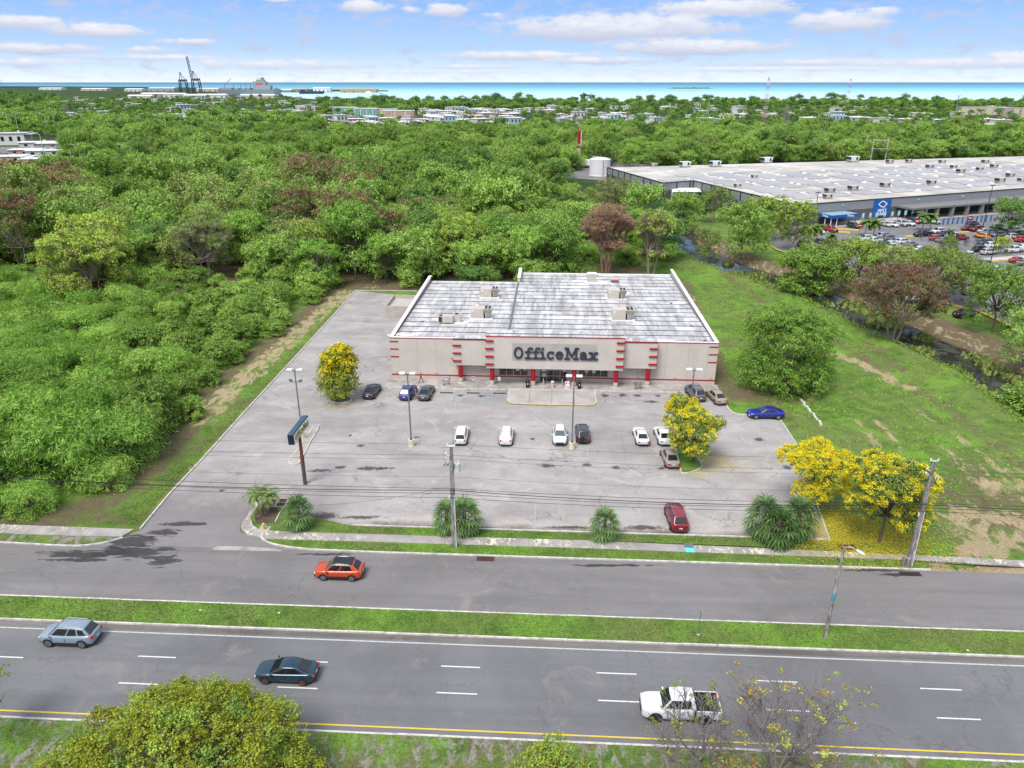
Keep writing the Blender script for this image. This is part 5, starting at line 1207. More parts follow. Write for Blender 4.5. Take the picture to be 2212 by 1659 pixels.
L_GREEN = leafmat('green', [(0.052, 0.096, 0.018), (0.153, 0.261, 0.047), (0.303, 0.472, 0.094), (0.558, 0.728, 0.186)], sc=.35)
L_BRIGHT = leafmat('bright', [(0.057, 0.102, 0.015), (0.174, 0.283, 0.047), (0.345, 0.511, 0.096), (0.616, 0.72, 0.201)], sc=.5)
L_FEATH = leafmat('feathery', [(0.045, 0.095, 0.013), (0.144, 0.282, 0.041), (0.291, 0.503, 0.08), (0.568, 0.706, 0.179)], sc=.35)
L_DARK = leafmat('dark', [(0.055, 0.122, 0.037), (0.105, 0.211, 0.052), (0.173, 0.304, 0.069), (0.273, 0.413, 0.119)], sc=.3)
L_OLIVE = leafmat('olive', [(0.071, 0.096, 0.033), (0.19, 0.24, 0.068), (0.338, 0.392, 0.118), (0.525, 0.544, 0.234)], sc=.5)
L_YGREEN = leafmat('yellow_green', [(0.07, 0.134, 0.019), (0.221, 0.334, 0.048), (0.428, 0.545, 0.088), (0.648, 0.707, 0.147)], sc=.6)
L_RUST = leafmat('rust', [(0.11, 0.065, 0.04), (0.19, 0.105, 0.06), (0.27, 0.15, 0.085), (0.31, 0.22, 0.12)], sc=.6, trans=.12)
L_REDT = leafmat('red_twig', [(0.3, 0.17, 0.12), (0.42, 0.25, 0.18), (0.5, 0.33, 0.25)], sc=.6)
L_RUSTY = leafmat('rust_green', [(0.068, 0.121, 0.024), (0.128, 0.176, 0.045), (0.178, 0.165, 0.06), (0.212, 0.143, 0.065)], sc=.9, trans=.15)
L_GOLD = leafmat('gold_flowers', [(0.36, 0.28, 0.012), (0.62, 0.5, 0.015), (0.8, 0.69, 0.025), (0.88, 0.8, 0.06)], sc=.9, trans=.2)
L_FORE = leafmat('olive_gold', [(0.072, 0.107, 0.013), (0.183, 0.23, 0.02), (0.319, 0.352, 0.03), (0.425, 0.411, 0.04), (0.386, 0.288, 0.035)], sc=1.0)
L_PALM = leafmat('palm', [(0.035, 0.075, 0.025), (0.09, 0.17, 0.05), (0.17, 0.28, 0.09), (0.3, 0.38, 0.16)], sc=.9)
L_PALMB = leafmat('bright_palm', [(0.06, 0.12, 0.02), (0.12, 0.22, 0.03), (0.2, 0.32, 0.05)], sc=.6)
L_ORANGE = leafmat('orange_leaves', [(0.1, 0.12, 0.02), (0.22, 0.22, 0.03), (0.45, 0.2, 0.03), (0.55, 0.17, 0.03)], sc=1.5)
M_BARK = material('bark', lambda t: pbr(t, t.mix(t.noise(t.scale(t.pos(), 6, 6, 1), 1.5, 5, .7), (.055, .040, .030), (.19, .155, .12)), .95))
M_PALEBARK = material('pale_bark', lambda t: pbr(t, t.mix(t.noise(t.scale(t.pos(), 5, 5, 1), 1.5, 5, .7), (.16, .13, .10), (.36, .31, .25)), .95))
M_REDBARK = material('reddish_bark', lambda t: pbr(t, t.mix(t.noise(t.scale(t.pos(), 1, 1, 1), .6, 5, .7), (.24, .12, .09), (.40, .27, .20)), .95))
M_GREYBARK = material('grey_bark', lambda t: pbr(t, t.mix(t.noise(t.scale(t.pos(), 5, 5, 1), 1.5, 5, .7), (.10, .085, .085), (.27, .24, .23)), .95))
def make_lobes(rs, Rr, z0, z1, n, lr=(.30, .46), flat=.75, shape='dome'):
    c = []
    for i in range(n):
        a = i * 2.39996 + rs.rand() * .6; q = math.sqrt((i + .5) / n)
        r = Rr * .78 * q * (.85 + .3 * rs.rand())
        zt = (1 - (r / Rr) ** 2) ** .5 if r < Rr else 0
        z = z0 + (z1 - z0) * (.28 + .62 * zt) * (.82 + .3 * rs.rand()) if shape == 'dome' else z0 + (z1 - z0) * rs.uniform(.2, .95)
        R_ = Rr * rs.uniform(*lr)
        c.append((r * math.cos(a), r * math.sin(a), min(z, z1 - R_ * flat * .5), R_, R_, R_ * flat))
    if shape == 'dome':
        for k in range(max(3, n // 3)):
            a = rs.rand() * 6.28; r = Rr * .62; R_ = Rr * rs.uniform(*lr); c.append((r * math.cos(a), r * math.sin(a), z0 + (z1 - z0) * .22, R_, R_, R_ * .8))
        if z0 < z1 * .08:
            for k in range(8):
                a = k * .785 + rs.rand() * .5; r = Rr * .66; R_ = Rr * rs.uniform(.32, .42); c.append((r * math.cos(a), r * math.sin(a), R_ * .7, R_, R_, R_ * .95))
                if z1 > 9: c.append((r * .95 * math.cos(a + .4), r * .95 * math.sin(a + .4), z1 * .36, R_, R_, R_ * .9))
    return np.array(c)
def leaves_np(rs, lobes, n, L, Wd, droop=.0, inner=.25, up=.35, nj=.42):
    """n leaf blades spread through the shells of the lobes"""
    per = 18; m = n // per + 1
    w = lobes[:, 3] ** 2; k = rs.choice(len(lobes), m, p=w / w.sum()); lb = lobes[k]
    d = rs.normal(size=(m, 3)); d[:, 2] = d[:, 2] * .9 + up; d /= np.linalg.norm(d, axis=1)[:, None]
    q = (1 - inner * rs.rand(m) ** 1.5) * (1 + .11 * rs.normal(size=m))
    C_ = lb[:, :3] + d * lb[:, 3:6] * q[:, None]; sg = np.repeat(L * rs.uniform(.45, .95, m), per)[:n, None]
    d = np.repeat(d, per, 0)[:n]; P = np.repeat(C_, per, 0)[:n] + rs.normal(size=(n, 3)) * sg * np.array([1, 1, .7])
    nr = d + rs.normal(size=(n, 3)) * nj; nr[:, 2] += .15; nr /= np.linalg.norm(nr, axis=1)[:, None]
    ax = np.cross(nr, rs.normal(size=(n, 3))); ax /= (np.linalg.norm(ax, axis=1)[:, None] + 1e-9); ax = np.where(((ax * d).sum(1) < 0)[:, None], -ax, ax)
    ax = ax + d * .45; ax[:, 2] -= droop; ax /= np.linalg.norm(ax, axis=1)[:, None]
    s_ = np.cross(nr, ax); s_ /= (np.linalg.norm(s_, axis=1)[:, None] + 1e-9)
    ln = (L * rs.uniform(.6, 1.35, n))[:, None]; wd = (Wd * rs.uniform(.7, 1.3, n))[:, None]
    V = np.stack([P - ax * ln * .5, P + s_ * wd * .5, P + ax * ln * .5, P - s_ * wd * .5], 1).reshape(-1, 3)
    V[:, 2] = np.maximum(V[:, 2], .02)
    return V, np.arange(n * 4).reshape(n, 4)
def limbs(rs, lobes, h0, r0, stems=1, z_base=0.0, spread=.4, twigs=0, twig_r=.02, droop=0.0):
    mb = MB(); L = lobes[np.argsort(-lobes[:, 2])]
    for s in range(stems):
        a = 6.28 * s / stems + rs.rand(); off = spread * (stems > 1)
        b = Vector((off * math.cos(a), off * math.sin(a), z_base)); top = Vector((off * 2.2 * math.cos(a) + rs.uniform(-.2, .2), off * 2.2 * math.sin(a) + rs.uniform(-.2, .2), h0))
        mid = b.lerp(top, .5) + Vector((rs.uniform(-.12, .12), rs.uniform(-.12, .12), 0))
        mb.tube([b - Vector((0, 0, .2)), mid, top], [r0, r0 * .8, r0 * .62], 8)
        for j in range(s, len(L), stems):
            e = Vector(L[j, :3]); m = top.lerp(e, .5) + Vector((rs.uniform(-.25, .25), rs.uniform(-.25, .25), -.08 * (e - top).length))
            mb.tube([top - Vector((0, 0, .05)), m, e], [r0 * .5, r0 * .32, r0 * .12], 5)
            for k in range(twigs):
                d = Vector(rs.normal(size=3)); d.z = abs(d.z) * .8; d.normalize(); q = e + Vector((d.x * L[j, 3], d.y * L[j, 4], d.z * L[j, 5])) * rs.uniform(.7, 1.1)
                st_ = m.lerp(e, rs.uniform(.2, 1)); mm = st_.lerp(q, .5) + Vector(rs.normal(size=3)) * .12
                mb.tube([st_, mm, q], [twig_r * 1.6, twig_r, twig_r * .4], 4)
    return mb
TREE_N = {}
def tree_proto(name, seed, Rr, H, n_lobes, n_leaf, L, Wd, mat, z0=.15, lr=(.30, .46), trunk=.16, stems=1, flat=.75, bark=None, top_mat=None, top_frac=.3, twigs=0, droop=.15, h0=.35, mix_mat=None, mix=.0, twig_r=.02, inner=.3, spread=.4, scatter_top=None):
    rs = np.random.RandomState(seed); lob = make_lobes(rs, Rr, H * z0, H, n_lobes, lr, flat)
    V, F = leaves_np(rs, lob, n_leaf, L, Wd, droop, inner)
    mi = np.zeros(n_leaf, int); mats = [mat]
    ctr = V.reshape(-1, 4, 3).mean(1)
    if top_mat is not None:
        mats.append(top_mat); z = ctr[:, 2] / H + (rs.rand(n_leaf) - .5) * .25 + .12 * np.sin(ctr[:, 0] * 1.7) * np.sin(ctr[:, 1] * 1.9 + seed); mi[z > 1 - top_frac] = 1
    if mix_mat is not None:
        mats.append(mix_mat); kk = np.sin(ctr[:, 0] * 1.9 + seed) + np.sin(ctr[:, 1] * 2.3) + np.sin(ctr[:, 2] * 2.1 + 1) + rs.normal(size=n_leaf) * .5
        mi[kk > np.quantile(kk, 1 - mix)] = len(mats) - 1
    e = empty(name, (0, 0, -60))
    np_obj('crown', V, F, mats, e, midx=mi)
    limbs(rs, lob, H * h0, trunk, stems, twigs=twigs, twig_r=twig_r, spread=spread).build('trunk', bark or M_BARK, e)
    return e
TREES = []
def tree(proto, p, rz, sc, lab, group=None, cat='tree', name=None):
    e = copy_tree(proto); place(e, p, rz, sc, lab, group, cat)
    if name: e.name = name
    return e
# forest kinds (near detail)
PN = {
 'green': [tree_proto('broadleaf_tree', 11, 4.2, 7.0, 16, 8000, .36, .15, L_GREEN), tree_proto('broadleaf_tree', 12, 3.6, 6.2, 13, 7000, .34, .15, L_GREEN, mix_mat=L_BRIGHT, mix=.2), tree_proto('broadleaf_tree', 13, 4.6, 7.8, 18, 9000, .38, .14, L_FEATH, droop=.4, mix_mat=L_GREEN, mix=.4)],
 'feather': [tree_proto('feathery_shrub', 21, 3.9, 5.2, 15, 9500, .55, .085, L_FEATH, z0=.05, droop=.55, flat=.6), tree_proto('feathery_shrub', 22, 3.3, 4.6, 13, 8000, .5, .09, L_BRIGHT, z0=.05, droop=.5, flat=.65, mix_mat=L_FEATH, mix=.5)],
 'shrub': [tree_proto('leafy_shrub', 31, 3.0, 4.4, 14, 8000, .30, .17, L_GREEN, z0=.05, mix_mat=L_BRIGHT, mix=.35), tree_proto('leafy_shrub', 32, 2.6, 3.8, 12, 7000, .28, .17, L_BRIGHT, z0=.05, mix_mat=L_GREEN, mix=.5)],
 'dark': [tree_proto('dark_tree', 41, 4.0, 7.4, 15, 8000, .34, .17, L_DARK)],
 'yellow': [tree_proto('yellow_green_tree', 51, 4.4, 7.6, 15, 7000, .36, .18, L_YGREEN, twigs=4, bark=M_PALEBARK, inner=.2, mix_mat=L_RUSTY, mix=.22)],
 'rust': [tree_proto('rust_topped_tree', 61, 5.6, 10.5, 20, 10000, .34, .13, L_OLIVE, twigs=8, bark=M_PALEBARK, top_mat=L_RUST, top_frac=.17, mix_mat=L_GREEN, mix=.5, lr=(.24, .36))],
 'olive': [tree_proto('olive_tree', 71, 4.2, 7.6, 15, 6500, .34, .15, L_OLIVE, twigs=8, bark=M_PALEBARK, mix_mat=L_GREEN, mix=.35)],
 'bare': [tree_proto('bare_branched_tree', 81, 3.6, 8.6, 14, 1100, .26, .12, L_RUSTY, twigs=34, bark=M_PALEBARK, twig_r=.03, stems=2, lr=(.3, .45))],
}
ALLP = [p for v in PN.values() for p in v]
# ---- where the woods stand
EXCL = [at(-400, 1165), at(20, 1122), at(160, 1112), at(290, 1040), at(360, 975), at(415, 905), at(455, 845), at(530, 782), at(610, 722), at(680, 663), at(722, 622), bp(-7, 52), bp(17, 51), bp(36, 51.5), at(1440, 558), Vector((44, 222, 0)), Vector((39, 250, 0)), Vector((36, 290, 0)), Vector((30, 330, 0)), Vector((27, 372, 0)), Vector((38, 402, 0)), Vector((95, 405, 0)), Vector((300, 452, 0)), Vector((520, 470, 0)), Vector((520, 0, 0)), Vector((-200, 0, 0))]
rs = np.random.RandomState(5)
SPOTS = [('rust', 60, 395, 50), ('rust', 150, 460, 45), ('rust', 40, 465, 38), ('rust', 705, 415, 70), ('rust', 790, 440, 38), ('rust', 885, 495, 30), ('yellow', 205, 535, 70), ('yellow', 120, 490, 26), ('yellow', 985, 495, 50), ('bare', 450, 450, 28), ('bare', 300, 455, 26), ('bare', 600, 500, 30), ('olive', 385, 470, 40), ('olive', 480, 520, 46), ('olive', 620, 470, 40), ('olive', 1300, 430, 50), ('bare', 1085, 322, 30), ('yellow', 1010, 330, 26), ('dark', 230, 320, 26), ('dark', 1190, 370, 28)]
def kind_at(X, Y, q):
    for k, x, y, r in SPOTS:
        if (X - x) ** 2 + (Y - y) ** 2 < r * r and q < (.42 if k == 'rust' else .62): return k
        if (X - x) ** 2 + (Y - y) ** 2 < r * r and q < .85: return 'olive'
    if Y > 600 or (X < 720 and Y > 575): return 'shrub' if X > 330 + (q - .5) * 300 else 'feather'
    if q < .62: return 'green'
    if q < .74: return 'feather'
    if q < .83: return 'dark'
    if q < .90: return 'olive'
    return 'shrub' if q < .97 else 'yellow'
HOUSEZONE = [at(-80, 282), at(136, 282), at(150, 340), at(100, 392), at(-80, 400)]
BIGP = [(*at(x, y)[:2], r) for x, y, r in [(1308, 592, 9), (1405, 592, 7), (985, 592, 7), (205, 655, 8), (660, 560, 7), (755, 572, 7), (845, 585, 6), (55, 590, 8), (1170, 572, 7), (1090, 560, 6), (690, 622, 4), (450, 600, 6), (1335, 462, 8)]]
cand = []
def scatter(y0_, y1_, sp, xr):
    for yy in np.arange(y0_, y1_, sp):
        for xx in np.arange(-xr(yy), xr(yy), sp):
            x = xx + rs.uniform(-.45, .45) * sp; y = yy + rs.uniform(-.45, .45) * sp
            if inside(x, y, EXCL) or (120 < y < 280 and any((x - a) ** 2 + (y - b) ** 2 < r * r for a, b, r in BIGP)): continue
            X, Y, zc = proj((x, y, 4))
            if X < -750 or X > 2800 or Y > 1750: continue
            cand.append((x, y, X, Y))
scatter(58, 150, 4.7, lambda y: y * 1.2 + 20); scatter(150, 180, 6.6, lambda y: y * 1.2 + 20); scatter(180, 330, 8.4, lambda y: y * 1.05 + 20)
nearc = sorted(cand, key=lambda c: c[0] ** 2 + c[1] ** 2)
NIND = 250
inv = [c for c in nearc if -120 < c[2] < 2330]; ind = inv[:NIND]; rest = inv[NIND:] + [c for c in nearc if not -120 < c[2] < 2330]
LABS = {'green': 'green broadleaf tree', 'feather': 'light feathery bush', 'shrub': 'bright leafy bush', 'dark': 'dark green dense tree', 'yellow': 'yellow green tree', 'rust': 'tall rust topped tree', 'olive': 'olive tinted open tree', 'bare': 'nearly leafless pale tree'}
NMS = {'green': 'broadleaf_tree', 'feather': 'feathery_shrub', 'shrub': 'leafy_shrub', 'dark': 'dark_tree', 'yellow': 'yellow_green_tree', 'rust': 'rust_topped_tree', 'olive': 'olive_tree', 'bare': 'bare_branched_tree'}
def zone(x, y, X, Y):
    if Y > 1000: return 'in the thicket corner by the street at far left'
    if X > 1000: return 'in the woods behind the %s of the store' % ('left end' if X < 1100 else 'middle' if X < 1250 else 'right end')
    if X > 700: return 'beyond the back lot, %s' % ('near its kerb' if y < 175 else 'deeper in the woods')
    dE, _ = seg_dist(np.array(x), np.array(y), [(p.x, p.y) for p in EXCL[:11]])
    k = 'near' if y < 85 else 'lower middle' if y < 105 else 'middle' if y < 125 else 'upper middle' if y < 145 else 'far'
    if dE < 6: return 'on the thicket edge facing the drive, %s part' % k
    return 'in the left thicket, %s, %s' % (k, 'right side' if dE < 14 else 'middle' if dE < 26 else 'left side')
for i, (x, y, X, Y) in enumerate(ind):
    k = kind_at(X, Y, rs.rand()); P = PN[k][rs.randint(len(PN[k]))]
    s = rs.uniform(.8, 1.15) * (.92 if k in ('shrub', 'feather') else 1.0)
    dE, _ = seg_dist(np.array(x), np.array(y), [(p.x, p.y) for p in EXCL[:14]])
    if dE < 3: s *= .7
    if Y > 860 and dE > 3: s *= 1.2
    if y > 146 and k not in ('shrub', 'feather', 'bare'): s *= 1.45
    if x > 12 and y < 172: s *= .5
    if y < 162 and x > -36: s *= .75
    z_ = zone(x, y, X, Y)
    tree(P, (x, y, -.1), rs.uniform(0, 6.28), (s * rs.uniform(.9, 1.15), s * rs.uniform(.9, 1.15), s * rs.uniform(.8, 1.3)), ('tall ' if s > 1.02 else 'low ' if s < .88 else '') + LABS[k].replace('tall ', '') + ' ' + z_, NMS[k].replace('_', ' ') + 's of the near woods', 'tree' if k not in ('shrub', 'feather') else 'bush', NMS[k])
# ---- the rest of the woods: one stuff object, instanced from coarse trees
FARC = bpy.data.collections.new('far_tree_kinds')
def far_proto(name, seed, Rr, H, nl, nleaf, L, Wd, mats, mixf=0, top=0):
    r_ = np.random.RandomState(seed); lob = make_lobes(r_, Rr, H * .1, H, nl, (.3, .46), .75); V, F = leaves_np(r_, lob, nleaf, L, Wd, .1, .3, .5)
    ctr = V.reshape(-1, 4, 3).mean(1); mi = np.zeros(nleaf, int)
    if len(mats) > 1:
        kk = np.sin(ctr[:, 0] * 1.3) + np.sin(ctr[:, 1] * 1.5 + seed) + r_.normal(size=nleaf) * .4
        if top: kk = ctr[:, 2] + np.sin(ctr[:, 0] * 1.5) + r_.normal(size=nleaf) * .6
        mi[kk > np.quantile(kk, 1 - mixf)] = 1
    o = np_obj(name, V, F, mats, None, midx=mi); COL.objects.unlink(o); FARC.objects.link(o); return o
MIDK = [far_proto('a0', 1, 4.6, 7.5, 15, 5200, .50, .24, [L_GREEN, L_BRIGHT], .25), far_proto('a1', 2, 4.2, 6.6, 13, 5000, .52, .20, [L_FEATH, L_GREEN], .5), far_proto('a2', 3, 4.4, 7.4, 14, 4800, .48, .24, [L_DARK, L_GREEN], .2),
        far_proto('a3', 4, 4.4, 7.5, 14, 4600, .48, .20, [L_OLIVE, L_GREEN], .45), far_proto('a4', 5, 5.0, 8.8, 16, 5200, .48, .20, [L_OLIVE, L_RUST], .15, 1), far_proto('a5', 6, 4.4, 7.5, 14, 4800, .50, .22, [L_BRIGHT, L_GREEN], .4)]
FARK = [far_proto('b0', 7, 4.8, 7.5, 10, 900, 1.15, .6, [L_GREEN, L_FEATH], .3), far_proto('b1', 8, 5.2, 8.0, 10, 900, 1.2, .6, [L_DARK, L_GREEN], .3), far_proto('b2', 9, 4.6, 7.0, 9, 850, 1.15, .6, [L_FEATH, L_BRIGHT], .3), far_proto('b3', 10, 5.5, 10, 9, 900, 1.2, .6, [L_DARK])]
cand = []
scatter(330, 620, 7.6, lambda y: y * 1.05 + 20)
NEARZ = HOUSEZONE
HOUSES = [(40, 348, 15), (30, 330, 12), (36, 312, 15), (30, 290, 9), (44, 372, 14)]    # filled below: (x, y, radius) kept clear of trees
HWY = [Vector((-900, 560, 0)), at(600, 272), at(1240, 281), at(1700, 281), at(2212, 290), at(2500, 296)]
def clear(x, y): return any((x - a) ** 2 + (y - b) ** 2 < r * r for a, b, r in HOUSES)
# ================================================================ BIG STORE BEYOND THE CREEK
ZS = 6.5
SNW, SA, SB, SCn = at(1311.7, 362, ZS), at(1432, 395.7, ZS), at(1498, 390.5, ZS), at(1721, 443.5, ZS)
FD = (at(2212, 407.6, ZS) - SCn).normalized(); FN = Vector((FD.y, -FD.x, 0))      # along / out of the front
SE = SCn + FD * 210; BKd = FD
SNE = at(2212, 336, ZS) + (at(2212, 336, ZS) - at(1500, 351, ZS)).normalized() * 60
WH = [SNW, SA, SB, SCn, SE, SNE]
def f_swall(t):
    v = t.pos(); X, Y, Z = t.sep(v); n = t.noise(v, .6, 5, .6)
    lo = t.mix(n, (.060, .062, .068), (.105, .107, .115)); hi = t.mix(n, (.19, .197, .212), (.26, .267, .285))
    c = t.mix(t.maprange(Z, 3.75, 3.8), lo, hi)
    w = t.noise(t.scale(v, 2, 2, .1), 1.5, 3, .6); c = t.mix(t.maprange(w, .55, .7, 0, .3), c, (.14, .14, .15))
    return pbr(t, c, .8)
M_SW = material('two_tone_grey_wall', f_swall)
def f_sroof(t):
    v = t.pos(); n = t.noise(v, .06, 7, .7, .5); m = t.noise(v, .35, 6, .7)
    c = t.mix(t.maprange(n, .4, .6), (.34, .32, .285), (.50, .475, .43)); c = t.mix(t.maprange(m, .55, .7, 0, .6), c, (.24, .225, .20)); c = t.mix(t.maprange(t.noise(v, .09, 4), .56, .62, 0, .5), c, (.60, .59, .56))
    return pbr(t, c, .8)
M_SR = material('tan_membrane_roof', f_sroof)
big = empty('warehouse_store', (SCn.x, SCn.y, 0), 0, 'huge grey warehouse store across the creek with solar panels all over its flat tan roof', 'store building')
def loc_(p): return Vector((p.x - SCn.x, p.y - SCn.y, p.z if len(p) > 2 else 0))
W2 = [loc_(p) for p in WH]
n = len(W2)
for i in range(n):
    a, b = W2[i], W2[(i + 1) % n]; d = (b - a); d.z = 0; L_ = d.length; d.normalize(); nn = Vector((d.y, -d.x, 0))
    mb = MB(); q = [a + nn * 0, b, b - nn * .4, a - nn * .4]
    mb.hexa([(p.x, p.y, -.1) for p in q][::1], [(p.x, p.y, ZS - .02) for p in q]); mb.build('wall', M_SW, big)
    if i < 5:
        mb = MB(); q = [a - d * .1 + nn * .12, b + d * .1 + nn * .12, b - nn * .35, a - nn * .35]
        mb.hexa([(p.x, p.y, ZS - .01) for p in q], [(p.x, p.y, ZS + .22) for p in q]); mb.build('roof_edge', M_TRIM if i < 4 else M_SW, big)
    if i in (0, 1, 2):
        for k in range(int(L_ / 6.5) + 1):
            c = a + d * (k * 6.5 + .2); mb = MB(); mb.hexa([(c.x, c.y, 0), (c.x + d.x * .3, c.y + d.y * .3, 0), (c.x + d.x * .3 + nn.x * .25, c.y + d.y * .3 + nn.y * .25, 0), (c.x + nn.x * .25, c.y + nn.y * .25, 0)], [(c.x, c.y, ZS), (c.x + d.x * .3, c.y + d.y * .3, ZS), (c.x + d.x * .3 + nn.x * .25, c.y + d.y * .3 + nn.y * .25, ZS), (c.x + nn.x * .25, c.y + nn.y * .25, ZS)])
            mb.build('pilaster', M_TRIM, big)
sheet('roof', W2, ZS - .01, M_SR, parent=big)
def sp(a, b, z=0.0): return loc_(SCn + FD * a - FN * b + Vector((0, 0, z)))      # a along front, b back from the front
def sbox(name, a0, a1, b0, b1, z0, z1, mat, par=None, **k):
    mb = MB(); q = [sp(a0, b0), sp(a1, b0), sp(a1, b1), sp(a0, b1)]
    mb.hexa([(p.x, p.y, z0) for p in q], [(p.x, p.y, z1) for p in q]); return mb.build(name, mat, par or big, **k)
# solar arrays and skylights in rows over the roof
M_PV = material('solar_glass', lambda t: pbr(t, t.mix(t.noise(t.pos(), .08, 3), (.24, .235, .245), (.42, .415, .42)), .62, 0, None, .3))
M_SKYL = plain('skylight_white', (.66, .66, .66), .5)
W2d = [(p.x, p.y) for p in W2]; rr = random.Random(3); cnt = 0; sk = 0
cells = [(a, b) for b in range(9, 118, 8) for a in range(-6, 190, 14)]
M_PVE = M_TRIM
for a, b in cells:
    ok = all(inside(*sp(a + u, b + v)[:2], W2d) for u in (-1.5, 13) for v in (-1.5, 7))
    if not ok or rr.random() < .12: continue
    if cnt < 98:
        mb = MB()
        for row in range(3):
            b0 = b + row * 2.35 + .2; a0 = a + rr.choice((0, 0, 1.2, 2.4)); a1 = a + 12.6 - rr.choice((0, 0, 1.6, 3))
            q = [sp(a0, b0), sp(a1, b0), sp(a1, b0 + 2.0), sp(a0, b0 + 2.0)]
            mb.hexa([(p.x, p.y, ZS + .03) for p in q], [(p.x, p.y, ZS + (.14 if i < 2 else .32)) for i, p in enumerate(q)])
        mb.build('solar_array', M_PV, big); cnt += 1
    if sk < 98:
        q = sp(a + 13.1, b + rr.choice((1.5, 3.6, 5.6))); MB().ell((q.x, q.y, ZS + .05), (1.0, 1.0, .45), 8, 5).build('skylight', M_SKYL, big); sk += 1
# roof machines
def f_unit(beige): return M_RTU if beige else M_WHITEP
UC = []
def runit(px, py, sc, beige, lab):
    p = at(px, py, ZS); e = empty('rooftop_unit', (p.x, p.y, ZS + .02), R(22), lab, 'air conditioner', 'air conditioners on the warehouse roof')
    m = M_RTU if beige else M_LAMPW; s = sc
    MB().box(-1.7 * s, 1.7 * s, -1.1 * s, 1.1 * s, 0, .35 * s).build('curb', M_METAL, e)
    mb = MB(); mb.hexa([(-1.7 * s, -1.1 * s, .4 * s), (1.0 * s, -1.1 * s, .4 * s), (1.0 * s, 1.1 * s, .4 * s), (-1.7 * s, 1.1 * s, .4 * s)], [(-1.9 * s, -1.15 * s, 1.9 * s), (1.8 * s, -1.15 * s, 1.9 * s), (1.8 * s, 1.15 * s, 1.9 * s), (-1.9 * s, 1.15 * s, 1.9 * s)]); mb.build('cabinet', m, e)
    mb = MB(); mb.hexa([(-2.3 * s, -.95 * s, 1.0 * s), (-1.85 * s, -.95 * s, .9 * s), (-1.85 * s, .95 * s, .9 * s), (-2.3 * s, .95 * s, 1.0 * s)], [(-2.1 * s, -.95 * s, 1.75 * s), (-1.91 * s, -.95 * s, 1.75 * s), (-1.91 * s, .95 * s, 1.75 * s), (-2.1 * s, .95 * s, 1.75 * s)]); mb.build('intake_hood', M_BLACK, e)
    MB().box(.2 * s, .9 * s, -1.16 * s, -1.1 * s, .7 * s, 1.7 * s).build('coil_panel', M_BLACK, e)
    return e
for (x, y, s, b, l) in [(1480, 358, 1.25, 0, 'large white rooftop unit nearest the left end of the warehouse roof'), (1545, 357, 1.3, 0, 'second large white rooftop unit from the left on the far roof edge'), (1656, 349, 1.35, 0, 'third large white rooftop unit on the far roof edge'), (1842, 347, 1.4, 0, 'large white rooftop unit beside the roof poles'), (1412, 357, .8, 1, 'small beige box unit at the left end of the warehouse roof'),
                        (1594, 402, .7, 1, 'small unit with a black hood on the near left part of the warehouse roof'), (1630, 382, .7, 1, 'small beige unit left of the middle of the warehouse roof'), (1793, 414, .95, 1, 'beige unit with a big black hood above the front wall'), (1788, 426, .8, 1, 'low beige unit closest to the front wall of the warehouse'), (1843, 409, .95, 1, 'beige unit right of the hooded one above the front wall'), (1912, 402, .95, 1, 'beige unit above the right end of the blue sign'), (2012, 396, .9, 1, 'beige unit above the colonnade'),
                        (1922, 350, .9, 1, 'beige unit right of the roof poles'), (1963, 348, .8, 1, 'beige unit in the far middle of the roof'), (2035, 350, .85, 1, 'beige unit right of the far middle of the roof'), (2008, 361, .9, 1, 'beige unit in the second row behind the colonnade'), (2075, 371, .95, 1, 'beige unit in the third row at the right'), (2060, 361, .8, 1, 'small beige unit behind the third row'), (2116, 366, .8, 1, 'beige unit right of the third row'), (2128, 350, .9, 1, 'beige unit on the far right of the roof'), (2147, 360, .9, 1, 'beige unit second from the right edge'), (2160, 392, 1.0, 1, 'big hooded beige unit near the right edge'), (2182, 380, .9, 1, 'beige unit behind the big hooded one at the right edge'), (2206, 390, .8, 1, 'beige unit cut by the right edge of the picture')]:
    runit(x, y + 3, s, b, l)
# blue banner sign with emblem and words on the front wall
s0 = (loc_(at(1850, 428, ZS)) ).dot(FD) if False else None
def along(px, py, z):     # distance along the front wall of the point the photograph shows there
    p = at(px, py, z) - SCn; return p.dot(FD)
a0 = along(1886, 432, ZS - .2); a1 = along(1914, 428, ZS - .2)
M_SBLUE = plain('banner_blue', (.005, .10, .36), .5, var=.06); M_SWHITE = plain('sign_white', (.80, .80, .80), .5, var=.04)
bs = sbox('banner_sign', a0, a1, -.35, -.02, 1.15, 6.50, M_SBLUE)
mid = (a0 + a1) / 2; wdt = a1 - a0
def front_pts(pts, depth=.05): return [Vector((*sp(mid + x, -.36)[:2], z)) for x, z in pts]
def wallstroke(pts, w, name, par):
    mb = MB()
    P = front_pts(pts); out = sp(0, -1) - sp(0, 0)
    for i in range(len(P) - 1):
        d = (P[i + 1] - P[i]).normalized(); nn = d.cross(out).normalized() * w / 2
        q = [P[i] - nn - d * w * .2, P[i + 1] - nn + d * w * .2, P[i + 1] + nn + d * w * .2, P[i] + nn - d * w * .2]
        off = out * (.03 + .004 * i); mb.hexa([p for p in q], [p + off for p in q])
    return mb.build(name, M_SWHITE, par)
em = wdt * .25
wallstroke([(-.10 * wdt, 5.75), (-em, 4.9), (-.02 * wdt, 3.95)], .30, 'emblem', bs); wallstroke([(.02 * wdt, 5.85), (em, 4.9), (.10 * wdt, 4.05)], .30, 'emblem', bs)
wallstroke([(-.12 * wdt, 5.80), (.02 * wdt, 5.85)], .26, 'emblem', bs); wallstroke([(-.02 * wdt, 3.95), (.12 * wdt, 4.0)], .26, 'emblem', bs)
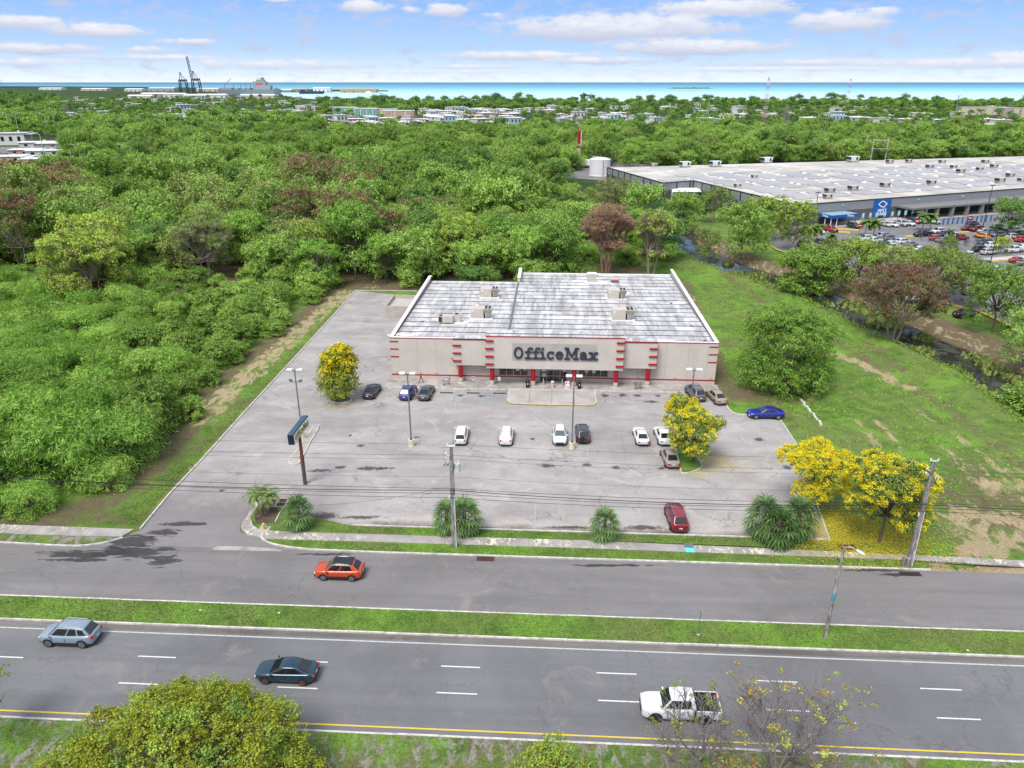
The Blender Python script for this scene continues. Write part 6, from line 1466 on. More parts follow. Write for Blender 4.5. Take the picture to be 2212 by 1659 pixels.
def text_on(word, size, loc, rot, mat, par, name='lettering', ext=.02, bold=.012):
    cu = bpy.data.curves.new(name, 'FONT'); cu.body = word; cu.size = size; cu.extrude = ext; cu.offset = bold * size; cu.align_x = 'CENTER'
    t_ = bpy.data.objects.new('t', cu); COL.objects.link(t_); dg = bpy.context.evaluated_depsgraph_get()
    me = bpy.data.meshes.new_from_object(t_.evaluated_get(dg)); bpy.data.objects.remove(t_)
    me.materials.clear(); me.materials.append(mat); o = bpy.data.objects.new(name, me); link(o, par); o.location = loc; o.rotation_euler = rot; return o
FA = math.atan2(FD.y, FD.x)
q = sp(mid, -.40); text_on("sam's", 1.75, (q.x, q.y, 2.55), (math.pi / 2, 0, FA), M_SWHITE, bs); text_on("club", 1.75, (q.x, q.y, 1.35), (math.pi / 2, 0, FA), M_SWHITE, bs)
# pickup canopy
ca0 = along(1768, 463, 3.2); ca1 = ca0 + 10.5
can = empty('pickup_canopy', (0, 0, 0), 0, 'blue pickup canopy with a pale roof on white posts left of the store front', 'canopy'); can.location = (SCn.x, SCn.y, 0)
sbox('canopy_roof', ca0, ca1, -5.8, -.4, 3.55, 3.7, plain('canopy_top', (.22, .34, .42), .6), can); sbox('fascia', ca0 - .05, ca1 + .05, -6.0, -5.803, 2.75, 3.72, M_SBLUE, can); sbox('fascia', ca0 - .25, ca0 - .053, -6.0, -.4, 2.75, 3.72, M_SBLUE, can)
for a in (ca0 + .3, ca0 + 2.6, ca1 - .3):
    for b in (-5.5, -3): q = sp(a, b); MB().cyl((q.x, q.y, 0), (q.x, q.y, 3.5), .12, n=8).build('post', M_SWHITE if a < ca1 - 1 else M_SBLUE, can)
q = sp(ca0 + 7.4, -6.03); text_on('Pickup', 1.0, (q.x, q.y, 2.95), (math.pi / 2, 0, FA), M_SWHITE, can); q = sp(ca0 - .28, -3.4); text_on('Pickup', .9, (q.x, q.y, 2.97), (math.pi / 2, 0, FA - math.pi / 2), M_SWHITE, can)
# colonnade
cc0 = a1 + 2.6
sbox('canopy_slab', cc0, 208, -7.0, -.003, 3.55, 4.15, plain('grey_fascia', (.17, .17, .17), .8)); sbox('entrance_recess', cc0 + 10, 206, -.02, .2, .0, 3.5, M_BLACK)
for k in range(16):
    a = cc0 + 4 + k * 7.0; sbox('pillar', a, a + 1.1, -6.8, -5.7, 0, 3.55, plain('grey_pillar', (.20, .19, .175), .85))
for k, x in enumerate((1762, 1990, 2135)):
    p_ = along(x, 432, 5.5); sbox('wall_light', p_, p_ + .3, -.3, -.003, 5.3, 5.6, M_LAMPW)
sbox('red_kerb_band', 0, ca0, -.06, -.003, .0, .25, M_RED)
# service yard on the left flank, green fence, carport, tank, trailer, pylon sign
e = empty('yard_canopy', (0, 0, 0), 0, 'white arched shelter in the service yard beside the grey side wall', 'shelter'); c0 = at(1480, 430); e.location = c0
mb = MB(); [mb.add([(-6, -4 + 8 * k / 8, 3.2 + 1.0 * math.sin(math.pi * k / 8)), (7, -4 + 8 * k / 8, 3.2 + 1.0 * math.sin(math.pi * k / 8)), (7, -4 + 8 * (k + 1) / 8, 3.2 + 1.0 * math.sin(math.pi * (k + 1) / 8)), (-6, -4 + 8 * (k + 1) / 8, 3.2 + 1.0 * math.sin(math.pi * (k + 1) / 8))], [(0, 1, 2, 3)]) for k in range(8)]; mb.build('roof', M_WHITEP, e)
MB().box(-6, -5.8, -4, 4, 0, 3.2).build('end_panel', M_WHITEP, e); mb = MB(); [mb.cyl((x, y, 0), (x, y, 3.2), .1, n=6) for x in (-5.5, 0, 6.6) for y in (-3.9, 3.9)]; mb.build('posts', M_METAL, e)
M_GF = plain('green_windscreen', (.01, .12, .09), .8)
for pts, l in (([(1396, 433), (1410, 442), (1455, 446)], 'green screened yard fence left of the service shelter'), ([(1432, 431), (1396, 431)], 'short green screened fence along the grey wall')):
    mb = MB(); P = [at(*q) for q in pts]
    for a, b in zip(P[:-1], P[1:]): d = (b - a).normalized(); nn = Vector((-d.y, d.x, 0)) * .06; mb.hexa([a, b, b + nn, a + nn], [p + Vector((0, 0, 2.3)) for p in (a, b, b + nn, a + nn)])
    tag(mb.build('screen_fence', M_GF), l, 'fence')
# yard slab and parking
def apoly(name, pts, z, mat): return sheet(name, [at(*p) for p in pts], z, mat, kind='structure')
M_SLOT = material('store_lot_asphalt', lambda t: asphalt(t, (.155, .15, .158), (.20, .195, .20), .4, (.6, .6), .2))
apoly('tank_yard', [(1228, 384), (1228, 372), (1330, 350), (1430, 340), (1400, 400), (1330, 392), (1275, 388)], .05, M_SLOT)
lotp = [SCn - FN * .0 + Vector((0, 0, 0)), SCn + FD * 215, at(2500, 480), at(2900, 760), at(2260, 702), at(2212, 742 - 20), at(2170, 700), at(2110, 672), at(2056, 660), at(1950, 628), at(1870, 618), at(1800, 592), at(1745, 562), at(1680, 541), at(1655, 528), at(1662, 505)]
sheet('store_parking_lot', lotp, .05, M_SLOT, kind='structure')
kerb('store_lot_kerb', [at(1655, 528), at(1680, 541), at(1745, 562), at(1800, 592), at(1870, 618), at(1950, 628), at(2056, 660), at(2110, 672), at(2170, 700), at(2212, 722), at(2260, 744)], .35, -.02, .2, M_YKERB)
sheet('store_walk', [SCn + FD * (ca0 + 2) , SCn + FD * 208, SCn + FD * 208 + FN * 9.5, SCn + FD * (ca0 + 2) + FN * 6.4], .16, M_CONC, kind='structure', thick=.15)
slot = bpy.data.objects['store_parking_lot']
p = at(1295, 379); e = empty('storage_tank', (p.x, p.y, 0), 0, 'white cylindrical storage tank with a shallow domed roof beyond the creek', 'storage tank')
M_TANK = plain('tank_white', (.62, .60, .60), .55, var=.1)
tk = MB().cyl((0, 0, 0), (0, 0, 7.6), 5.0, n=40, caps=False); tk.cyl((0, 0, 0), (0, 0, .3), 5.2, n=40); tk.build('shell', M_TANK, e, smooth=True)
mb = MB(); mb.cyl((0, 0, 7.6), (0, 0, 8.25), 5.08, 3.0, 40, caps=False); mb.cyl((0, 0, 8.25), (0, 0, 8.6), 3.0, .4, 40); mb.build('roof', M_TANK, e)
MB().cyl((1.0, -5.2, 0), (1.0, -5.2, 7.8), .12, n=6).build('red_pipe', plain('pink_pipe', (.42, .16, .17), .6), e); MB().tube([(-3.8, -1, 7.8), (-3.8, -1, 8.8), (-1, 0, 8.9), (-1, 0, 8.4)], .07, 5).build('railing', M_SWHITE, e)
p = at(1249, 362); e = empty('pylon_sign', (p.x, p.y, 0), 0, 'tall narrow red and white pylon sign on a pink column beside the tank', 'pylon sign')
MB().box(-.8, .8, -.5, .5, 0, 10.2).build('column', plain('pink_column', (.50, .25, .27), .7), e); MB().box(-.85, .85, -.7, .7, 10.2, 18.5).build('red_panel', M_RED, e); MB().box(.853, 1.1, -.7, .7, 10.6, 18.2).build('white_edge', M_SWHITE, e); MB().box(-.88, .88, -.74, .74, 11.0, 12.0).build('band', M_METAL, e)
p = at(1255, 366); e = empty('semi_trailer', (p.x + 1, p.y + 9, 0), R(-6), 'long white box trailer parked behind the tank', 'trailer')
MB().box(-6.5, 6.5, -1.3, 1.3, 1.2, 4.1).build('box', M_SWHITE, e, bevel=.05); MB().box(-4.7, -2.9, -1.315, -1.303, 2.2, 3.6).build('dark_emblem', M_NAVY, e); mb = MB(); [mb.cyl((x, -1.2, .5), (x, 1.2, .5), .5, n=12) for x in (-5, -3.8, 4.5)]; mb.build('wheels', M_TYRE, e)
# ---- parked cars of the store
def C7(x, y): return (1728 + x * .21873, 403.2 + y * .21873)
LC = {'w': WHT, 's': (.42, .43, .43), 'g': (.14, .15, .16), 'k': (.012, .013, .015), 'b': (.01, .05, .28), 'n': (.02, .05, .10), 'r': (.40, .012, .02), 'm': (.16, .01, .018), 't': (.36, .32, .26), 'lb': (.26, .34, .42), 'dg': (.02, .05, .035), 'o': (.55, .25, .02)}
NM = {'w': 'white', 's': 'silver', 'g': 'grey', 'k': 'black', 'b': 'blue', 'n': 'navy', 'r': 'red', 'm': 'maroon', 't': 'beige', 'lb': 'pale blue', 'dg': 'dark green', 'o': 'orange'}
HF = math.atan2(FN.y, FN.x); HA = FA
PK = [(525, 408, 'dg', 'suv', 1), (835, 392, 's', 'sedan', 1), (905, 394, 'w', 'sedan', 1), (985, 386, 's', 'pickup', 1), (1072, 385, 'w', 'hatch', 1), (1120, 362, 'n', 'suv', 1), (1190, 360, 'w', 'suv', 1), (1310, 366, 'w', 'suv', 1),
 (295, 445, 'r', 'pickup', 1), (178, 462, 'w', 'sedan', 1), (50, 590, 'dg', 'suv', 0), (130, 610, 'w', 'sedan', 0), (200, 580, 'k', 'pickup', 0),
 (650, 535, 'w', 'suv', 0), (720, 560, 'w', 'pickup', 0), (830, 510, 'lb', 'suv', 0), (880, 535, 'g', 'suv', 0), (940, 560, 'lb', 'sedan', 0), (745, 590, 's', 'sedan', 0), (1015, 570, 'w', 'suv', 0), (1090, 592, 'g', 'sedan', 0), (830, 590, 'k', 'sedan', 0), (905, 625, 'w', 'pickup', 0), (965, 648, 'b', 'hatch', 0), (1055, 660, 't', 'suv', 0), (1245, 645, 'k', 'sedan', 0), (1180, 640, 'w', 'sedan', 0), (1435, 690, 's', 'sedan', 0),
 (1200, 492, 'k', 'pickup', 0), (1365, 462, 'w', 'suv', 0), (1440, 490, 'n', 'suv', 0), (1340, 530, 'r', 'hatch', 0), (1405, 552, 'g', 'sedan', 0), (1500, 510, 'w', 'suv', 0), (1575, 530, 'm', 'pickup', 0), (1790, 512, 'o', 'suv', 2), (1700, 392, 'k', 'suv', 0), (1660, 432, 'm', 'sedan', 0), (1745, 442, 'm', 'suv', 0), (1820, 458, 's', 'sedan', 0), (1870, 475, 'g', 'suv', 0), (1960, 430, 'dg', 'pickup', 0), (1950, 498, 'g', 'suv', 0), (2060, 432, 'w', 'sedan', 0), (2120, 455, 'w', 'suv', 0), (2100, 518, 's', 'suv', 0), (2190, 545, 'r', 'suv', 0), (2190, 490, 'k', 'suv', 0),
 (1825, 578, 'n', 'suv', 0), (1895, 606, 'w', 'suv', 0), (1775, 642, 'k', 'suv', 0), (1858, 672, 's', 'suv', 0), (2110, 650, 'w', 'pickup', 0), (2145, 748, 'r', 'sedan', 0), (2215, 775, 'g', 'sedan', 0), (1810, 800, 'k', 'suv', 0), (1880, 822, 'w', 'sedan', 0), (1950, 845, 'w', 'sedan', 0), (1700, 880, 'w', 'sedan', 0), (1690, 1065, 'lb', 'sedan', 0), (1615, 1282, 'k', 'sedan', 0), (2200, 945, 'w', 'sedan', 0), (290, 640, 'w', 'sedan', 0), (430, 655, 'w', 'sedan', 0), (680, 725, 'w', 'sedan', 0), (1140, 1135, 's', 'sedan', 0), (2205, 620, 'w', 'sedan', 0), (230, 660, 'w', 'suv', 0), (350, 690, 's', 'sedan', 0), (1990, 870, 'w', 'sedan', 0), (1620, 700, 'g', 'sedan', 0)]
KN = {'suv': 'SUV', 'sedan': 'sedan', 'pickup': 'pickup truck', 'hatch': 'hatchback'}
def where(x, y):
    if y < 400 and x < 1350: return 'parked at the warehouse front'
    if x < 450: return 'in the far lot near the pickup canopy'
    if x < 1300: return 'in the left rows of the far lot'
    if x < 1640: return 'in the far lot by the cart corral'
    if y < 560: return 'in the upper right rows of the far lot'
    return 'in the lower right rows of the far lot'
pc = {}; tot = {}
for x, y, c, k, m in PK: tot[(c, k, where(x, y))] = tot.get((c, k, where(x, y)), 0) + 1
ORD = ['leftmost', 'second from left', 'third from left', 'fourth from left', 'fifth from left', 'sixth from left', 'seventh from left']
for x, y, c, k, m in sorted(PK):
    w_k = (c, k, where(x, y)); i = pc.get(w_k, 0); pc[w_k] = i + 1
    lab = '%s %s %s' % (NM[c], KN[k], w_k[2])
    if tot[w_k] > 1: lab += ', ' + ORD[i]
    ang = (HF if m == 1 else HF + math.pi if m == 2 else HA + (0 if (x * 7 + y) % 3 else math.pi) - R(6))
    car(k, *C7(x, y), ang, LC[c], lab, 'pickup truck' if k == 'pickup' else 'car', 'cars parked at the far warehouse store', z=.06)
for k_ in list(CARP): purge(CARP[k_])
# faint stall lines
for a in range(20, 150, 3):
    for b in (16, 46, 52):
        if b > 20 and a < 44: continue
        q0 = SCn + FD * a + FN * (b - 5.2); q1 = SCn + FD * a + FN * b
        if a % 9 == 2: continue
        d = FD * .12; 
        if proj(q0)[0] > 2230: continue
        sheet('stall_line', [q0, q0 + d, q1 + d, q1], .058, M_WORN, parent=slot) if (a // 3) % 3 == 0 else None
# blue bollards, parking signs, stop signs, posts, light poles
for k in range(11):
    p = at(*C7(1410 + k * 47, 372 - k * 3.2 + 6)); o = MB().cyl((0, 0, 0), (0, 0, 2.0), .22, n=8).build('bollard', M_SBLUE); place(o, (p.x, p.y, .16), 0, label='blue bollard in the line before the colonnade, counted %s from the left end' % ['first', 'second', 'third', 'fourth', 'fifth', 'sixth', 'seventh', 'eighth', 'ninth', 'tenth', 'last'][k], cat='bollard', group='blue bollards before the colonnade')
for k, (x, y) in enumerate([(465, 350), (532, 343), (608, 338), (680, 333), (742, 328), (822, 322), (896, 320), (960, 312), (1027, 308), (1098, 295), (1168, 290), (1233, 285)]):
    p = at(*C7(x, y + 30)); e = empty('parking_sign', (p.x, p.y, .16), FA, 'blue and white parking sign standing along the warehouse wall, number %s counting from the canopy' % ['one', 'two', 'three', 'four', 'five', 'six', 'seven', 'eight', 'nine', 'ten', 'eleven', 'twelve'][k], 'parking sign', 'blue parking signs along the warehouse wall')
    MB().cyl((0, 0, 0), (0, 0, 3.0), .05, n=6).build('post', M_METAL, e); MB().box(-.55, .55, -.09, -.052, 1.7, 3.3).build('plate', plain('pale_blue_plate', (.25, .48, .58), .5), e); MB().box(-.25, .2, -.1, -.093, 2.2, 2.9).build('symbol', M_SWHITE, e)
for x, y, l in ((575, 470, 'round red stop sign near the pickup canopy'), (1135, 425, 'red stop sign between the palms and the parked cars'), (1655, 392, 'red stop sign at the right end of the front row')):
    p = at(*C7(x, y + 20)); e = empty('stop_sign', (p.x, p.y, .06), 0, l, 'stop sign'); MB().cyl((0, 0, 0), (0, 0, 3.0), .07, n=6).build('post', M_METAL, e); MB().cyl((0, -.12, 3.1), (0, -.08, 3.1), .72, n=8).build('plate', M_RED, e); MB().box(-.45, .45, -.14, -.123, 3.0, 3.25).build('white_word_bar', M_SWHITE, e)
for bx, by, ty, l, tx in ((135, 360, 124, 'thin dark light pole by the pickup canopy', 182), (1805, 405, -5, 'tall dark light pole at the right part of the colonnade', 1912), (1860, 830, 545, 'dark light pole near the white cars at the lower right', 1917)):
    p = at(*C7(bx, by)); q = p.copy(); h = 9.5
    for _ in range(60):
        if proj((p.x, p.y, h))[1] > C7(tx, ty)[1]: h += .1
    e = empty('light_pole', (p.x, p.y, .05), FA, l, 'light pole'); MB().cyl((0, 0, 0), (0, 0, h), .13, .09, 8).build('pole', M_DARK, e); MB().box(-1.0, 1.0, -.2, .2, h, h + .2).build('lamp_head', M_DARK, e)
# cart corral, motorcycle, people
p = at(*C7(1600, 585)); e = empty('cart_corral', (p.x, p.y, .06), FA - R(4), 'metal cart corral filled with carts in the middle of the far lot', 'cart corral')
mb = MB()
for y in (-1.6, 1.6):
    for z in (.5, 1.0): mb.tube([(-9, y, z), (9, y, z)], .05, 5)
    for x in range(-9, 10, 3): mb.tube([(x, y, 0), (x, y, 1.05)], .05, 5)
mb.build('rails', M_METAL, e)
for j, y in enumerate((-.7, .7)):
    for k in range(4):
        c_ = copy_tree(CART); pp = e.matrix_basis @ Vector((-7.5 + k * 4.2 + j, y, 0)); place(c_, (pp.x, pp.y, .06), FA, 1.25, label='grey shopping cart among those parked inside the far cart corral', group='carts in the far corral')
for k, (x, y, sh, pa, l) in enumerate([(470, 372, (.6, .6, .6), (.1, .1, .12), 'person in white beside the canopy at the warehouse front'), (1265, 545, (.3, .45, .7), (.08, .1, .2), 'person in pale blue, left of the pair near the red car'), (1300, 545, (.25, .35, .6), (.03, .04, .08), 'person in blue, right of the pair near the red car'), (1195, 525, (.35, .3, .28), (.03, .03, .03), 'person in brown behind the black pickup truck'), (960, 335, (.3, .6, .05), (.03, .04, .08), 'person in a lime vest by the warehouse wall')]):
    p = at(*C7(x, y + 8)); person((p.x, p.y, .06), R(-90 + 60 * k), sh, pa, (.22, .13, .09), (.02, .015, .01), .3, l, None)
p = at(*C7(1665, 668)); e = empty('motorcycle', (p.x, p.y, .06), R(160), 'white motorcycle standing behind the dark SUV at the lower right', 'motorcycle')
for x in (-.7, .7): MB().cyl((x, -.06, .32), (x, .06, .32), .32, n=14).build('wheel', M_TYRE, e)
MB().hexa([(-.7, -.14, .45), (.5, -.14, .45), (.5, .14, .45), (-.7, .14, .45)], [(-.95, -.2, .85), (.55, -.16, .95), (.55, .16, .95), (-.95, .2, .85)]).build('body', M_SWHITE, e); MB().box(-.6, .1, -.15, .15, .87, .98).build('seat', M_BLACK, e); MB().tube([(.55, -.38, 1.1), (.5, 0, 1.0), (.55, .38, 1.1)], .03, 5).build('handlebar', M_METAL, e)
for x, y, l in ((470, 428, 'yellow kerb island right of the red pickup truck'), (380, 452, 'short yellow kerb island before the canopy'), (1085, 495, 'yellow kerb end of the planted island left of the black pickup'), (1620, 455, 'yellow rimmed island below the colonnade')):
    p = at(*C7(x, y)); o = MB().box(-3.2 if x < 1000 else -1.5, 3.2 if x < 1000 else 1.5, -.5, .5, 0, .25).build('yellow_island', M_YEL); place(o, (p.x, p.y, .05), FA - R(8) if x > 1000 else -R(20), label=l, cat='kerb island')
for x, y in ((1950, 712),):
    p = at(*C7(x + 120, y)); o = MB().box(-8, 9, -1.4, 1.4, 0, .22).build('planted_island', M_CONC); place(o, (p.x, p.y, .05), FA - R(6), label='long concrete island with a yellow rim at the lower right of the far lot', cat='kerb island'); MB().box(-8.3, 9, -1.7, -1.403, 0, .23).build('yellow_rim', M_YEL, o)
# ================================================================ SINGLE TREES AND PALMS
def flower_tree(seed, Rr, H, gold, nleaf=12000, z0=.28, lean=0):
    rs = np.random.RandomState(seed); lob = make_lobes(rs, Rr, H * z0, H, 17, (.26, .38), .72)
    e = empty('flowering_tree', (0, 0, -60))
    nG = int(nleaf * (1 - gold)); V, F = leaves_np(rs, lob, nG, .26, .12, .1, .45)
    np_obj('crown', V, F, [L_OLIVE, L_GREEN], e, midx=(rs.rand(nG) < .5).astype(int))
    # flower bunches: small balls of petals on the outer shell
    nb = int(nleaf * gold / 20); w = lob[:, 3] ** 2; k = rs.choice(len(lob), nb, p=w / w.sum()); d = rs.normal(size=(nb, 3)); d[:, 2] = d[:, 2] * .9 + .45; d /= np.linalg.norm(d, axis=1)[:, None]
    keep = (np.sin(d[:, 0] * 3 + seed) + np.sin(k * 1.7 + seed) > -1.3 + (1 - gold)); k, d = k[keep], d[keep]; nb = len(k)
    c = lob[k, :3] + d * lob[k, 3:6] * rs.uniform(.92, 1.08, (nb, 1)); m = 34
    P = np.repeat(c, m, 0) + rs.normal(size=(nb * m, 3)) * .125 * np.array([1, 1, .8]); n = len(P)
    ax = rs.normal(size=(n, 3)); ax /= np.linalg.norm(ax, axis=1)[:, None]; s_ = np.cross(ax, rs.normal(size=(n, 3))); s_ /= np.linalg.norm(s_, axis=1)[:, None]
    a, b = ax * .065, s_ * .055; V = np.stack([P - a, P + b, P + a, P - b], 1).reshape(-1, 3)
    np_obj('blossoms', V, np.arange(n * 4).reshape(n, 4), L_GOLD, e)
    limbs(rs, lob, H * .33, .17, 1, twigs=5, twig_r=.018).build('trunk', M_BARK, e)
    return e
FT = [(flower_tree(3, 3.75, 7.2, .80, 34000), 1752, 1100, 1.0, 0, 'full round tree covered in bright yellow blossom beside the fan palms'),
      (flower_tree(8, 4.2, 8.6, .50, 34000, .34), 1898, 1172, 1.0, 1, 'yellow flowering tree with a dark leaning trunk next to the right utility pole'),
      (flower_tree(5, 2.4, 5.7, .58, 16000), 1466, 950, 1.0, 2, 'upright yellow flowering tree at the back of the tree island'),
      (flower_tree(6, 3.2, 6.2, .46, 22000), 1497, 1000, 1.0, 3, 'spreading half green, half yellow tree at the near end of the tree island')]
for P, x, y, s, r_, l in FT: place(P, at(x, y) + Vector((0, 0, .1)), r_ * 1.3, s, l, 'yellow flowering trees', 'tree')
# left island tree: yellow top, olive skirt
rs9 = np.random.RandomState(9); e = empty('flowering_tree', at(735, 866), 0, 'narrow tree with yellow blossoming top and olive lower crown left in the lot', 'tree', 'yellow flowering trees')
lob = np.array([(0, 0, 1.6, 1.9, 1.9, 1.0), (.9, .3, 2.4, 1.5, 1.5, 1.2), (-.9, -.2, 2.3, 1.5, 1.5, 1.2), (.3, -.7, 3.0, 1.4, 1.4, 1.1), (-.6, .5, 3.6, 1.5, 1.5, 1.2), (.8, .4, 4.2, 1.4, 1.4, 1.1), (-.3, 0, 5.0, 1.4, 1.4, 1.1), (.6, 0, 5.7, 1.1, 1.1, .9)], float)
V, F = leaves_np(rs9, lob, 9000, .28, .13, .1, .4); z = V.reshape(-1, 4, 3).mean(1)[:, 2]; np_obj('crown', V, F, [L_FORE, L_YGREEN], e, midx=(rs9.rand(9000) < .3).astype(int))
n = 5200; V, F = leaves_np(rs9, lob[4:], n, .2, .17, .0, .12, .5); np_obj('blossoms', V, F, L_GOLD, e); limbs(rs9, lob, 1.2, .15, 2, twigs=3).build('trunk', M_BARK, e); e.scale = (1.25, 1.25, 1.3)
# big bushy tree in the field
P = tree_proto('feathery_tree', 91, 7.2, 11.2, 30, 60000, .40, .11, L_FEATH, z0=.03, lr=(.26, .38), trunk=.16, stems=5, twigs=8, bark=M_PALEBARK, droop=.3, mix_mat=L_YGREEN, mix=.28, twig_r=.028, inner=.45)
place(P, at(1688, 832), .5, 1.0, 'big bushy feathery green tree growing to the ground in the field right of the store', cat='tree')
DIM = {'green': (4.2, 7.0), 'dark': (4, 7.4), 'yellow': (4.4, 7.6), 'rust': (5.6, 10.5), 'olive': (4.2, 7.6), 'bare': (3.6, 8.6), 'feather': (3.9, 5.2), 'shrub': (3, 4.4)}
def spec(kind, x, y, Rr, H, lab, rz=0.0, z=0.0):
    r0, h0 = DIM[kind]; e = tree(PN[kind][0], at(x, y, z), rz, (Rr / r0, Rr / r0, H / h0), lab, None, 'tree', NMS[kind]); return e
def bigtree(name, seed, x, y, Rr, H, n, mat, lab, z=0, **k):
    kw = dict(z0=.18, lr=(.20, .32), trunk=.24, stems=3, twigs=12, bark=M_PALEBARK, twig_r=.045, h0=.34, inner=.5, spread=.7, L=.40, Wd=.17, nl=26); kw.update(k)
    P = tree_proto(name, seed, Rr, H, kw.pop('nl'), n, kw.pop('L'), kw.pop('Wd'), mat, **kw); place(P, at(x, y, z), seed * .7, 1.0, lab, cat='tree'); return P
bigtree('rusty_tree', 95, 1925, 745, 8.4, 13.8, 27000, L_RUSTY, 'wide rusty brown half bare tree with pale forked trunks on the creek bank', -1.5, top_mat=L_RUST, top_frac=.46, mix_mat=L_OLIVE, mix=.22, twigs=20, z0=.36, L=.36, Wd=.13)
bigtree('reddish_bare_tree', 97, 1308, 592, 6.8, 16.0, 8500, L_REDT, 'tall reddish brown bare twigged tree rising just behind the store', z0=.3, twigs=50, stems=5, mix_mat=L_OLIVE, mix=.25, bark=M_REDBARK, twig_r=.075, L=.36, Wd=.14)
bigtree('pale_twiggy_tree', 98, 1405, 592, 5.0, 14.4, 7500, L_YGREEN, 'pale twiggy yellow green tree at the right back corner of the store', z0=.2, twigs=26, mix_mat=L_RUSTY, mix=.4, twig_r=.06)
bigtree('umbrella_tree', 99, 1742, 640, 7.2, 10.2, 30000, L_BRIGHT, 'wide bright green round crowned tree beside the creek', -1, z0=.12, mix_mat=L_GREEN, mix=.3, L=.44, Wd=.22, twigs=0)
bigtree('yellow_green_tree', 101, 985, 592, 7.4, 13.6, 26000, L_YGREEN, 'large yellow green tree behind the back left part of the store', mix_mat=L_GREEN, mix=.35, z0=.1)
bigtree('yellow_green_tree', 102, 205, 655, 9.4, 14.6, 30000, L_YGREEN, 'broad bright yellow green tree rising from the left thicket', mix_mat=L_RUSTY, mix=.22, z0=.2, L=.46)
bigtree('rust_topped_tree', 103, 660, 560, 8.0, 17.5, 26000, L_OLIVE, 'huge rust topped olive tree, left one of the group beyond the back lot', top_mat=L_RUST, top_frac=.30, mix_mat=L_GREEN, mix=.4, z0=.25)
bigtree('rust_topped_tree', 104, 755, 572, 8.6, 18.5, 28000, L_OLIVE, 'tallest rust topped olive tree, middle one of the group beyond the back lot', top_mat=L_RUST, top_frac=.32, mix_mat=L_GREEN, mix=.4, z0=.25)
bigtree('rust_topped_tree', 105, 845, 585, 6.4, 15, 18000, L_OLIVE, 'rusty topped olive tree nearest the store in the group beyond the back lot', top_mat=L_RUST, top_frac=.34, mix_mat=L_GREEN, mix=.5, z0=.2)
bigtree('rust_topped_tree', 106, 55, 590, 9.5, 18.5, 26000, L_OLIVE, 'huge rust topped olive tree at the left edge above the thicket', top_mat=L_RUST, top_frac=.36, mix_mat=L_GREEN, mix=.35, z0=.25, L=.46)
bigtree('broadleaf_tree', 107, 1170, 572, 8.8, 11.5, 28000, L_GREEN, 'large green tree behind the middle of the store', mix_mat=L_FEATH, mix=.4, z0=.06, twigs=2)
bigtree('broadleaf_tree', 108, 1090, 560, 7.6, 13, 24000, L_BRIGHT, 'large bright green tree behind the left middle of the store', mix_mat=L_GREEN, mix=.6, z0=.06, twigs=2)
bigtree('broadleaf_tree', 109, 690, 622, 5.2, 10.5, 18000, L_FEATH, 'drooping green tree at the head of the back lot', z0=.06, twigs=2, droop=.5)
bigtree('twiggy_tree', 110, 450, 600, 7.5, 13, 9000, L_RUSTY, 'grey brown twiggy tree standing over the left thicket', twigs=34, mix_mat=L_GREEN, mix=.5, twig_r=.06)
bigtree('olive_tree', 111, 1335, 462, 9.5, 11.0, 22000, L_OLIVE, 'broad brushy olive tree below the left end of the warehouse', mix_mat=L_RUSTY, mix=.3, z0=.05, L=.5)
bigtree('olive_tree', 112, 2010, 642, 8.0, 10.2, 20000, L_OLIVE, 'wide olive green tree at the far lot edge, right behind the rusty tree', mix_mat=L_YGREEN, mix=.35, z0=.2)
spec('green', 2142, 716, 5.4, 11.5, 'full green tree at the edge of the far lot near the right edge', 1.0); spec('yellow', 1850, 622, 6.0, 10.5, 'olive yellow tree at the far lot edge, left of the rusty tree', 2.0)
spec('olive', 1910, 640, 5.6, 10.4, 'thin olive tree just behind the rusty tree', .4); spec('olive', 2085, 668, 5.2, 9.6, 'olive green tree between the rusty tree and the full green tree', 5.0)
spec('green', 1600, 560, 6.6, 13.6, 'dark bushy tree on the creek bank left of the umbrella crowned tree', 2.0); spec('yellow', 1645, 515, 6.6, 11.5, 'yellow green tree in front of the warehouse side wall', 4.0)
spec('olive', 1540, 480, 6.5, 10.5, 'grey olive tree below the service yard', 1.0); spec('yellow', 1712, 545, 5.4, 13, 'tall yellow green tree at the left corner of the far lot', .2)
spec('green', 1470, 505, 6.0, 11.5, 'bright green tree at the left end of the creek by the green fence', 3.3); spec('olive', 1525, 562, 3.6, 7.6, 'small grey green tree at the left bend of the creek', 2.7)
spec('dark', 2175, 507, 5.0, 10.2, 'dark round tree before the colonnade near the right edge', 1.1); spec('dark', 2235, 520, 4.6, 8.5, 'dark tree cut by the right edge before the colonnade', .3)
spec('green', 2228, 800, 4.8, 9.0, 'dark green bush tree on the far creek bank at the right edge', .9); spec('shrub', 2200, 900, 3.6, 3.6, 'low bush on the creek bank at the right edge', .9, -2); spec('shrub', 2235, 905, 4.6, 5, 'tall bush on the creek bank cut by the right edge', .9, -2)
spec('green', 2048, 545, 1.8, 4, 'small green lot tree beside the parked cars', .9); spec('yellow', 2160, 550, 2.2, 4.5, 'small yellow green lot tree near the right rows', .9); spec('olive', 1900, 565, 2.1, 4, 'small olive lot tree among the left rows', .9)
spec('dark', 1205, 395, 6, 9.5, 'dark green dense tree left of the storage tank', .5); spec('olive', 1795, 588, 3.6, 7.5, 'slim olive tree between the umbrella crowned tree and the far lot', 3)
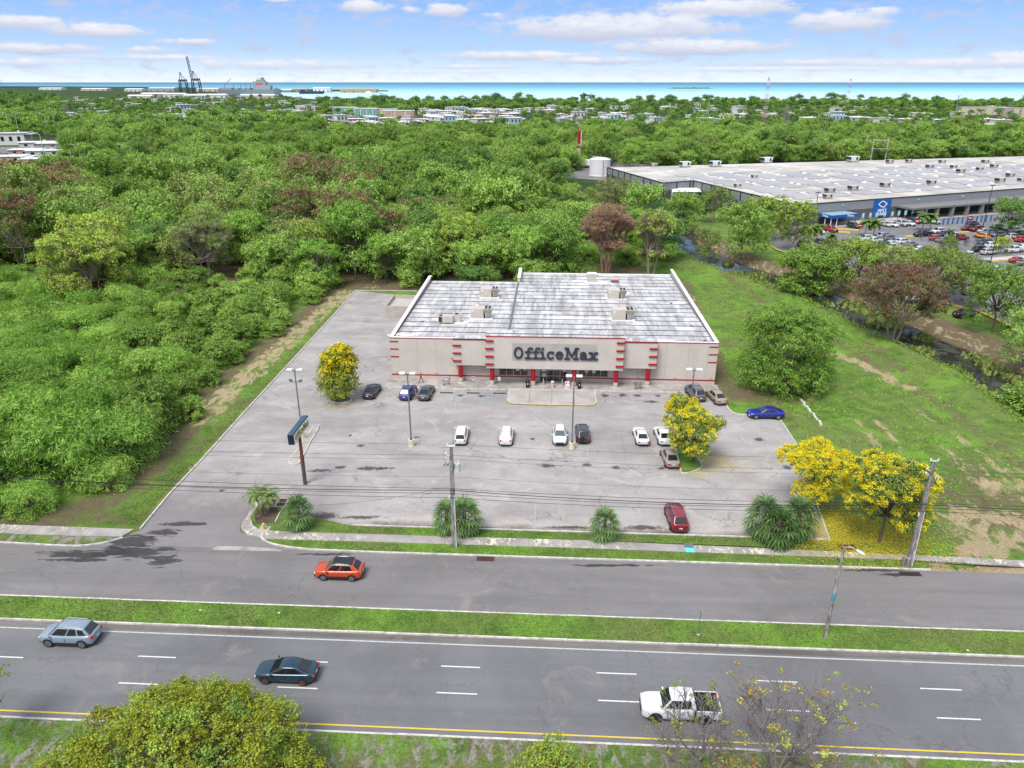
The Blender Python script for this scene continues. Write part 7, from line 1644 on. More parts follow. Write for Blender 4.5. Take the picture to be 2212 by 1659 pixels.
# palms with arching feather fronds (far lot and entry)
def feather_palm(name, h, nf, fl, seed, stems=1, mat=None, leaf_w=.07):
    r_ = np.random.RandomState(seed); e = empty(name, (0, 0, -60)); tb = MB(); Vs = []
    for s in range(stems):
        a = 6.28 * s / stems; ox, oy = (.35 * math.cos(a), .35 * math.sin(a)) if stems > 1 else (0, 0); hh = h * (1 - .22 * r_.rand() * (stems > 1))
        tx, ty = ox * 2.2, oy * 2.2
        tb.tube([(ox, oy, -.1), ((ox + tx) / 2, (oy + ty) / 2, hh * .5), (tx, ty, hh)], [.16, .12, .10] if stems == 1 else [.06, .05, .045], 7)
        for k in range(nf):
            az_ = 2.4 * k + r_.rand() * .4; up = 1.15 - 1.5 * k / nf; L = fl * r_.uniform(.85, 1.1); pts = []; p = Vector((tx, ty, hh)); pit = up
            for j in range(9): pts.append(p.copy()); p = p + Vector((math.cos(az_) * math.cos(pit), math.sin(az_) * math.cos(pit), math.sin(pit))) * L / 8; pit -= .22
            tb.tube(pts, [.025] * 8 + [.008], 4)
            for j in range(1, 9):
                for s2 in (-1, 1):
                    for u in (0, .33, .66):
                        q = pts[j - 1].lerp(pts[j], u); d = (pts[j] - pts[j - 1]).normalized(); sd_ = d.cross(Vector((0, 0, 1))).normalized() * s2
                        ll = fl * .26 * math.sin(.35 + 2.5 * (j + u) / 9); tip = q + (sd_ + d * .5 + Vector((0, 0, -.45))).normalized() * ll; w = d * leaf_w
                        Vs += [q - w * .5, q + w * .5, tip + w * .12, tip - w * .12]
    tb.build('trunk', M_PALEBARK, e); V = np.array([tuple(v) for v in Vs]); np_obj('fronds', V, np.arange(len(V)).reshape(-1, 4), mat or L_PALMB, e); return e
FP = feather_palm('feather_palm', 4.2, 16, 3.0, 4, leaf_w=.28)
for i, (x, y, s, l) in enumerate([(640, 487, .95, 'feather palm, left of the pair beside the stop sign'), (722, 497, 1.0, 'feather palm, right of the pair beside the stop sign'), (1205, 437, 1.05, 'feather palm, left of the pair before the colonnade'), (1278, 437, 1.0, 'feather palm, right of the pair before the colonnade'), (160, 545, .95, 'feather palm nearest the white car by the canopy'), (100, 550, .85, 'feather palm second from the left by the canopy'), (35, 545, .95, 'feather palm beside the tall yellow green tree'), (1472, 520, .55, 'small yellowish palm among the middle cars'), (300, 610, .8, 'shaggy palm in front of the left rows')]):
    e = copy_tree(FP); place(e, at(*C7(x, y)), i * 1.3, s, l, 'feather palms in the far lot', 'palm')
purge(FP)
e = feather_palm('areca_palm', 2.5, 9, 1.5, 6, 6, L_GREEN, .06); place(e, at(572, 1108), 0, 1.0, 'slender clumping palm with ringed stems at the entry corner', 'palms along the street', 'palm')
def fan_palm(seed, Rr, H, nf):
    r_ = np.random.RandomState(seed); e = empty('fan_palm', (0, 0, -60)); Vs = []; Fs = []; st_m = MB()
    st_m.tube([(0, 0, -.1), (0, 0, H * .62)], [.26, .2], 8)
    for k in range(nf):
        az_ = k * 2.39996; f = (k + .5) / nf; el_ = 1.35 - 2.35 * f; base = Vector((0, 0, H * (.60 - .34 * f)))
        d = Vector((math.cos(az_) * math.cos(el_), math.sin(az_) * math.cos(el_), math.sin(el_))); L = Rr * (.42 + .2 * r_.rand()); hub = base + d * L * (.8 + .2 * math.cos(el_))
        st_m.tube([base, hub], [.022, .012], 4)
        side = d.cross(Vector((0, 0, 1))); side = side.normalized() if side.length > .1 else Vector((1, 0, 0)); upv = side.cross(d).normalized(); fr = Rr * .62 * r_.uniform(.85, 1.15); nb = 10
        for j in range(nb):
            a = R(-105 + 210 * j / (nb - 1)); v = (d * math.cos(a) + side * math.sin(a)).normalized(); v2 = (v + Vector((0, 0, -.75))).normalized()
            w = v.cross(upv).normalized() * .095; m1 = hub + v * fr * .55; m2 = m1 + v2 * fr * .5; b = len(Vs)
            Vs += [hub, m1 + w, m2, m1 - w]
    st_m.build('trunk', M_BARK, e); V = np.array([tuple(v) for v in Vs]); np_obj('fronds', V, np.arange(len(V)).reshape(-1, 4), L_PALM, e); return e
FA_, FB_ = fan_palm(1, 1.8, 4.3, 34), fan_palm(2, 1.95, 4.5, 36)
for i, (x, y, s, l) in enumerate([(648, 1141, (.92, .92, .98), 'fan palm with hanging fronds at the left end of the planting strip'), (966, 1150, (.85, .85, .88), 'left fan palm of the clump behind the middle utility pole'), (1004, 1152, (1.05, 1.05, 1.0), 'right, larger fan palm of the clump behind the middle utility pole'), (1305, 1163, (.85, .85, .82), 'single fan palm standing alone in the middle of the planting strip'),
                               (1676, 1178, (1.1, 1.1, 1.08), 'front fan palm of the dense clump beside the yellow trees'), (1645, 1160, (1.05, 1.05, 1.1), 'left fan palm of the dense clump beside the yellow trees'), (1718, 1160, (1.1, 1.1, 1.15), 'right rear fan palm of the dense clump beside the yellow trees')]):
    e = copy_tree([FA_, FB_][i % 2]); place(e, at(x, y), i * 1.1, s, l, 'palms along the street', 'palm')
purge(FA_); purge(FB_)
# foreground trees by the near verge
rf = np.random.RandomState(31)
lob = []
for i in range(78):
    a = i * 2.39996; q = math.sqrt((i + .5) / 78); r = 7.6 * q; zt = (1 - q) ** .8; lob.append((r * math.cos(a), r * math.sin(a) * .9, 2.6 + 4.3 * zt + rf.uniform(-.7, .6), *[rf.uniform(.7, 1.45)] * 2, rf.uniform(.6, 1.25)))
lob = np.array(lob); e = empty('olive_gold_tree', (0, 0, 0), 0, 'large olive and gold leaved tree crown in the near left foreground', 'tree', 'foreground trees on the near verge')
V, F = leaves_np(rf, lob, 90000, .20, .10, .05, .45, .35); c_ = V.reshape(-1, 4, 3).mean(1); mi = np.zeros(90000, int)
kk = np.sin(c_[:, 0] * 1.3 + 1) + np.sin(c_[:, 1] * 1.6) + np.sin(c_[:, 2] * 2.0) + rf.normal(size=90000) * .7; mi[kk > 1.1] = 1; mi[kk < -2.0] = 2
np_obj('crown', V, F, [L_FORE, L_YGREEN, L_GREEN], e, midx=mi); limbs(rf, lob, 3.0, .34, 1, twigs=16, twig_r=.022).build('trunk', M_GREYBARK, e)
e.location = (-20.4, 32.4, 0)
def fore(name, p, Rr, H, seed, nleaf, L, mats, lab, nl=16, twigs=20, stems=2, mix=.3, twr=.018, z0=.3, lr=(.3, .45), inner=.6, tr=.13):
    r_ = np.random.RandomState(seed); lob = make_lobes(r_, Rr, H * z0, H, nl, lr, .7); e = empty(name, p, 0, lab, 'tree', 'foreground trees on the near verge')
    V, F = leaves_np(r_, lob, nleaf, L, L * .5, .1, inner); np_obj('crown', V, F, mats, e, midx=(r_.rand(nleaf) < mix).astype(int)); limbs(r_, lob, H * .3, tr, stems, twigs=twigs, twig_r=twr, spread=.5).build('trunk', M_GREYBARK, e); return e
fore('olive_bush', (2.4, 32.6, 0), 2.6, 3.3, 41, 9000, .20, [L_FORE, L_GREEN], 'low olive green tree crown cut by the bottom edge of the picture', 14, 8, 2, .5)
fore('bare_twig_tree', (17.0, 33.6, 0), 5.8, 7.2, 42, 1300, .20, [L_YGREEN, L_ORANGE], 'sparse nearly leafless tree with orange leaves in the near right foreground', 20, 20, 2, .45, .016, .35, tr=.16)
fore('bare_twig_tree', (11.2, 33.9, 0), 3.3, 7.0, 43, 620, .18, [L_YGREEN, L_ORANGE], 'thin bare tree whose twigs cross in front of the white pickup truck', 12, 18, 2, .5, .015, .35, tr=.12)
fore('orange_leaf_bush', (13.4, 32.2, 0), 2.2, 4.0, 44, 1700, .18, [L_OLIVE, L_ORANGE], 'scrubby bush with orange and green leaves at the bottom edge of the picture', 12, 22, 2, .35, .014, .2)
fore('green_twig_tree', (-35.7, 37.0, 0), 2.4, 6.0, 45, 1100, .24, [L_GREEN, L_YGREEN], 'green branch tips reaching in at the left edge of the picture', 12, 8, 1, .4)
for ps in PN.values():
    for q in ps: purge(q)
# ---- fallen petals, weeds and tufts
def scatter_quads(name, P, size, mat, kind, flat=False, lab=None, upright=False):
    n = len(P); r_ = np.random.RandomState(len(P)); a = r_.rand(n) * 6.28; s = (size * r_.uniform(.5, 1.4, n))[:, None]
    ax = np.stack([np.cos(a), np.sin(a), (r_.rand(n) - .5) * (.3 if flat else 1)], 1); bx = np.stack([-np.sin(a), np.cos(a), (r_.rand(n) - .5) * (.3 if flat else 1)], 1)
    if upright: bx = np.stack([ax[:, 1] * .5, ax[:, 0] * .5, np.full(n, 1.5)], 1)
    V = np.stack([P - ax * s * .5 - (0 if upright else bx * s * .5), P + ax * s * .5 - (0 if upright else bx * s * .5), P + (ax * .15 if upright else ax * .5) * s + bx * s * .5, P - (ax * .15 if upright else ax * .5) * s + bx * s * .5], 1).reshape(-1, 3)
    o = np_obj(name, V, np.arange(n * 4).reshape(n, 4), mat); o['kind'] = kind
    if lab: tag(o, lab[0], lab[1])
    return o
rp_ = np.random.RandomState(77); pts = []
for x, y, rx, ry, n in [(1545, 1000, 3.6, 2.8, 900), (1500, 1022, 2.0, 1.2, 300), (1800, 1140, 6.5, 4.2, 5200), (1940, 1165, 4.5, 3.0, 1100), (1900, 1198, 7, 1.0, 700), (1880, 1225, 6, .6, 220), (735, 872, 2.6, 1.5, 400), (1720, 1165, 3, 2, 500)]:
    c = at(x, y); q = rp_.normal(size=(n, 2)) * .55; pts.append(np.stack([c.x + q[:, 0] * rx, c.y + q[:, 1] * ry, np.full(n, .05)], 1))
pts = np.vstack(pts); tt = pts[:, 0] * E2.x + pts[:, 1] * E2.y; pts[:, 2] = np.where(tt < 62.8, .15, .05)
scatter_quads('fallen_petals', pts, .085, leafmat('petals', [(.42, .31, .02), (.62, .48, .03), (.72, .60, .05)]), 'stuff', True, ('yellow petals scattered on the ground below the flowering trees', 'petals'))
# weed tufts over the field and the banks
fp_ = [(30.5, 63), (60, 60), (71, 80), (72, 112), (67, 130), (61, 150), (55, 168), (48, 185), (44, 210), (38, 175), (33, 150), (33, 104), (38, 90), (37, 75)]
P = []; rp_ = np.random.RandomState(78)
gi = lambda x, y: (int((y - gy[0]) / 1.25), int((x - gx[0]) / 1.25))
while len(P) < 36000:
    x = rp_.uniform(29, 80); y = rp_.uniform(58, 235)
    j, i = gi(x, y); d_ = dC[j, i]; wst = west[j, i]
    if wst:
        if not inside(x, y, fp_) and not (3 < d_ < 9): continue
        dens = .5 + .5 * math.sin(x * .35 + 1.3 * math.sin(y * .2)) * math.sin(y * .27)
        if d_ < 9: dens = .95
    else:
        if d_ > 12 or d_ < 2.6: continue
        dens = .25
    dens *= 1 - min(1, mask[j, i, 0] * 1.5)
    if rp_.rand() < dens: P.append((x, y, GZ[j, i]))
P = np.array(P); k = (rp_.rand(len(P)) < .75)
scatter_quads('field_weeds', P[k], .17, L_BRIGHT, 'stuff', False, ('knee high weeds and grass tufts over the field and creek banks', 'weeds'), True)
scatter_quads('bright_weeds', P[~k], .22, L_GREEN, 'stuff', False, ('light green leafy weeds among the field grass', 'weeds'), True)
P = []
for i in range(34):                     # reeds and mounds of leaves along the water
    t_ = rp_.randint(8, len(CRK) - 3); c = CRK[t_]; s = rp_.choice([-1, 1]) * rp_.uniform(2.2, 4.6); m = rp_.randint(60, 200)
    q = rp_.normal(size=(m, 2)) * rp_.uniform(.4, 1.3); P.append(np.stack([c[0] + s + q[:, 0], c[1] + rp_.uniform(-3, 3) + q[:, 1] * 1.4, np.full(m, -1.6) + rp_.rand(m) * .2], 1))
scatter_quads('creek_reeds', np.vstack(P), .8, L_OLIVE, 'stuff', False, ('reeds and rushes standing along the creek water', 'reeds'), True)
def verge_tufts():
    P = []
    for s0, s1, t0, t1, z, n in ((-48, 46, T_MB + .2, T_MT - .2, .12, 15000), (-22, 40, T_RK + .25, 59.8, .13, 5000), (-24, 26, 61.55, 62.75, .13, 4500), (-42, 42, 30, T_YK0 - .25, .07, 9000)):
        s = rp_.uniform(s0, s1, n); t = rp_.uniform(t0, t1, n); P.append(np.stack([E1.x * s + E2.x * t, E1.y * s + E2.y * t, np.full(n, z - .01)], 1))
    # rough edge of the verge left of the drive
    ed = [tuple(at(*q))[:2] for q in [(300, 1135), (360, 1062), (432, 990), (528, 884), (622, 782), (730, 664)]]
    for a, b in zip(ed[:-1], ed[1:]):
        n = 1500; u = rp_.rand(n); w = rp_.gamma(1.5, 1.0, n); P.append(np.stack([a[0] + (b[0] - a[0]) * u - w, a[1] + (b[1] - a[1]) * u, np.zeros(n)], 1))
    return np.vstack(P)
scatter_quads('verge_grass_tufts', verge_tufts(), .10, L_GREEN, 'stuff', False, ('short grass blades over the verges and the median strip', 'grass'), True)
# white litter specks
for i, (x, y, l) in enumerate([(433, 1319, 'white scrap of litter lying in the left part of the median grass'), (603, 1325, 'small white cup lying upright in the median grass'), (2090, 1406, 'white scrap of litter at the right end of the median grass')]):
    o = MB().ell((0, 0, .06), (.12, .08, .05), 7, 4).build('litter', M_PAPER); place(o, at(x, y, .12), i, 1, l, cat='litter')
# ================================================================ TOWN, MASTS, HARBOUR
M_HW = [plain('house_white', (.60, .59, .57), .8), plain('house_cream', (.52, .46, .36), .8), plain('house_pink', (.48, .30, .27), .8), plain('house_grey', (.34, .34, .34), .8), plain('house_blue', (.30, .42, .48), .8)]
M_HR = [plain('flat_roof_white', (.70, .70, .70), .8), plain('flat_roof_grey', (.45, .44, .43), .8), plain('roof_red', (.33, .12, .08), .8)]
def house(w, d, h, wi, ri, seed):
    e = empty('house', (0, 0, -70)); r_ = random.Random(seed)
    MB().box(-w / 2, w / 2, -d / 2, d / 2, 0, h).build('wall', M_HW[wi], e); MB().box(-w / 2 - .4, w / 2 + .4, -d / 2 - .5, d / 2 + .4, h, h + .35).build('roof', M_HR[ri], e)
    MB().box(w / 2 + .003, w / 2 + 3.6, -d / 2, d / 2 - 1, h - .5, h - .25).build('carport_roof', M_HR[ri], e)
    for x in (-w * .3, 0.0, w * .3): MB().box(x - .7, x + .7, -d / 2 - .03, -d / 2 + .02, h * .35, h * .75).build('window', M_BLACK, e)
    MB().cyl((w * .2, 0, h + .35), (w * .2, 0, h + 1.4), .6, n=8).build('water_tank', M_HW[r_.choice([0, 3])], e)
    return e
HP = [house(13, 10, 3.4, 0, 0, 1), house(16, 11, 3.6, 1, 0, 2), house(12, 12, 6.2, 0, 1, 3), house(14, 9, 3.4, 2, 0, 4), house(18, 12, 3.8, 3, 0, 5), house(13, 10, 6.0, 4, 0, 6), house(15, 10, 3.5, 1, 2, 7)]
HN = ['small white flat roofed house', 'cream flat roofed house', 'two storey white house', 'pink walled flat roofed house', 'long grey flat roofed house', 'two storey pale blue house', 'cream house with a red roof']
def put_house(x, y, i, rz, s, lab, grp=None):
    p = at(x, y); e = copy_tree(HP[i]); place(e, (p.x, p.y, 0), rz, s, lab, grp, 'house'); HOUSES.append((p.x, p.y, 11 * s if isinstance(s, (int, float)) else 13)); 
    # open ground in front of the house so that it is seen between the trees
    HOUSES.append((p.x, p.y - 15, 9)); return e
rh = random.Random(12)
ZN = [(690, 905, 258, 286, 30, 'in the housing estate right of the teal apartment blocks'), (905, 1120, 240, 272, 60, 'in the white housing estate in the middle distance'), (1120, 1330, 236, 268, 30, 'among the trees before the middle of the bay'), (1330, 1690, 232, 272, 36, 'among the trees right of the light masts'), (1690, 2212, 236, 275, 34, 'among the trees beyond the warehouse store'),
      (130, 420, 212, 262, 36, 'in the town left of the harbour cranes'), (420, 690, 210, 250, 44, 'in the town below the grey ship')]
for x0, x1, y0, y1, n, w in ZN:
    for k in range(n):
        i = rh.randrange(7) if rh.random() < .6 else rh.choice([0, 0, 1, 2])
        put_house(rh.uniform(x0, x1), y0 + (y1 - y0) * rh.random() ** 1.3, i, R(rh.choice([8, 8, -20, 35]) + rh.uniform(-4, 4)), rh.uniform(.8, 1.25), HN[i] + ' ' + w, HN[i] + 's ' + w)
G5 = 'houses at the left edge'
for x, y, i, rz, s, l in [(35, 312, 2, R(10), (1.5, 1.1, 1.25), 'tall blank walled white building at the left edge'), (85, 318, 0, R(14), (1.6, 1.1, 1.0), 'long white house with a carport at the left edge'), (60, 334, 3, R(10), (1.3, .9, .9), 'pink roofed low house at the left edge'), (100, 336, 0, R(14), (1.5, .9, .9), 'white house in front of the carport house at the left edge'), (20, 350, 1, R(8), (1.2, .9, .9), 'house with a pale gable roof below the blank wall'), (12, 377, 6, R(5), (1.4, .9, 1.1), 'yellow house with a blue roof edge at the left edge'), (75, 352, 0, R(20), (1.0, .8, .7), 'small white house half hidden by the trees at the left edge'), (120, 322, 4, R(16), (1.1, .8, 1.0), 'grey house nearest the woods at the left edge')]: put_house(x, y, i, rz, s, l, G5)
for q in HP: purge(q)
M_TEAL = plain('teal_wall', (.16, .34, .33), .7)
def block(x, y, w, d, h, mats, lab, rz=0, stripes=4, name='apartment_block'):
    p = at(x, y); e = empty(name, (p.x, p.y, 0), rz, lab, 'building'); HOUSES.append((p.x, p.y, max(w, d) * .55 + 4)); HOUSES.append((p.x - w * .3, p.y - 18, 14)); HOUSES.append((p.x + w * .3, p.y - 18, 14))
    MB().box(-w / 2, w / 2, -d / 2, d / 2, 0, h).build('wall', mats[0], e); MB().box(-w / 2 - .3, w / 2 + .3, -d / 2 - .3, d / 2 + .3, h, h + .5).build('roof', mats[1], e)
    for k in range(stripes): xx = -w / 2 + w * (k + .5) / stripes; MB().box(xx - w * .09, xx + w * .09, -d / 2 - .4, -d / 2 - .003, .5, h - .4).build('stair_panel', mats[2], e)
    for f in range(int(h // 3)):
        mb = MB(); [mb.box(-w / 2 + w * (k + .98) / stripes - 1, -w / 2 + w * (k + .98) / stripes + .2, -d / 2 - .03, -d / 2 + .01, f * 3 + 1, f * 3 + 2.3) for k in range(stripes)]; mb.build('windows', M_BLACK, e)
    return e
block(748, 247, 34, 12, 9, [M_HW[0], M_HR[0], M_TEAL], 'white apartment block with teal stair panels, left one of two', R(-5), 4); block(794, 250, 32, 12, 9, [M_HW[0], M_HR[0], M_TEAL], 'white apartment block with teal stair panels, right one of two', R(-5), 4)
block(862, 256, 38, 12, 9, [M_HW[1], M_HR[0], M_HW[2]], 'cream apartment block with pink panels right of the teal blocks', R(5), 3); block(840, 252, 22, 11, 9, [M_HW[1], M_HR[0], M_HW[2]], 'short cream apartment block beside the teal blocks', R(5), 2)
block(2120, 249, 60, 14, 10, [plain('tan_wall', (.40, .31, .22), .8), M_HR[1], M_HW[1]], 'long tan apartment building at the right edge, left wing', R(-6), 6); block(2195, 254, 40, 14, 11, [plain('tan_wall', (0, 0, 0)), M_HR[1], M_HW[1]], 'tan apartment building at the right edge, right wing', R(-6), 4)
block(2125, 278, 20, 12, 4, [M_HW[0], M_HR[0], M_HW[3]], 'low white building by the highway at the right', R(-3), 3, 'roadside_building'); block(1700, 288, 38, 9, 3.6, [M_HW[2], M_HR[0], M_HW[2]], 'long low pink roofed shed beside the highway', R(-2), 3, 'roadside_shed')
block(765, 225, 60, 20, 7, [M_HW[0], M_HR[0], M_HW[3]], 'long white warehouse roof near the shore below the barge', R(-3), 3, 'waterside_warehouse'); block(390, 262, 20, 12, 5, [M_HW[0], M_HR[0], M_HW[3]], 'square white two level house in the left middle distance', R(3), 2, 'large_house')
# shoreline blocks of small flats
for k in range(34):
    x = 870 + k * 38 + rh.uniform(-12, 12); p = at(x, 226 + rh.uniform(-1.2, .8)); e = empty('shore_house', (p.x, p.y, 0), rh.uniform(-.2, .2), 'tiny pale block in the row of buildings along the shoreline', 'building', 'pale buildings along the shoreline'); w = rh.uniform(14, 40); h = rh.uniform(5, 11)
    MB().box(-w / 2, w / 2, -8, 8, 0, h).build('wall', rh.choice(M_HW[:4]), e); MB().box(-w / 2 - .5, w / 2 + .5, -8.5, 8.5, h, h + .6).build('roof', M_HR[0], e); HOUSES.append((p.x, p.y - 8, 20)); HOUSES.append((p.x, p.y - 40, 20))
# ---- highway, lamps, masts, pylons
hw = smooth_path([Vector((-520, 480, 0)), Vector((-200, 520, 0)), at(1000, 284), at(1240, 282.5), at(1700, 283), at(2212, 292), at(2600, 300)], 4)
mb = MB()
for i in range(len(hw) - 1):
    a, b = hw[i], hw[i + 1]; mb.hexa([(a.x, a.y - 10, 0), (b.x, b.y - 10, 0), (b.x, b.y + 10, 0), (a.x, a.y + 10, 0)], [(a.x, a.y - 8, 2.6), (b.x, b.y - 8, 2.6), (b.x, b.y + 8, 2.6), (a.x, a.y + 8, 2.6)])
mb.build('highway', M_SLOT)['kind'] = 'structure'
mb = MB()
for i in range(len(hw) - 1): a, b = hw[i], hw[i + 1]; mb.hexa([(a.x, a.y - 8, 2.6), (b.x, b.y - 8, 2.6), (b.x, b.y - 7.6, 2.6), (a.x, a.y - 7.6, 2.6)], [(a.x, a.y - 8, 3.5), (b.x, b.y - 8, 3.5), (b.x, b.y - 7.6, 3.5), (a.x, a.y - 7.6, 3.5)])
tag(mb.build('highway_barrier', M_CONC), 'low concrete barrier along the highway beyond the woods', 'barrier')
HWN = [(p.x, p.y) for p in hw]
M_LAMPPOST = plain('pale_lamp_post', (.46, .47, .47), .6)
def hlamp(x, yb, yt, side, lab, grp):
    p = at(x, yb); h = 8.0
    while proj((p.x, p.y, h))[1] > yt and h < 30: h += .2
    HOUSES.append((p.x, p.y, 12)); HOUSES.append((p.x, p.y - 26, 15)); HOUSES.append((p.x, p.y - 52, 12))
    e = empty('street_lamp', (p.x, p.y, 0), 0, lab, 'street lamp', grp); MB().cyl((0, 0, 0), (0, 0, h), .28, .18, 6).build('pole', M_LAMPPOST, e)
    for s in ([side] if side else [-1, 1]): MB().tube([(0, 0, h), (s * 2.6, 0, h + 1.4), (s * 4.6, 0, h + 1.7)], [.16, .14, .22], 5).build('arm', M_LAMPPOST, e)
    return e
GL = 'lamps along the highway in the left woods'
for i, (x, y, s) in enumerate([(21, 247, -1), (40, 248, 1), (103, 248, -1), (121, 248, 1), (182, 249, -1), (222, 249, 1), (278, 250, -1), (306, 250, 1), (360, 250, -1), (394, 251, 1), (442, 251, -1), (531, 251, -1)]):
    hlamp(x, y + 34, y, s, 'pale highway lamp rising from the left woods, %s from the left' % ['first', 'second', 'third', 'fourth', 'fifth', 'sixth', 'seventh', 'eighth', 'ninth', 'tenth', 'eleventh', 'last'][i], GL)
for x, yb, yt, s, l in [(97, 340, 292, -1, 'lamp with one arm above the white houses at the left edge'), (176, 350, 333, 0, 'double armed lamp beside the yellow based pole'), (278, 350, 330, 0, 'double armed lamp standing alone in the left woods'), (1763, 292, 246, -1, 'tall lamp left of the lattice towers beyond the warehouse')]: hlamp(x, yb, yt, s, l, None)
def mast(x, yb, yt, lab, r=.45, name='light_mast', head=True, mat=None):
    p = at(x, yb); h = 10.0
    while proj((p.x, p.y, h))[1] > yt and h < 160: h += .3
    e = empty(name, (p.x, p.y, 0), 0, lab, 'mast'); MB().cyl((0, 0, 0), (0, 0, h), r, r * .6, 6).build('pole', mat or M_METAL, e)
    if head: MB().cyl((0, 0, h), (0, 0, h + .9), 1.8, n=10).build('lamp_ring', M_LAMPW, e)
    return e
for x, yb, yt, l in [(722, 272, 215, 'tall light mast left of the teal apartment blocks'), (1002, 290, 213, 'tall light mast in the middle of the town'), (1266, 285, 211, 'tall light mast above the red pylon sign'), (1526, 290, 206, 'tall light mast left of the striped antenna'), (2056, 280, 208, 'tall light mast near the right edge')]: mast(x, yb, yt, l)
M_LATT = plain('lattice_steel', (.26, .22, .21), .7, .2); M_STR = [plain('antenna_red', (.40, .12, .10), .6), plain('antenna_white', (.60, .60, .60), .6)]
def lattice(x, yb, yt, w, lab, arms=True, name='pylon', striped=False, cat='pylon'):
    p = at(x, yb); h = 8.0
    while proj((p.x, p.y, h))[1] > yt and h < 170: h += .3
    e = empty(name, (p.x, p.y, 0), .3, lab, cat); n = max(6, int(h / 4)); mbs = [MB(), MB()]
    r = lambda z: w / 2 * (1 - z / h) ** (1.0 if arms else .15) + .35; t_ = .09
    for k in range(n):
        z0_, z1_ = h * k / n, h * (k + 1) / n; a, b = r(z0_), r(z1_); mb = mbs[k % 2 if striped else 0]
        A = [(a, a), (-a, a), (-a, -a), (a, -a)]; B = [(b, b), (-b, b), (-b, -b), (b, -b)]
        for j in range(4):
            mb.tube([(*A[j], z0_), (*B[j], z1_)], t_, 4); mb.tube([(*A[j], z0_), (*B[(j + 1) % 4], z1_)], t_ * .7, 3); mb.tube([(*A[(j + 1) % 4], z0_), (*B[j], z1_)], t_ * .7, 3)
    mbs[0].build('lattice', M_STR[0] if striped else M_LATT, e)
    if striped: mbs[1].build('white_lattice', M_STR[1], e)
    if arms:
        for f in (.62, .76, .90): mb = MB(); ww = w * .75; mb.tube([(-ww, 0, h * f), (0, 0, h * f + .5), (ww, 0, h * f)], t_ * 1.3, 4); mb.tube([(-ww, 0, h * f), (0, 0, h * f - .8), (ww, 0, h * f)], t_, 4); mb.build('cross_arm', M_LATT, e)
    return e
for x, yb, yt, w, l in [(148, 262, 219, 6, 'leftmost lattice pylon in the left woods'), (497, 266, 226, 6, 'lattice pylon in the woods below the grey ship'), (893, 272, 238, 6, 'lattice pylon left of the housing estate'), (1248, 275, 228, 6, 'lattice pylon behind the red pylon sign'), (1693, 282, 226, 7, 'dark lattice pylon right of the striped antenna'), (2165, 290, 222, 9, 'big lattice pylon near the right edge'), (8, 205, 170, 20, 'far lattice pylon at the left edge')]: lattice(x, yb, yt, w, l)
lattice(1650, 262, 168, 3.0, 'tall striped lattice antenna beyond the warehouse', False, 'antenna_mast', True, 'antenna'); lattice(1827, 240, 170, 3.4, 'thinner striped antenna right of the tall one', False, 'antenna_mast', True, 'antenna')
def cpole(x, yb, yt, tx, lab, arms=2, band=None):
    p = at(x, yb); h = 5.0
    while proj((p.x, p.y, h))[1] > yt and h < 40: h += .2
    q = at(tx, yb); dx = (tx - proj((p.x, p.y, h))[0]) * .25
    e = empty('concrete_pole', (p.x, p.y, 0), 0, lab, 'utility pole'); MB().tube([(0, 0, 0), (dx, 0, h)], [.32, .2], 6).build('pole', M_CONC, e)
    for k in range(arms): z = h - .6 - k * 2.0; MB().tube([(dx - 1.6, 0, z), (dx + 1.6, 0, z + .2)], .12, 4).build('cross_arm', M_CONC, e)
    if band: MB().cyl((0, 0, h * .3), (dx * .3, 0, h * .45), .36, n=8).build('yellow_band', M_YEL, e)
for a in [(1778, 345, 299, 1785, 'concrete pole with crossarms behind the warehouse roof, leftmost', 3), (1866, 345, 292, 1876, 'tall concrete pole with many crossarms behind the warehouse roof', 4), (2006, 340, 300, 2012, 'plain concrete pole behind the warehouse roof, rightmost', 1), (180, 392, 357, 167, 'pale concrete pole with wires in the left woods', 2), (159, 362, 326, 150, 'concrete pole with a yellow base in the left woods', 0, 1), (14, 420, 395, 8, 'pale concrete pole at the left edge among rust topped trees', 2), (1330, 352, 330, 1330, 'short cream post beside the tank', 0)]: cpole(*a)
e = empty('pole_gantry', at(1895, 352), 0, 'H shaped concrete pole frame behind the warehouse roof', 'utility pole')
mb = MB(); [mb.tube([(x, 0, 0), (x, 0, 13)], .3, 6) for x in (-4, 4)]; mb.build('posts', M_CONC, e); mb = MB(); [mb.tube([(-4.4, 0, z), (4.4, 0, z)], .25, 5) for z in (12, 7.5)]; mb.build('beams', M_CONC, e)
p = at(198, 392); e = empty('telecom_pole', (p.x, p.y, 0), 0, 'dark telecom pole with equipment boxes in the left woods', 'utility pole'); MB().cyl((0, 0, 0), (0, 0, 11.5), .3, n=6).build('pole', M_DARK, e); MB().box(-.9, .9, -.5, .5, 8.5, 10.4).build('equipment', M_GREYMETAL, e)
pa, pb = at(167, 357, 9), at(-20, 398, 8)
for k in range(4): tag(MB().tube([pa.lerp(pb, j / 8) + Vector((0, 0, -k * .8 - 2.4 * (j / 8) * (1 - j / 8))) for j in range(9)], .05, 3).build('power_line', M_LAMPPOST), 'pale wire strung left from the concrete pole in the left woods', 'power line', 'pale wires in the left woods')
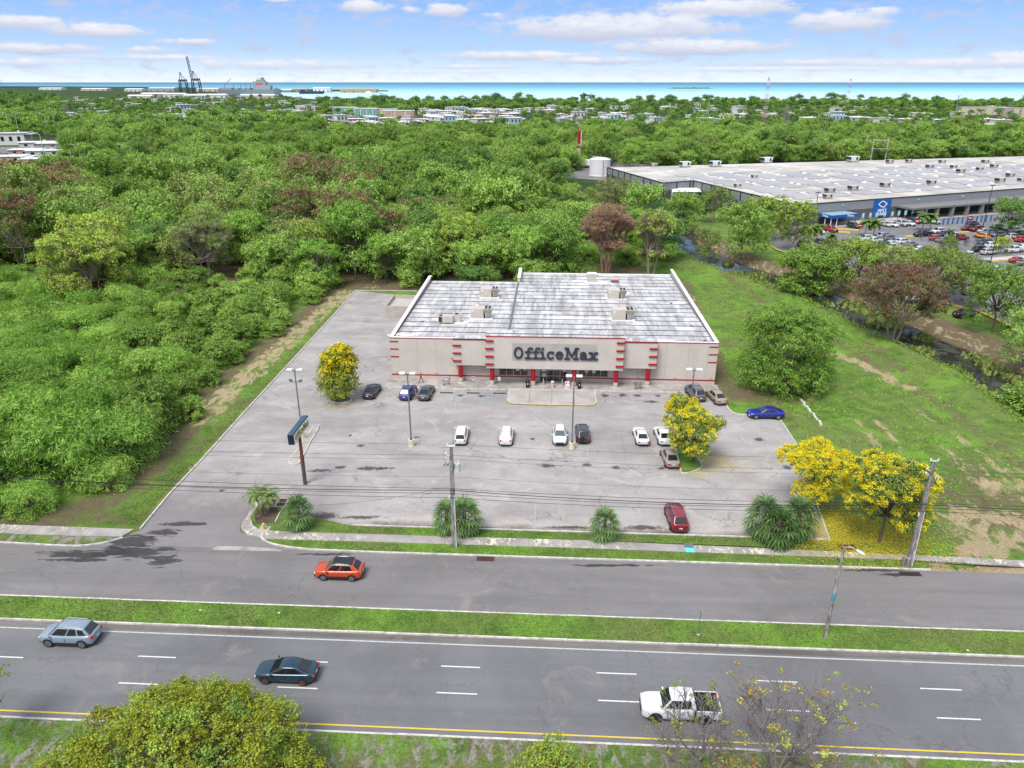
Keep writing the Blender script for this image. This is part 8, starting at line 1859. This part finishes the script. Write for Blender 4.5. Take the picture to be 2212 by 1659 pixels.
# cars on the far highway
# ---- harbour
def far_at(x, d, z=0.0):      # point d metres away in the direction of picture column x
    u = (x - PCX) / FPX; v = (176 - PCY) / FPX; k = Vector((u, _c - v * _s, 0)); k = k / k.y; return Vector((k.x * d, d, z))
M_CRANE = plain('crane_blue', (.020, .035, .10), .6); M_CRED = plain('crane_red', (.30, .05, .05), .6)
def crane(x, d, H, boom, lab):
    e = empty('container_crane', far_at(x, d, 0), 0, lab, 'gantry crane', 'dark blue container cranes in the harbour'); w = H * .17
    mb = MB()
    for sx in (-1, 1):
        for sy in (-1, 1): mb.tube([(sx * w, sy * w * .6, 0), (sx * w * .8, sy * w * .55, H * .55)], 1.9, 5)
        mb.tube([(sx * w * .95, -w * .6, H * .12), (sx * w * .95, w * .6, H * .12)], 1.3, 5); mb.tube([(sx * w * .95, -w * .6, H * .15), (sx * w * .82, w * .6, H * .5)], .9, 4)
    mb.build('legs', M_CRANE, e)
    mb = MB(); mb.tube([(-w * 1.1, 0, H * .56), (w * 1.1, 0, H * .56)], 2.8, 5); mb.tube([(-w * .8, -w * .5, H * .5), (w * .8, -w * .5, H * .5)], 1.2, 5); mb.build('portal_beam', M_CRANE, e)
    MB().box(-w * .2, w * .35, -4, 4, H * .5, H * .54).build('machinery_house', M_CRED, e)
    mb = MB(); mb.tube([(-w * .8, 0, H * .55), (-w * .45, 0, H * .86)], 1.1, 5); mb.tube([(w * .8, 0, H * .55), (-w * .4, 0, H * .86)], .9, 5); mb.tube([(-w * .1, 0, H * .56), (-w * .42, 0, H * .86)], .9, 5); mb.tube([(-w * .7, 0, H * .86), (-w * .2, 0, H * .86)], 1.4, 5); mb.build('apex_frame', M_CRANE, e)
    if boom:
        mb = MB(); a, b = Vector((-w * .9, 0, H * .58)), Vector((-w * 1.3, 0, H * 1.42))
        for o_ in (-2.6, 2.6): mb.tube([a + Vector((o_, 0, 0)), b + Vector((o_, 0, 0))], 1.5, 4)
        for k in range(9): q = a.lerp(b, k / 8); mb.tube([q + Vector((-2.6, 0, 0)), q + Vector((2.6, 0, 0))], .8, 4)
        mb.build('raised_boom', M_CRANE, e)
crane(395, 3000, 84, False, 'shorter dark blue gantry crane without a raised boom, left of the two'); crane(423, 3000, 90, True, 'dark blue gantry crane with its boom raised high, right of the two')
M_SHIP = plain('ship_grey', (.17, .21, .24), .7); M_SHIP2 = plain('ship_light_grey', (.27, .31, .33), .7)
def hullmb(L, w, h, bow=.1):
    mb = MB(); b = [(-L / 2, -w / 2), (L * (.5 - bow), -w / 2), (L / 2, 0), (L * (.5 - bow), w / 2), (-L / 2, w / 2)]; t = [(-L / 2, -w / 2), (L * (.5 - bow * .8), -w / 2), (L / 2 + h * .5, 0), (L * (.5 - bow * .8), w / 2), (-L / 2, w / 2)]
    mb.add([(*p, 0) for p in b] + [(*p, h) for p in t], [(4, 3, 2, 1, 0), (5, 6, 7, 8, 9)] + [(i, (i + 1) % 5, 5 + (i + 1) % 5, 5 + i) for i in range(5)]); return mb
e = empty('naval_ship', far_at(537, 2750, 0), R(-3), 'large grey ship with a tall superstructure moored in the harbour', 'ship')
hullmb(215, 30, 16).build('hull', M_SHIP, e)
mb = MB(); mb.box(18, 62, -13, 13, 16, 42); mb.box(30, 56, -10, 10, 42, 48); mb.box(62, 78, -13, 13, 16, 30); mb.box(-100, -60, -12, 12, 16, 22); mb.build('superstructure', M_SHIP2, e); MB().box(28, 54, -13.4, -13.03, 32, 37).build('orange_lifeboats', plain('lifeboat_red', (.55, .08, .04), .6), e)
mb = MB(); [mb.cyl((x, 0, 16), (x, 0, z), 1.6, .9, 6) for x, z in ((-55, 34), (-30, 36), (-12, 38), (5, 36), (50, 58), (34, 55))]; mb.box(44, 54, -4, 4, 48, 54); mb.build('masts', M_SHIP, e)
mb = MB(); mb.tube([(-88, 0, 18), (-88, 0, 30), (-60, 0, 52)], [1.6, 1.4, .8], 5); mb.build('deck_crane', M_SHIP, e); mb = MB(); [mb.box(x, x + 14, -10, 10, 16, 16 + z) for x, z in ((-50, 5), (-26, 4), (-8, 6), (82, 6))]; mb.build('deckhouse', M_SHIP2, e)
e = empty('barge', far_at(671, 2900, 0), R(-2), 'dark blue barge moored right of the grey ship', 'barge'); hullmb(88, 16, 9, .14).build('hull', M_CRANE, e); MB().box(-40, -26, -6, 6, 9, 15).build('wheelhouse', M_CRANE, e)
def shed(x, d, w, dp, h, m, lab):
    e = empty('harbour_shed', far_at(x, d, 0), R(-3), lab, 'warehouse', 'sheds along the harbour quay'); MB().box(-w / 2, w / 2, -dp / 2, dp / 2, 0, h).build('wall', m, e)
    mb = MB(); mb.hexa([(-w / 2 - 1, -dp / 2 - 1, h), (w / 2 + 1, -dp / 2 - 1, h), (w / 2 + 1, dp / 2 + 1, h), (-w / 2 - 1, dp / 2 + 1, h)], [(-w / 2, -2, h + 3), (w / 2, -2, h + 3), (w / 2, 2, h + 3), (-w / 2, 2, h + 3)]); mb.build('roof', M_HR[0] if m is not M_ORS else M_ORS, e)
    for k in range(4): MB().box(-w * .4 + k * w * .25, -w * .4 + k * w * .25 + 5, -dp / 2 - .2, -dp / 2 + .1, 0, h * .6).build('door', M_GREYMETAL, e)
M_ORS = plain('orange_shed', (.45, .28, .13), .8)
for a in [(695, 3300, 70, 30, 17, M_HW[0], 'tall blank white shed behind the dark blue barge'), (775, 3300, 150, 40, 11, M_ORS, 'long orange and cream quay shed at the end of the pier'), (648, 3500, 60, 30, 10, M_ORS, 'small orange shed between the ship and the white shed'), (618, 3500, 50, 30, 8, M_HW[1], 'cream shed directly right of the ship'), (205, 3900, 130, 50, 9, M_HW[1], 'long pale shed on the quay left of the cranes'), (110, 4200, 120, 50, 9, M_HW[0], 'long white shed on the far left quay'), (290, 3600, 80, 50, 10, M_HW[0], 'white shed just left of the cranes'), (350, 3600, 120, 50, 14, M_HW[3], 'grey shed behind the left crane'), (450, 3600, 100, 50, 12, M_HW[1], 'cream shed behind the right crane'), (330, 2300, 70, 30, 9, M_HW[2], 'pink roofed warehouse in the town before the cranes'), (300, 2000, 60, 24, 8, M_HW[0], 'white industrial shed in the left town'), (455, 2150, 80, 26, 8, M_HW[0], 'white industrial shed below the ship stern'), (555, 2100, 90, 26, 8, M_HW[1], 'cream industrial shed below the ship'), (420, 2100, 60, 26, 8, M_HW[3], 'grey industrial shed below the cranes'), (375, 2250, 60, 26, 9, M_HW[0], 'white industrial shed below the left crane')]: shed(*a)
e = empty('small_boat', far_at(795, 3150, 0), 0, 'small white boat moored before the orange shed', 'boat'); hullmb(26, 7, 4).build('hull', M_SWHITE, e); MB().box(-6, 3, -2.5, 2.5, 4, 7).build('cabin', M_SWHITE, e)
# small low island
cx = far_at(1493, 5200, 0); ring = [(cx.x + 150 * math.cos(a) * (1 + .1 * math.sin(3 * a)), cx.y + 60 * math.sin(a)) for a in [k * .3 for k in range(21)]]
sheet('islet', ring, .3, M_FAR, kind='structure', thick=1.5)
mb = MB(); [mb.ell((cx.x + rh.uniform(-120, 120), cx.y + rh.uniform(-20, 20), 1), (18, 12, rh.uniform(3, 6)), 8, 5) for _ in range(22)]; o = mb.build('islet_scrub', L_DARK); tag(o, 'dark scrub covering the low islet out at sea', 'scrub', kind='stuff')
# ================================================================ THE REST OF THE WOODS
hx, hy = np.array([a for a, b, r in HOUSES]), np.array([b for a, b, r in HOUSES]); hr = np.array([r for a, b, r in HOUSES])
cand.clear(); scatter(330, 640, 8.8, lambda y: y * 1.05 + 20); mid = rest + list(cand); cand.clear()
scatter(640, 1990, 12.5, lambda y: y * .95 + 20); farc = list(cand)
HZ = [(p.x, p.y) for p in HOUSEZONE]
def keep(c):
    x, y = c[0], c[1]; u, v, _z = proj((x, y, 0))
    if v < (226.5 if u > 640 else 214 if u > 560 else 206): return False
    if y > 300 and seg_dist(np.array(x), np.array(y), HWN)[0] < 17 and x > -60: return False
    return not (np.hypot(hx - x, hy - y) < hr).any()
pts = []; kid = []; scl = []
TOWN = lambda X, Y: Y < 262 and X > 880 or Y < 240
for c in mid:
    if not keep(c) or inside(c[0], c[1], HZ): continue
    x, y, X, Y = c; k = kind_at(X, Y, rs.rand()) if y < 330 else rs.choice(['green', 'feather', 'shrub', 'dark', 'olive'], p=[.45, .24, .17, .10, .04])
    i = {'green': 0, 'feather': 1, 'shrub': 5, 'dark': 2, 'olive': 3, 'rust': 4, 'yellow': 5, 'bare': 3}[k]
    pts.append((x, y, -.2)); kid.append(i); scl.append(rs.choice([rs.uniform(.65, .95), rs.uniform(1.0, 1.5)]) * ((.6 if x > 8 and y > 225 else 1.15) if y < 360 and (y < 330 or x > 8) else 1))
for c in farc:
    if not keep(c): continue
    x, y, X, Y = c; q = rs.rand()
    if TOWN(X, Y): i = 7 if q < .38 else 9 if q < .5 else 6 if q < .85 else 8
    else: i = 6 if q < .5 else 8 if q < .82 else 7
    u, v, _z = proj((x, y, 0)); f_ = 1.0; pr = 1.0
    for x0, x1, y0, y1, p_ in ((900, 1125, 236, 290, .10), (690, 905, 250, 296, .2), (1120, 1330, 234, 282, .25), (1330, 1700, 230, 286, .3), (1700, 2230, 234, 286, .4), (130, 420, 208, 266, .28), (420, 690, 205, 258, .22)):
        if x0 < u < x1 and y0 < v < y1: pr = p_; f_ = .62
    if rs.rand() > pr: continue
    pts.append((x, y, -.2)); kid.append(i); scl.append(rs.uniform(.75, 1.35) * (1.2 if i == 9 else 1) * f_)
print('woods instances', len(pts))
me = bpy.data.meshes.new('woodland'); me.from_pydata(pts, [], [])
a = me.attributes.new('kid', 'INT', 'POINT'); a.data.foreach_set('value', kid); a = me.attributes.new('scl', 'FLOAT_VECTOR', 'POINT'); a.data.foreach_set('vector', [q for s_ in scl for q in (s_, s_ * rs.uniform(.85, 1.15), s_ * rs.uniform(.6, 1.45))])
a = me.attributes.new('rot', 'FLOAT', 'POINT'); a.data.foreach_set('value', list(rs.uniform(0, 6.28, len(pts))))
wood = bpy.data.objects.new('woodland', me); link(wood); tag(wood, 'unbroken green woods and scrub stretching from the near thicket to the shore', 'woods', kind='stuff')
ng = bpy.data.node_groups.new('woodland', 'GeometryNodeTree'); ng.interface.new_socket('Geometry', in_out='INPUT', socket_type='NodeSocketGeometry'); ng.interface.new_socket('Geometry', in_out='OUTPUT', socket_type='NodeSocketGeometry')
gi_ = ng.nodes.new('NodeGroupInput'); go = ng.nodes.new('NodeGroupOutput'); ci = ng.nodes.new('GeometryNodeCollectionInfo'); ci.inputs[0].default_value = FARC; ci.inputs['Separate Children'].default_value = True; ci.inputs['Reset Children'].default_value = True
ip = ng.nodes.new('GeometryNodeInstanceOnPoints'); ip.inputs['Pick Instance'].default_value = True
def attr(n, t):
    x = ng.nodes.new('GeometryNodeInputNamedAttribute'); x.data_type = t; x.inputs[0].default_value = n; return [o for o in x.outputs if o.enabled][0]
cr = ng.nodes.new('ShaderNodeCombineXYZ'); ng.links.new(attr('rot', 'FLOAT'), cr.inputs[2]); L_ = ng.links.new
L_(gi_.outputs[0], ip.inputs['Points']); L_(ci.outputs[0], ip.inputs['Instance']); L_(attr('kid', 'INT'), ip.inputs['Instance Index']); L_(cr.outputs[0], ip.inputs['Rotation']); L_(attr('scl', 'FLOAT_VECTOR'), ip.inputs['Scale']); L_(ip.outputs[0], go.inputs[0])
md = wood.modifiers.new('instances', 'NODES'); md.node_group = ng

# ---- look-alikes get their place in the row, seen from the camera
OW = 'first second third fourth fifth sixth seventh eighth ninth tenth eleventh twelfth thirteenth fourteenth fifteenth sixteenth'.split(); by = {}
for o in COL.objects:
    if o.parent is None and o.get('label') and not o.get('kind'): by.setdefault(o['label'], []).append(o)
for l, os_ in by.items():
    if 2 <= len(os_) <= 16 and len(l.split()) <= 13 and 'cart' not in l:
        os_.sort(key=lambda o: proj((o.location.x, o.location.y, 3))[0])
        for i, o in enumerate(os_): o['label'] = l + ', ' + (OW[i] if i < len(os_) - 1 else 'last') + ' from left'
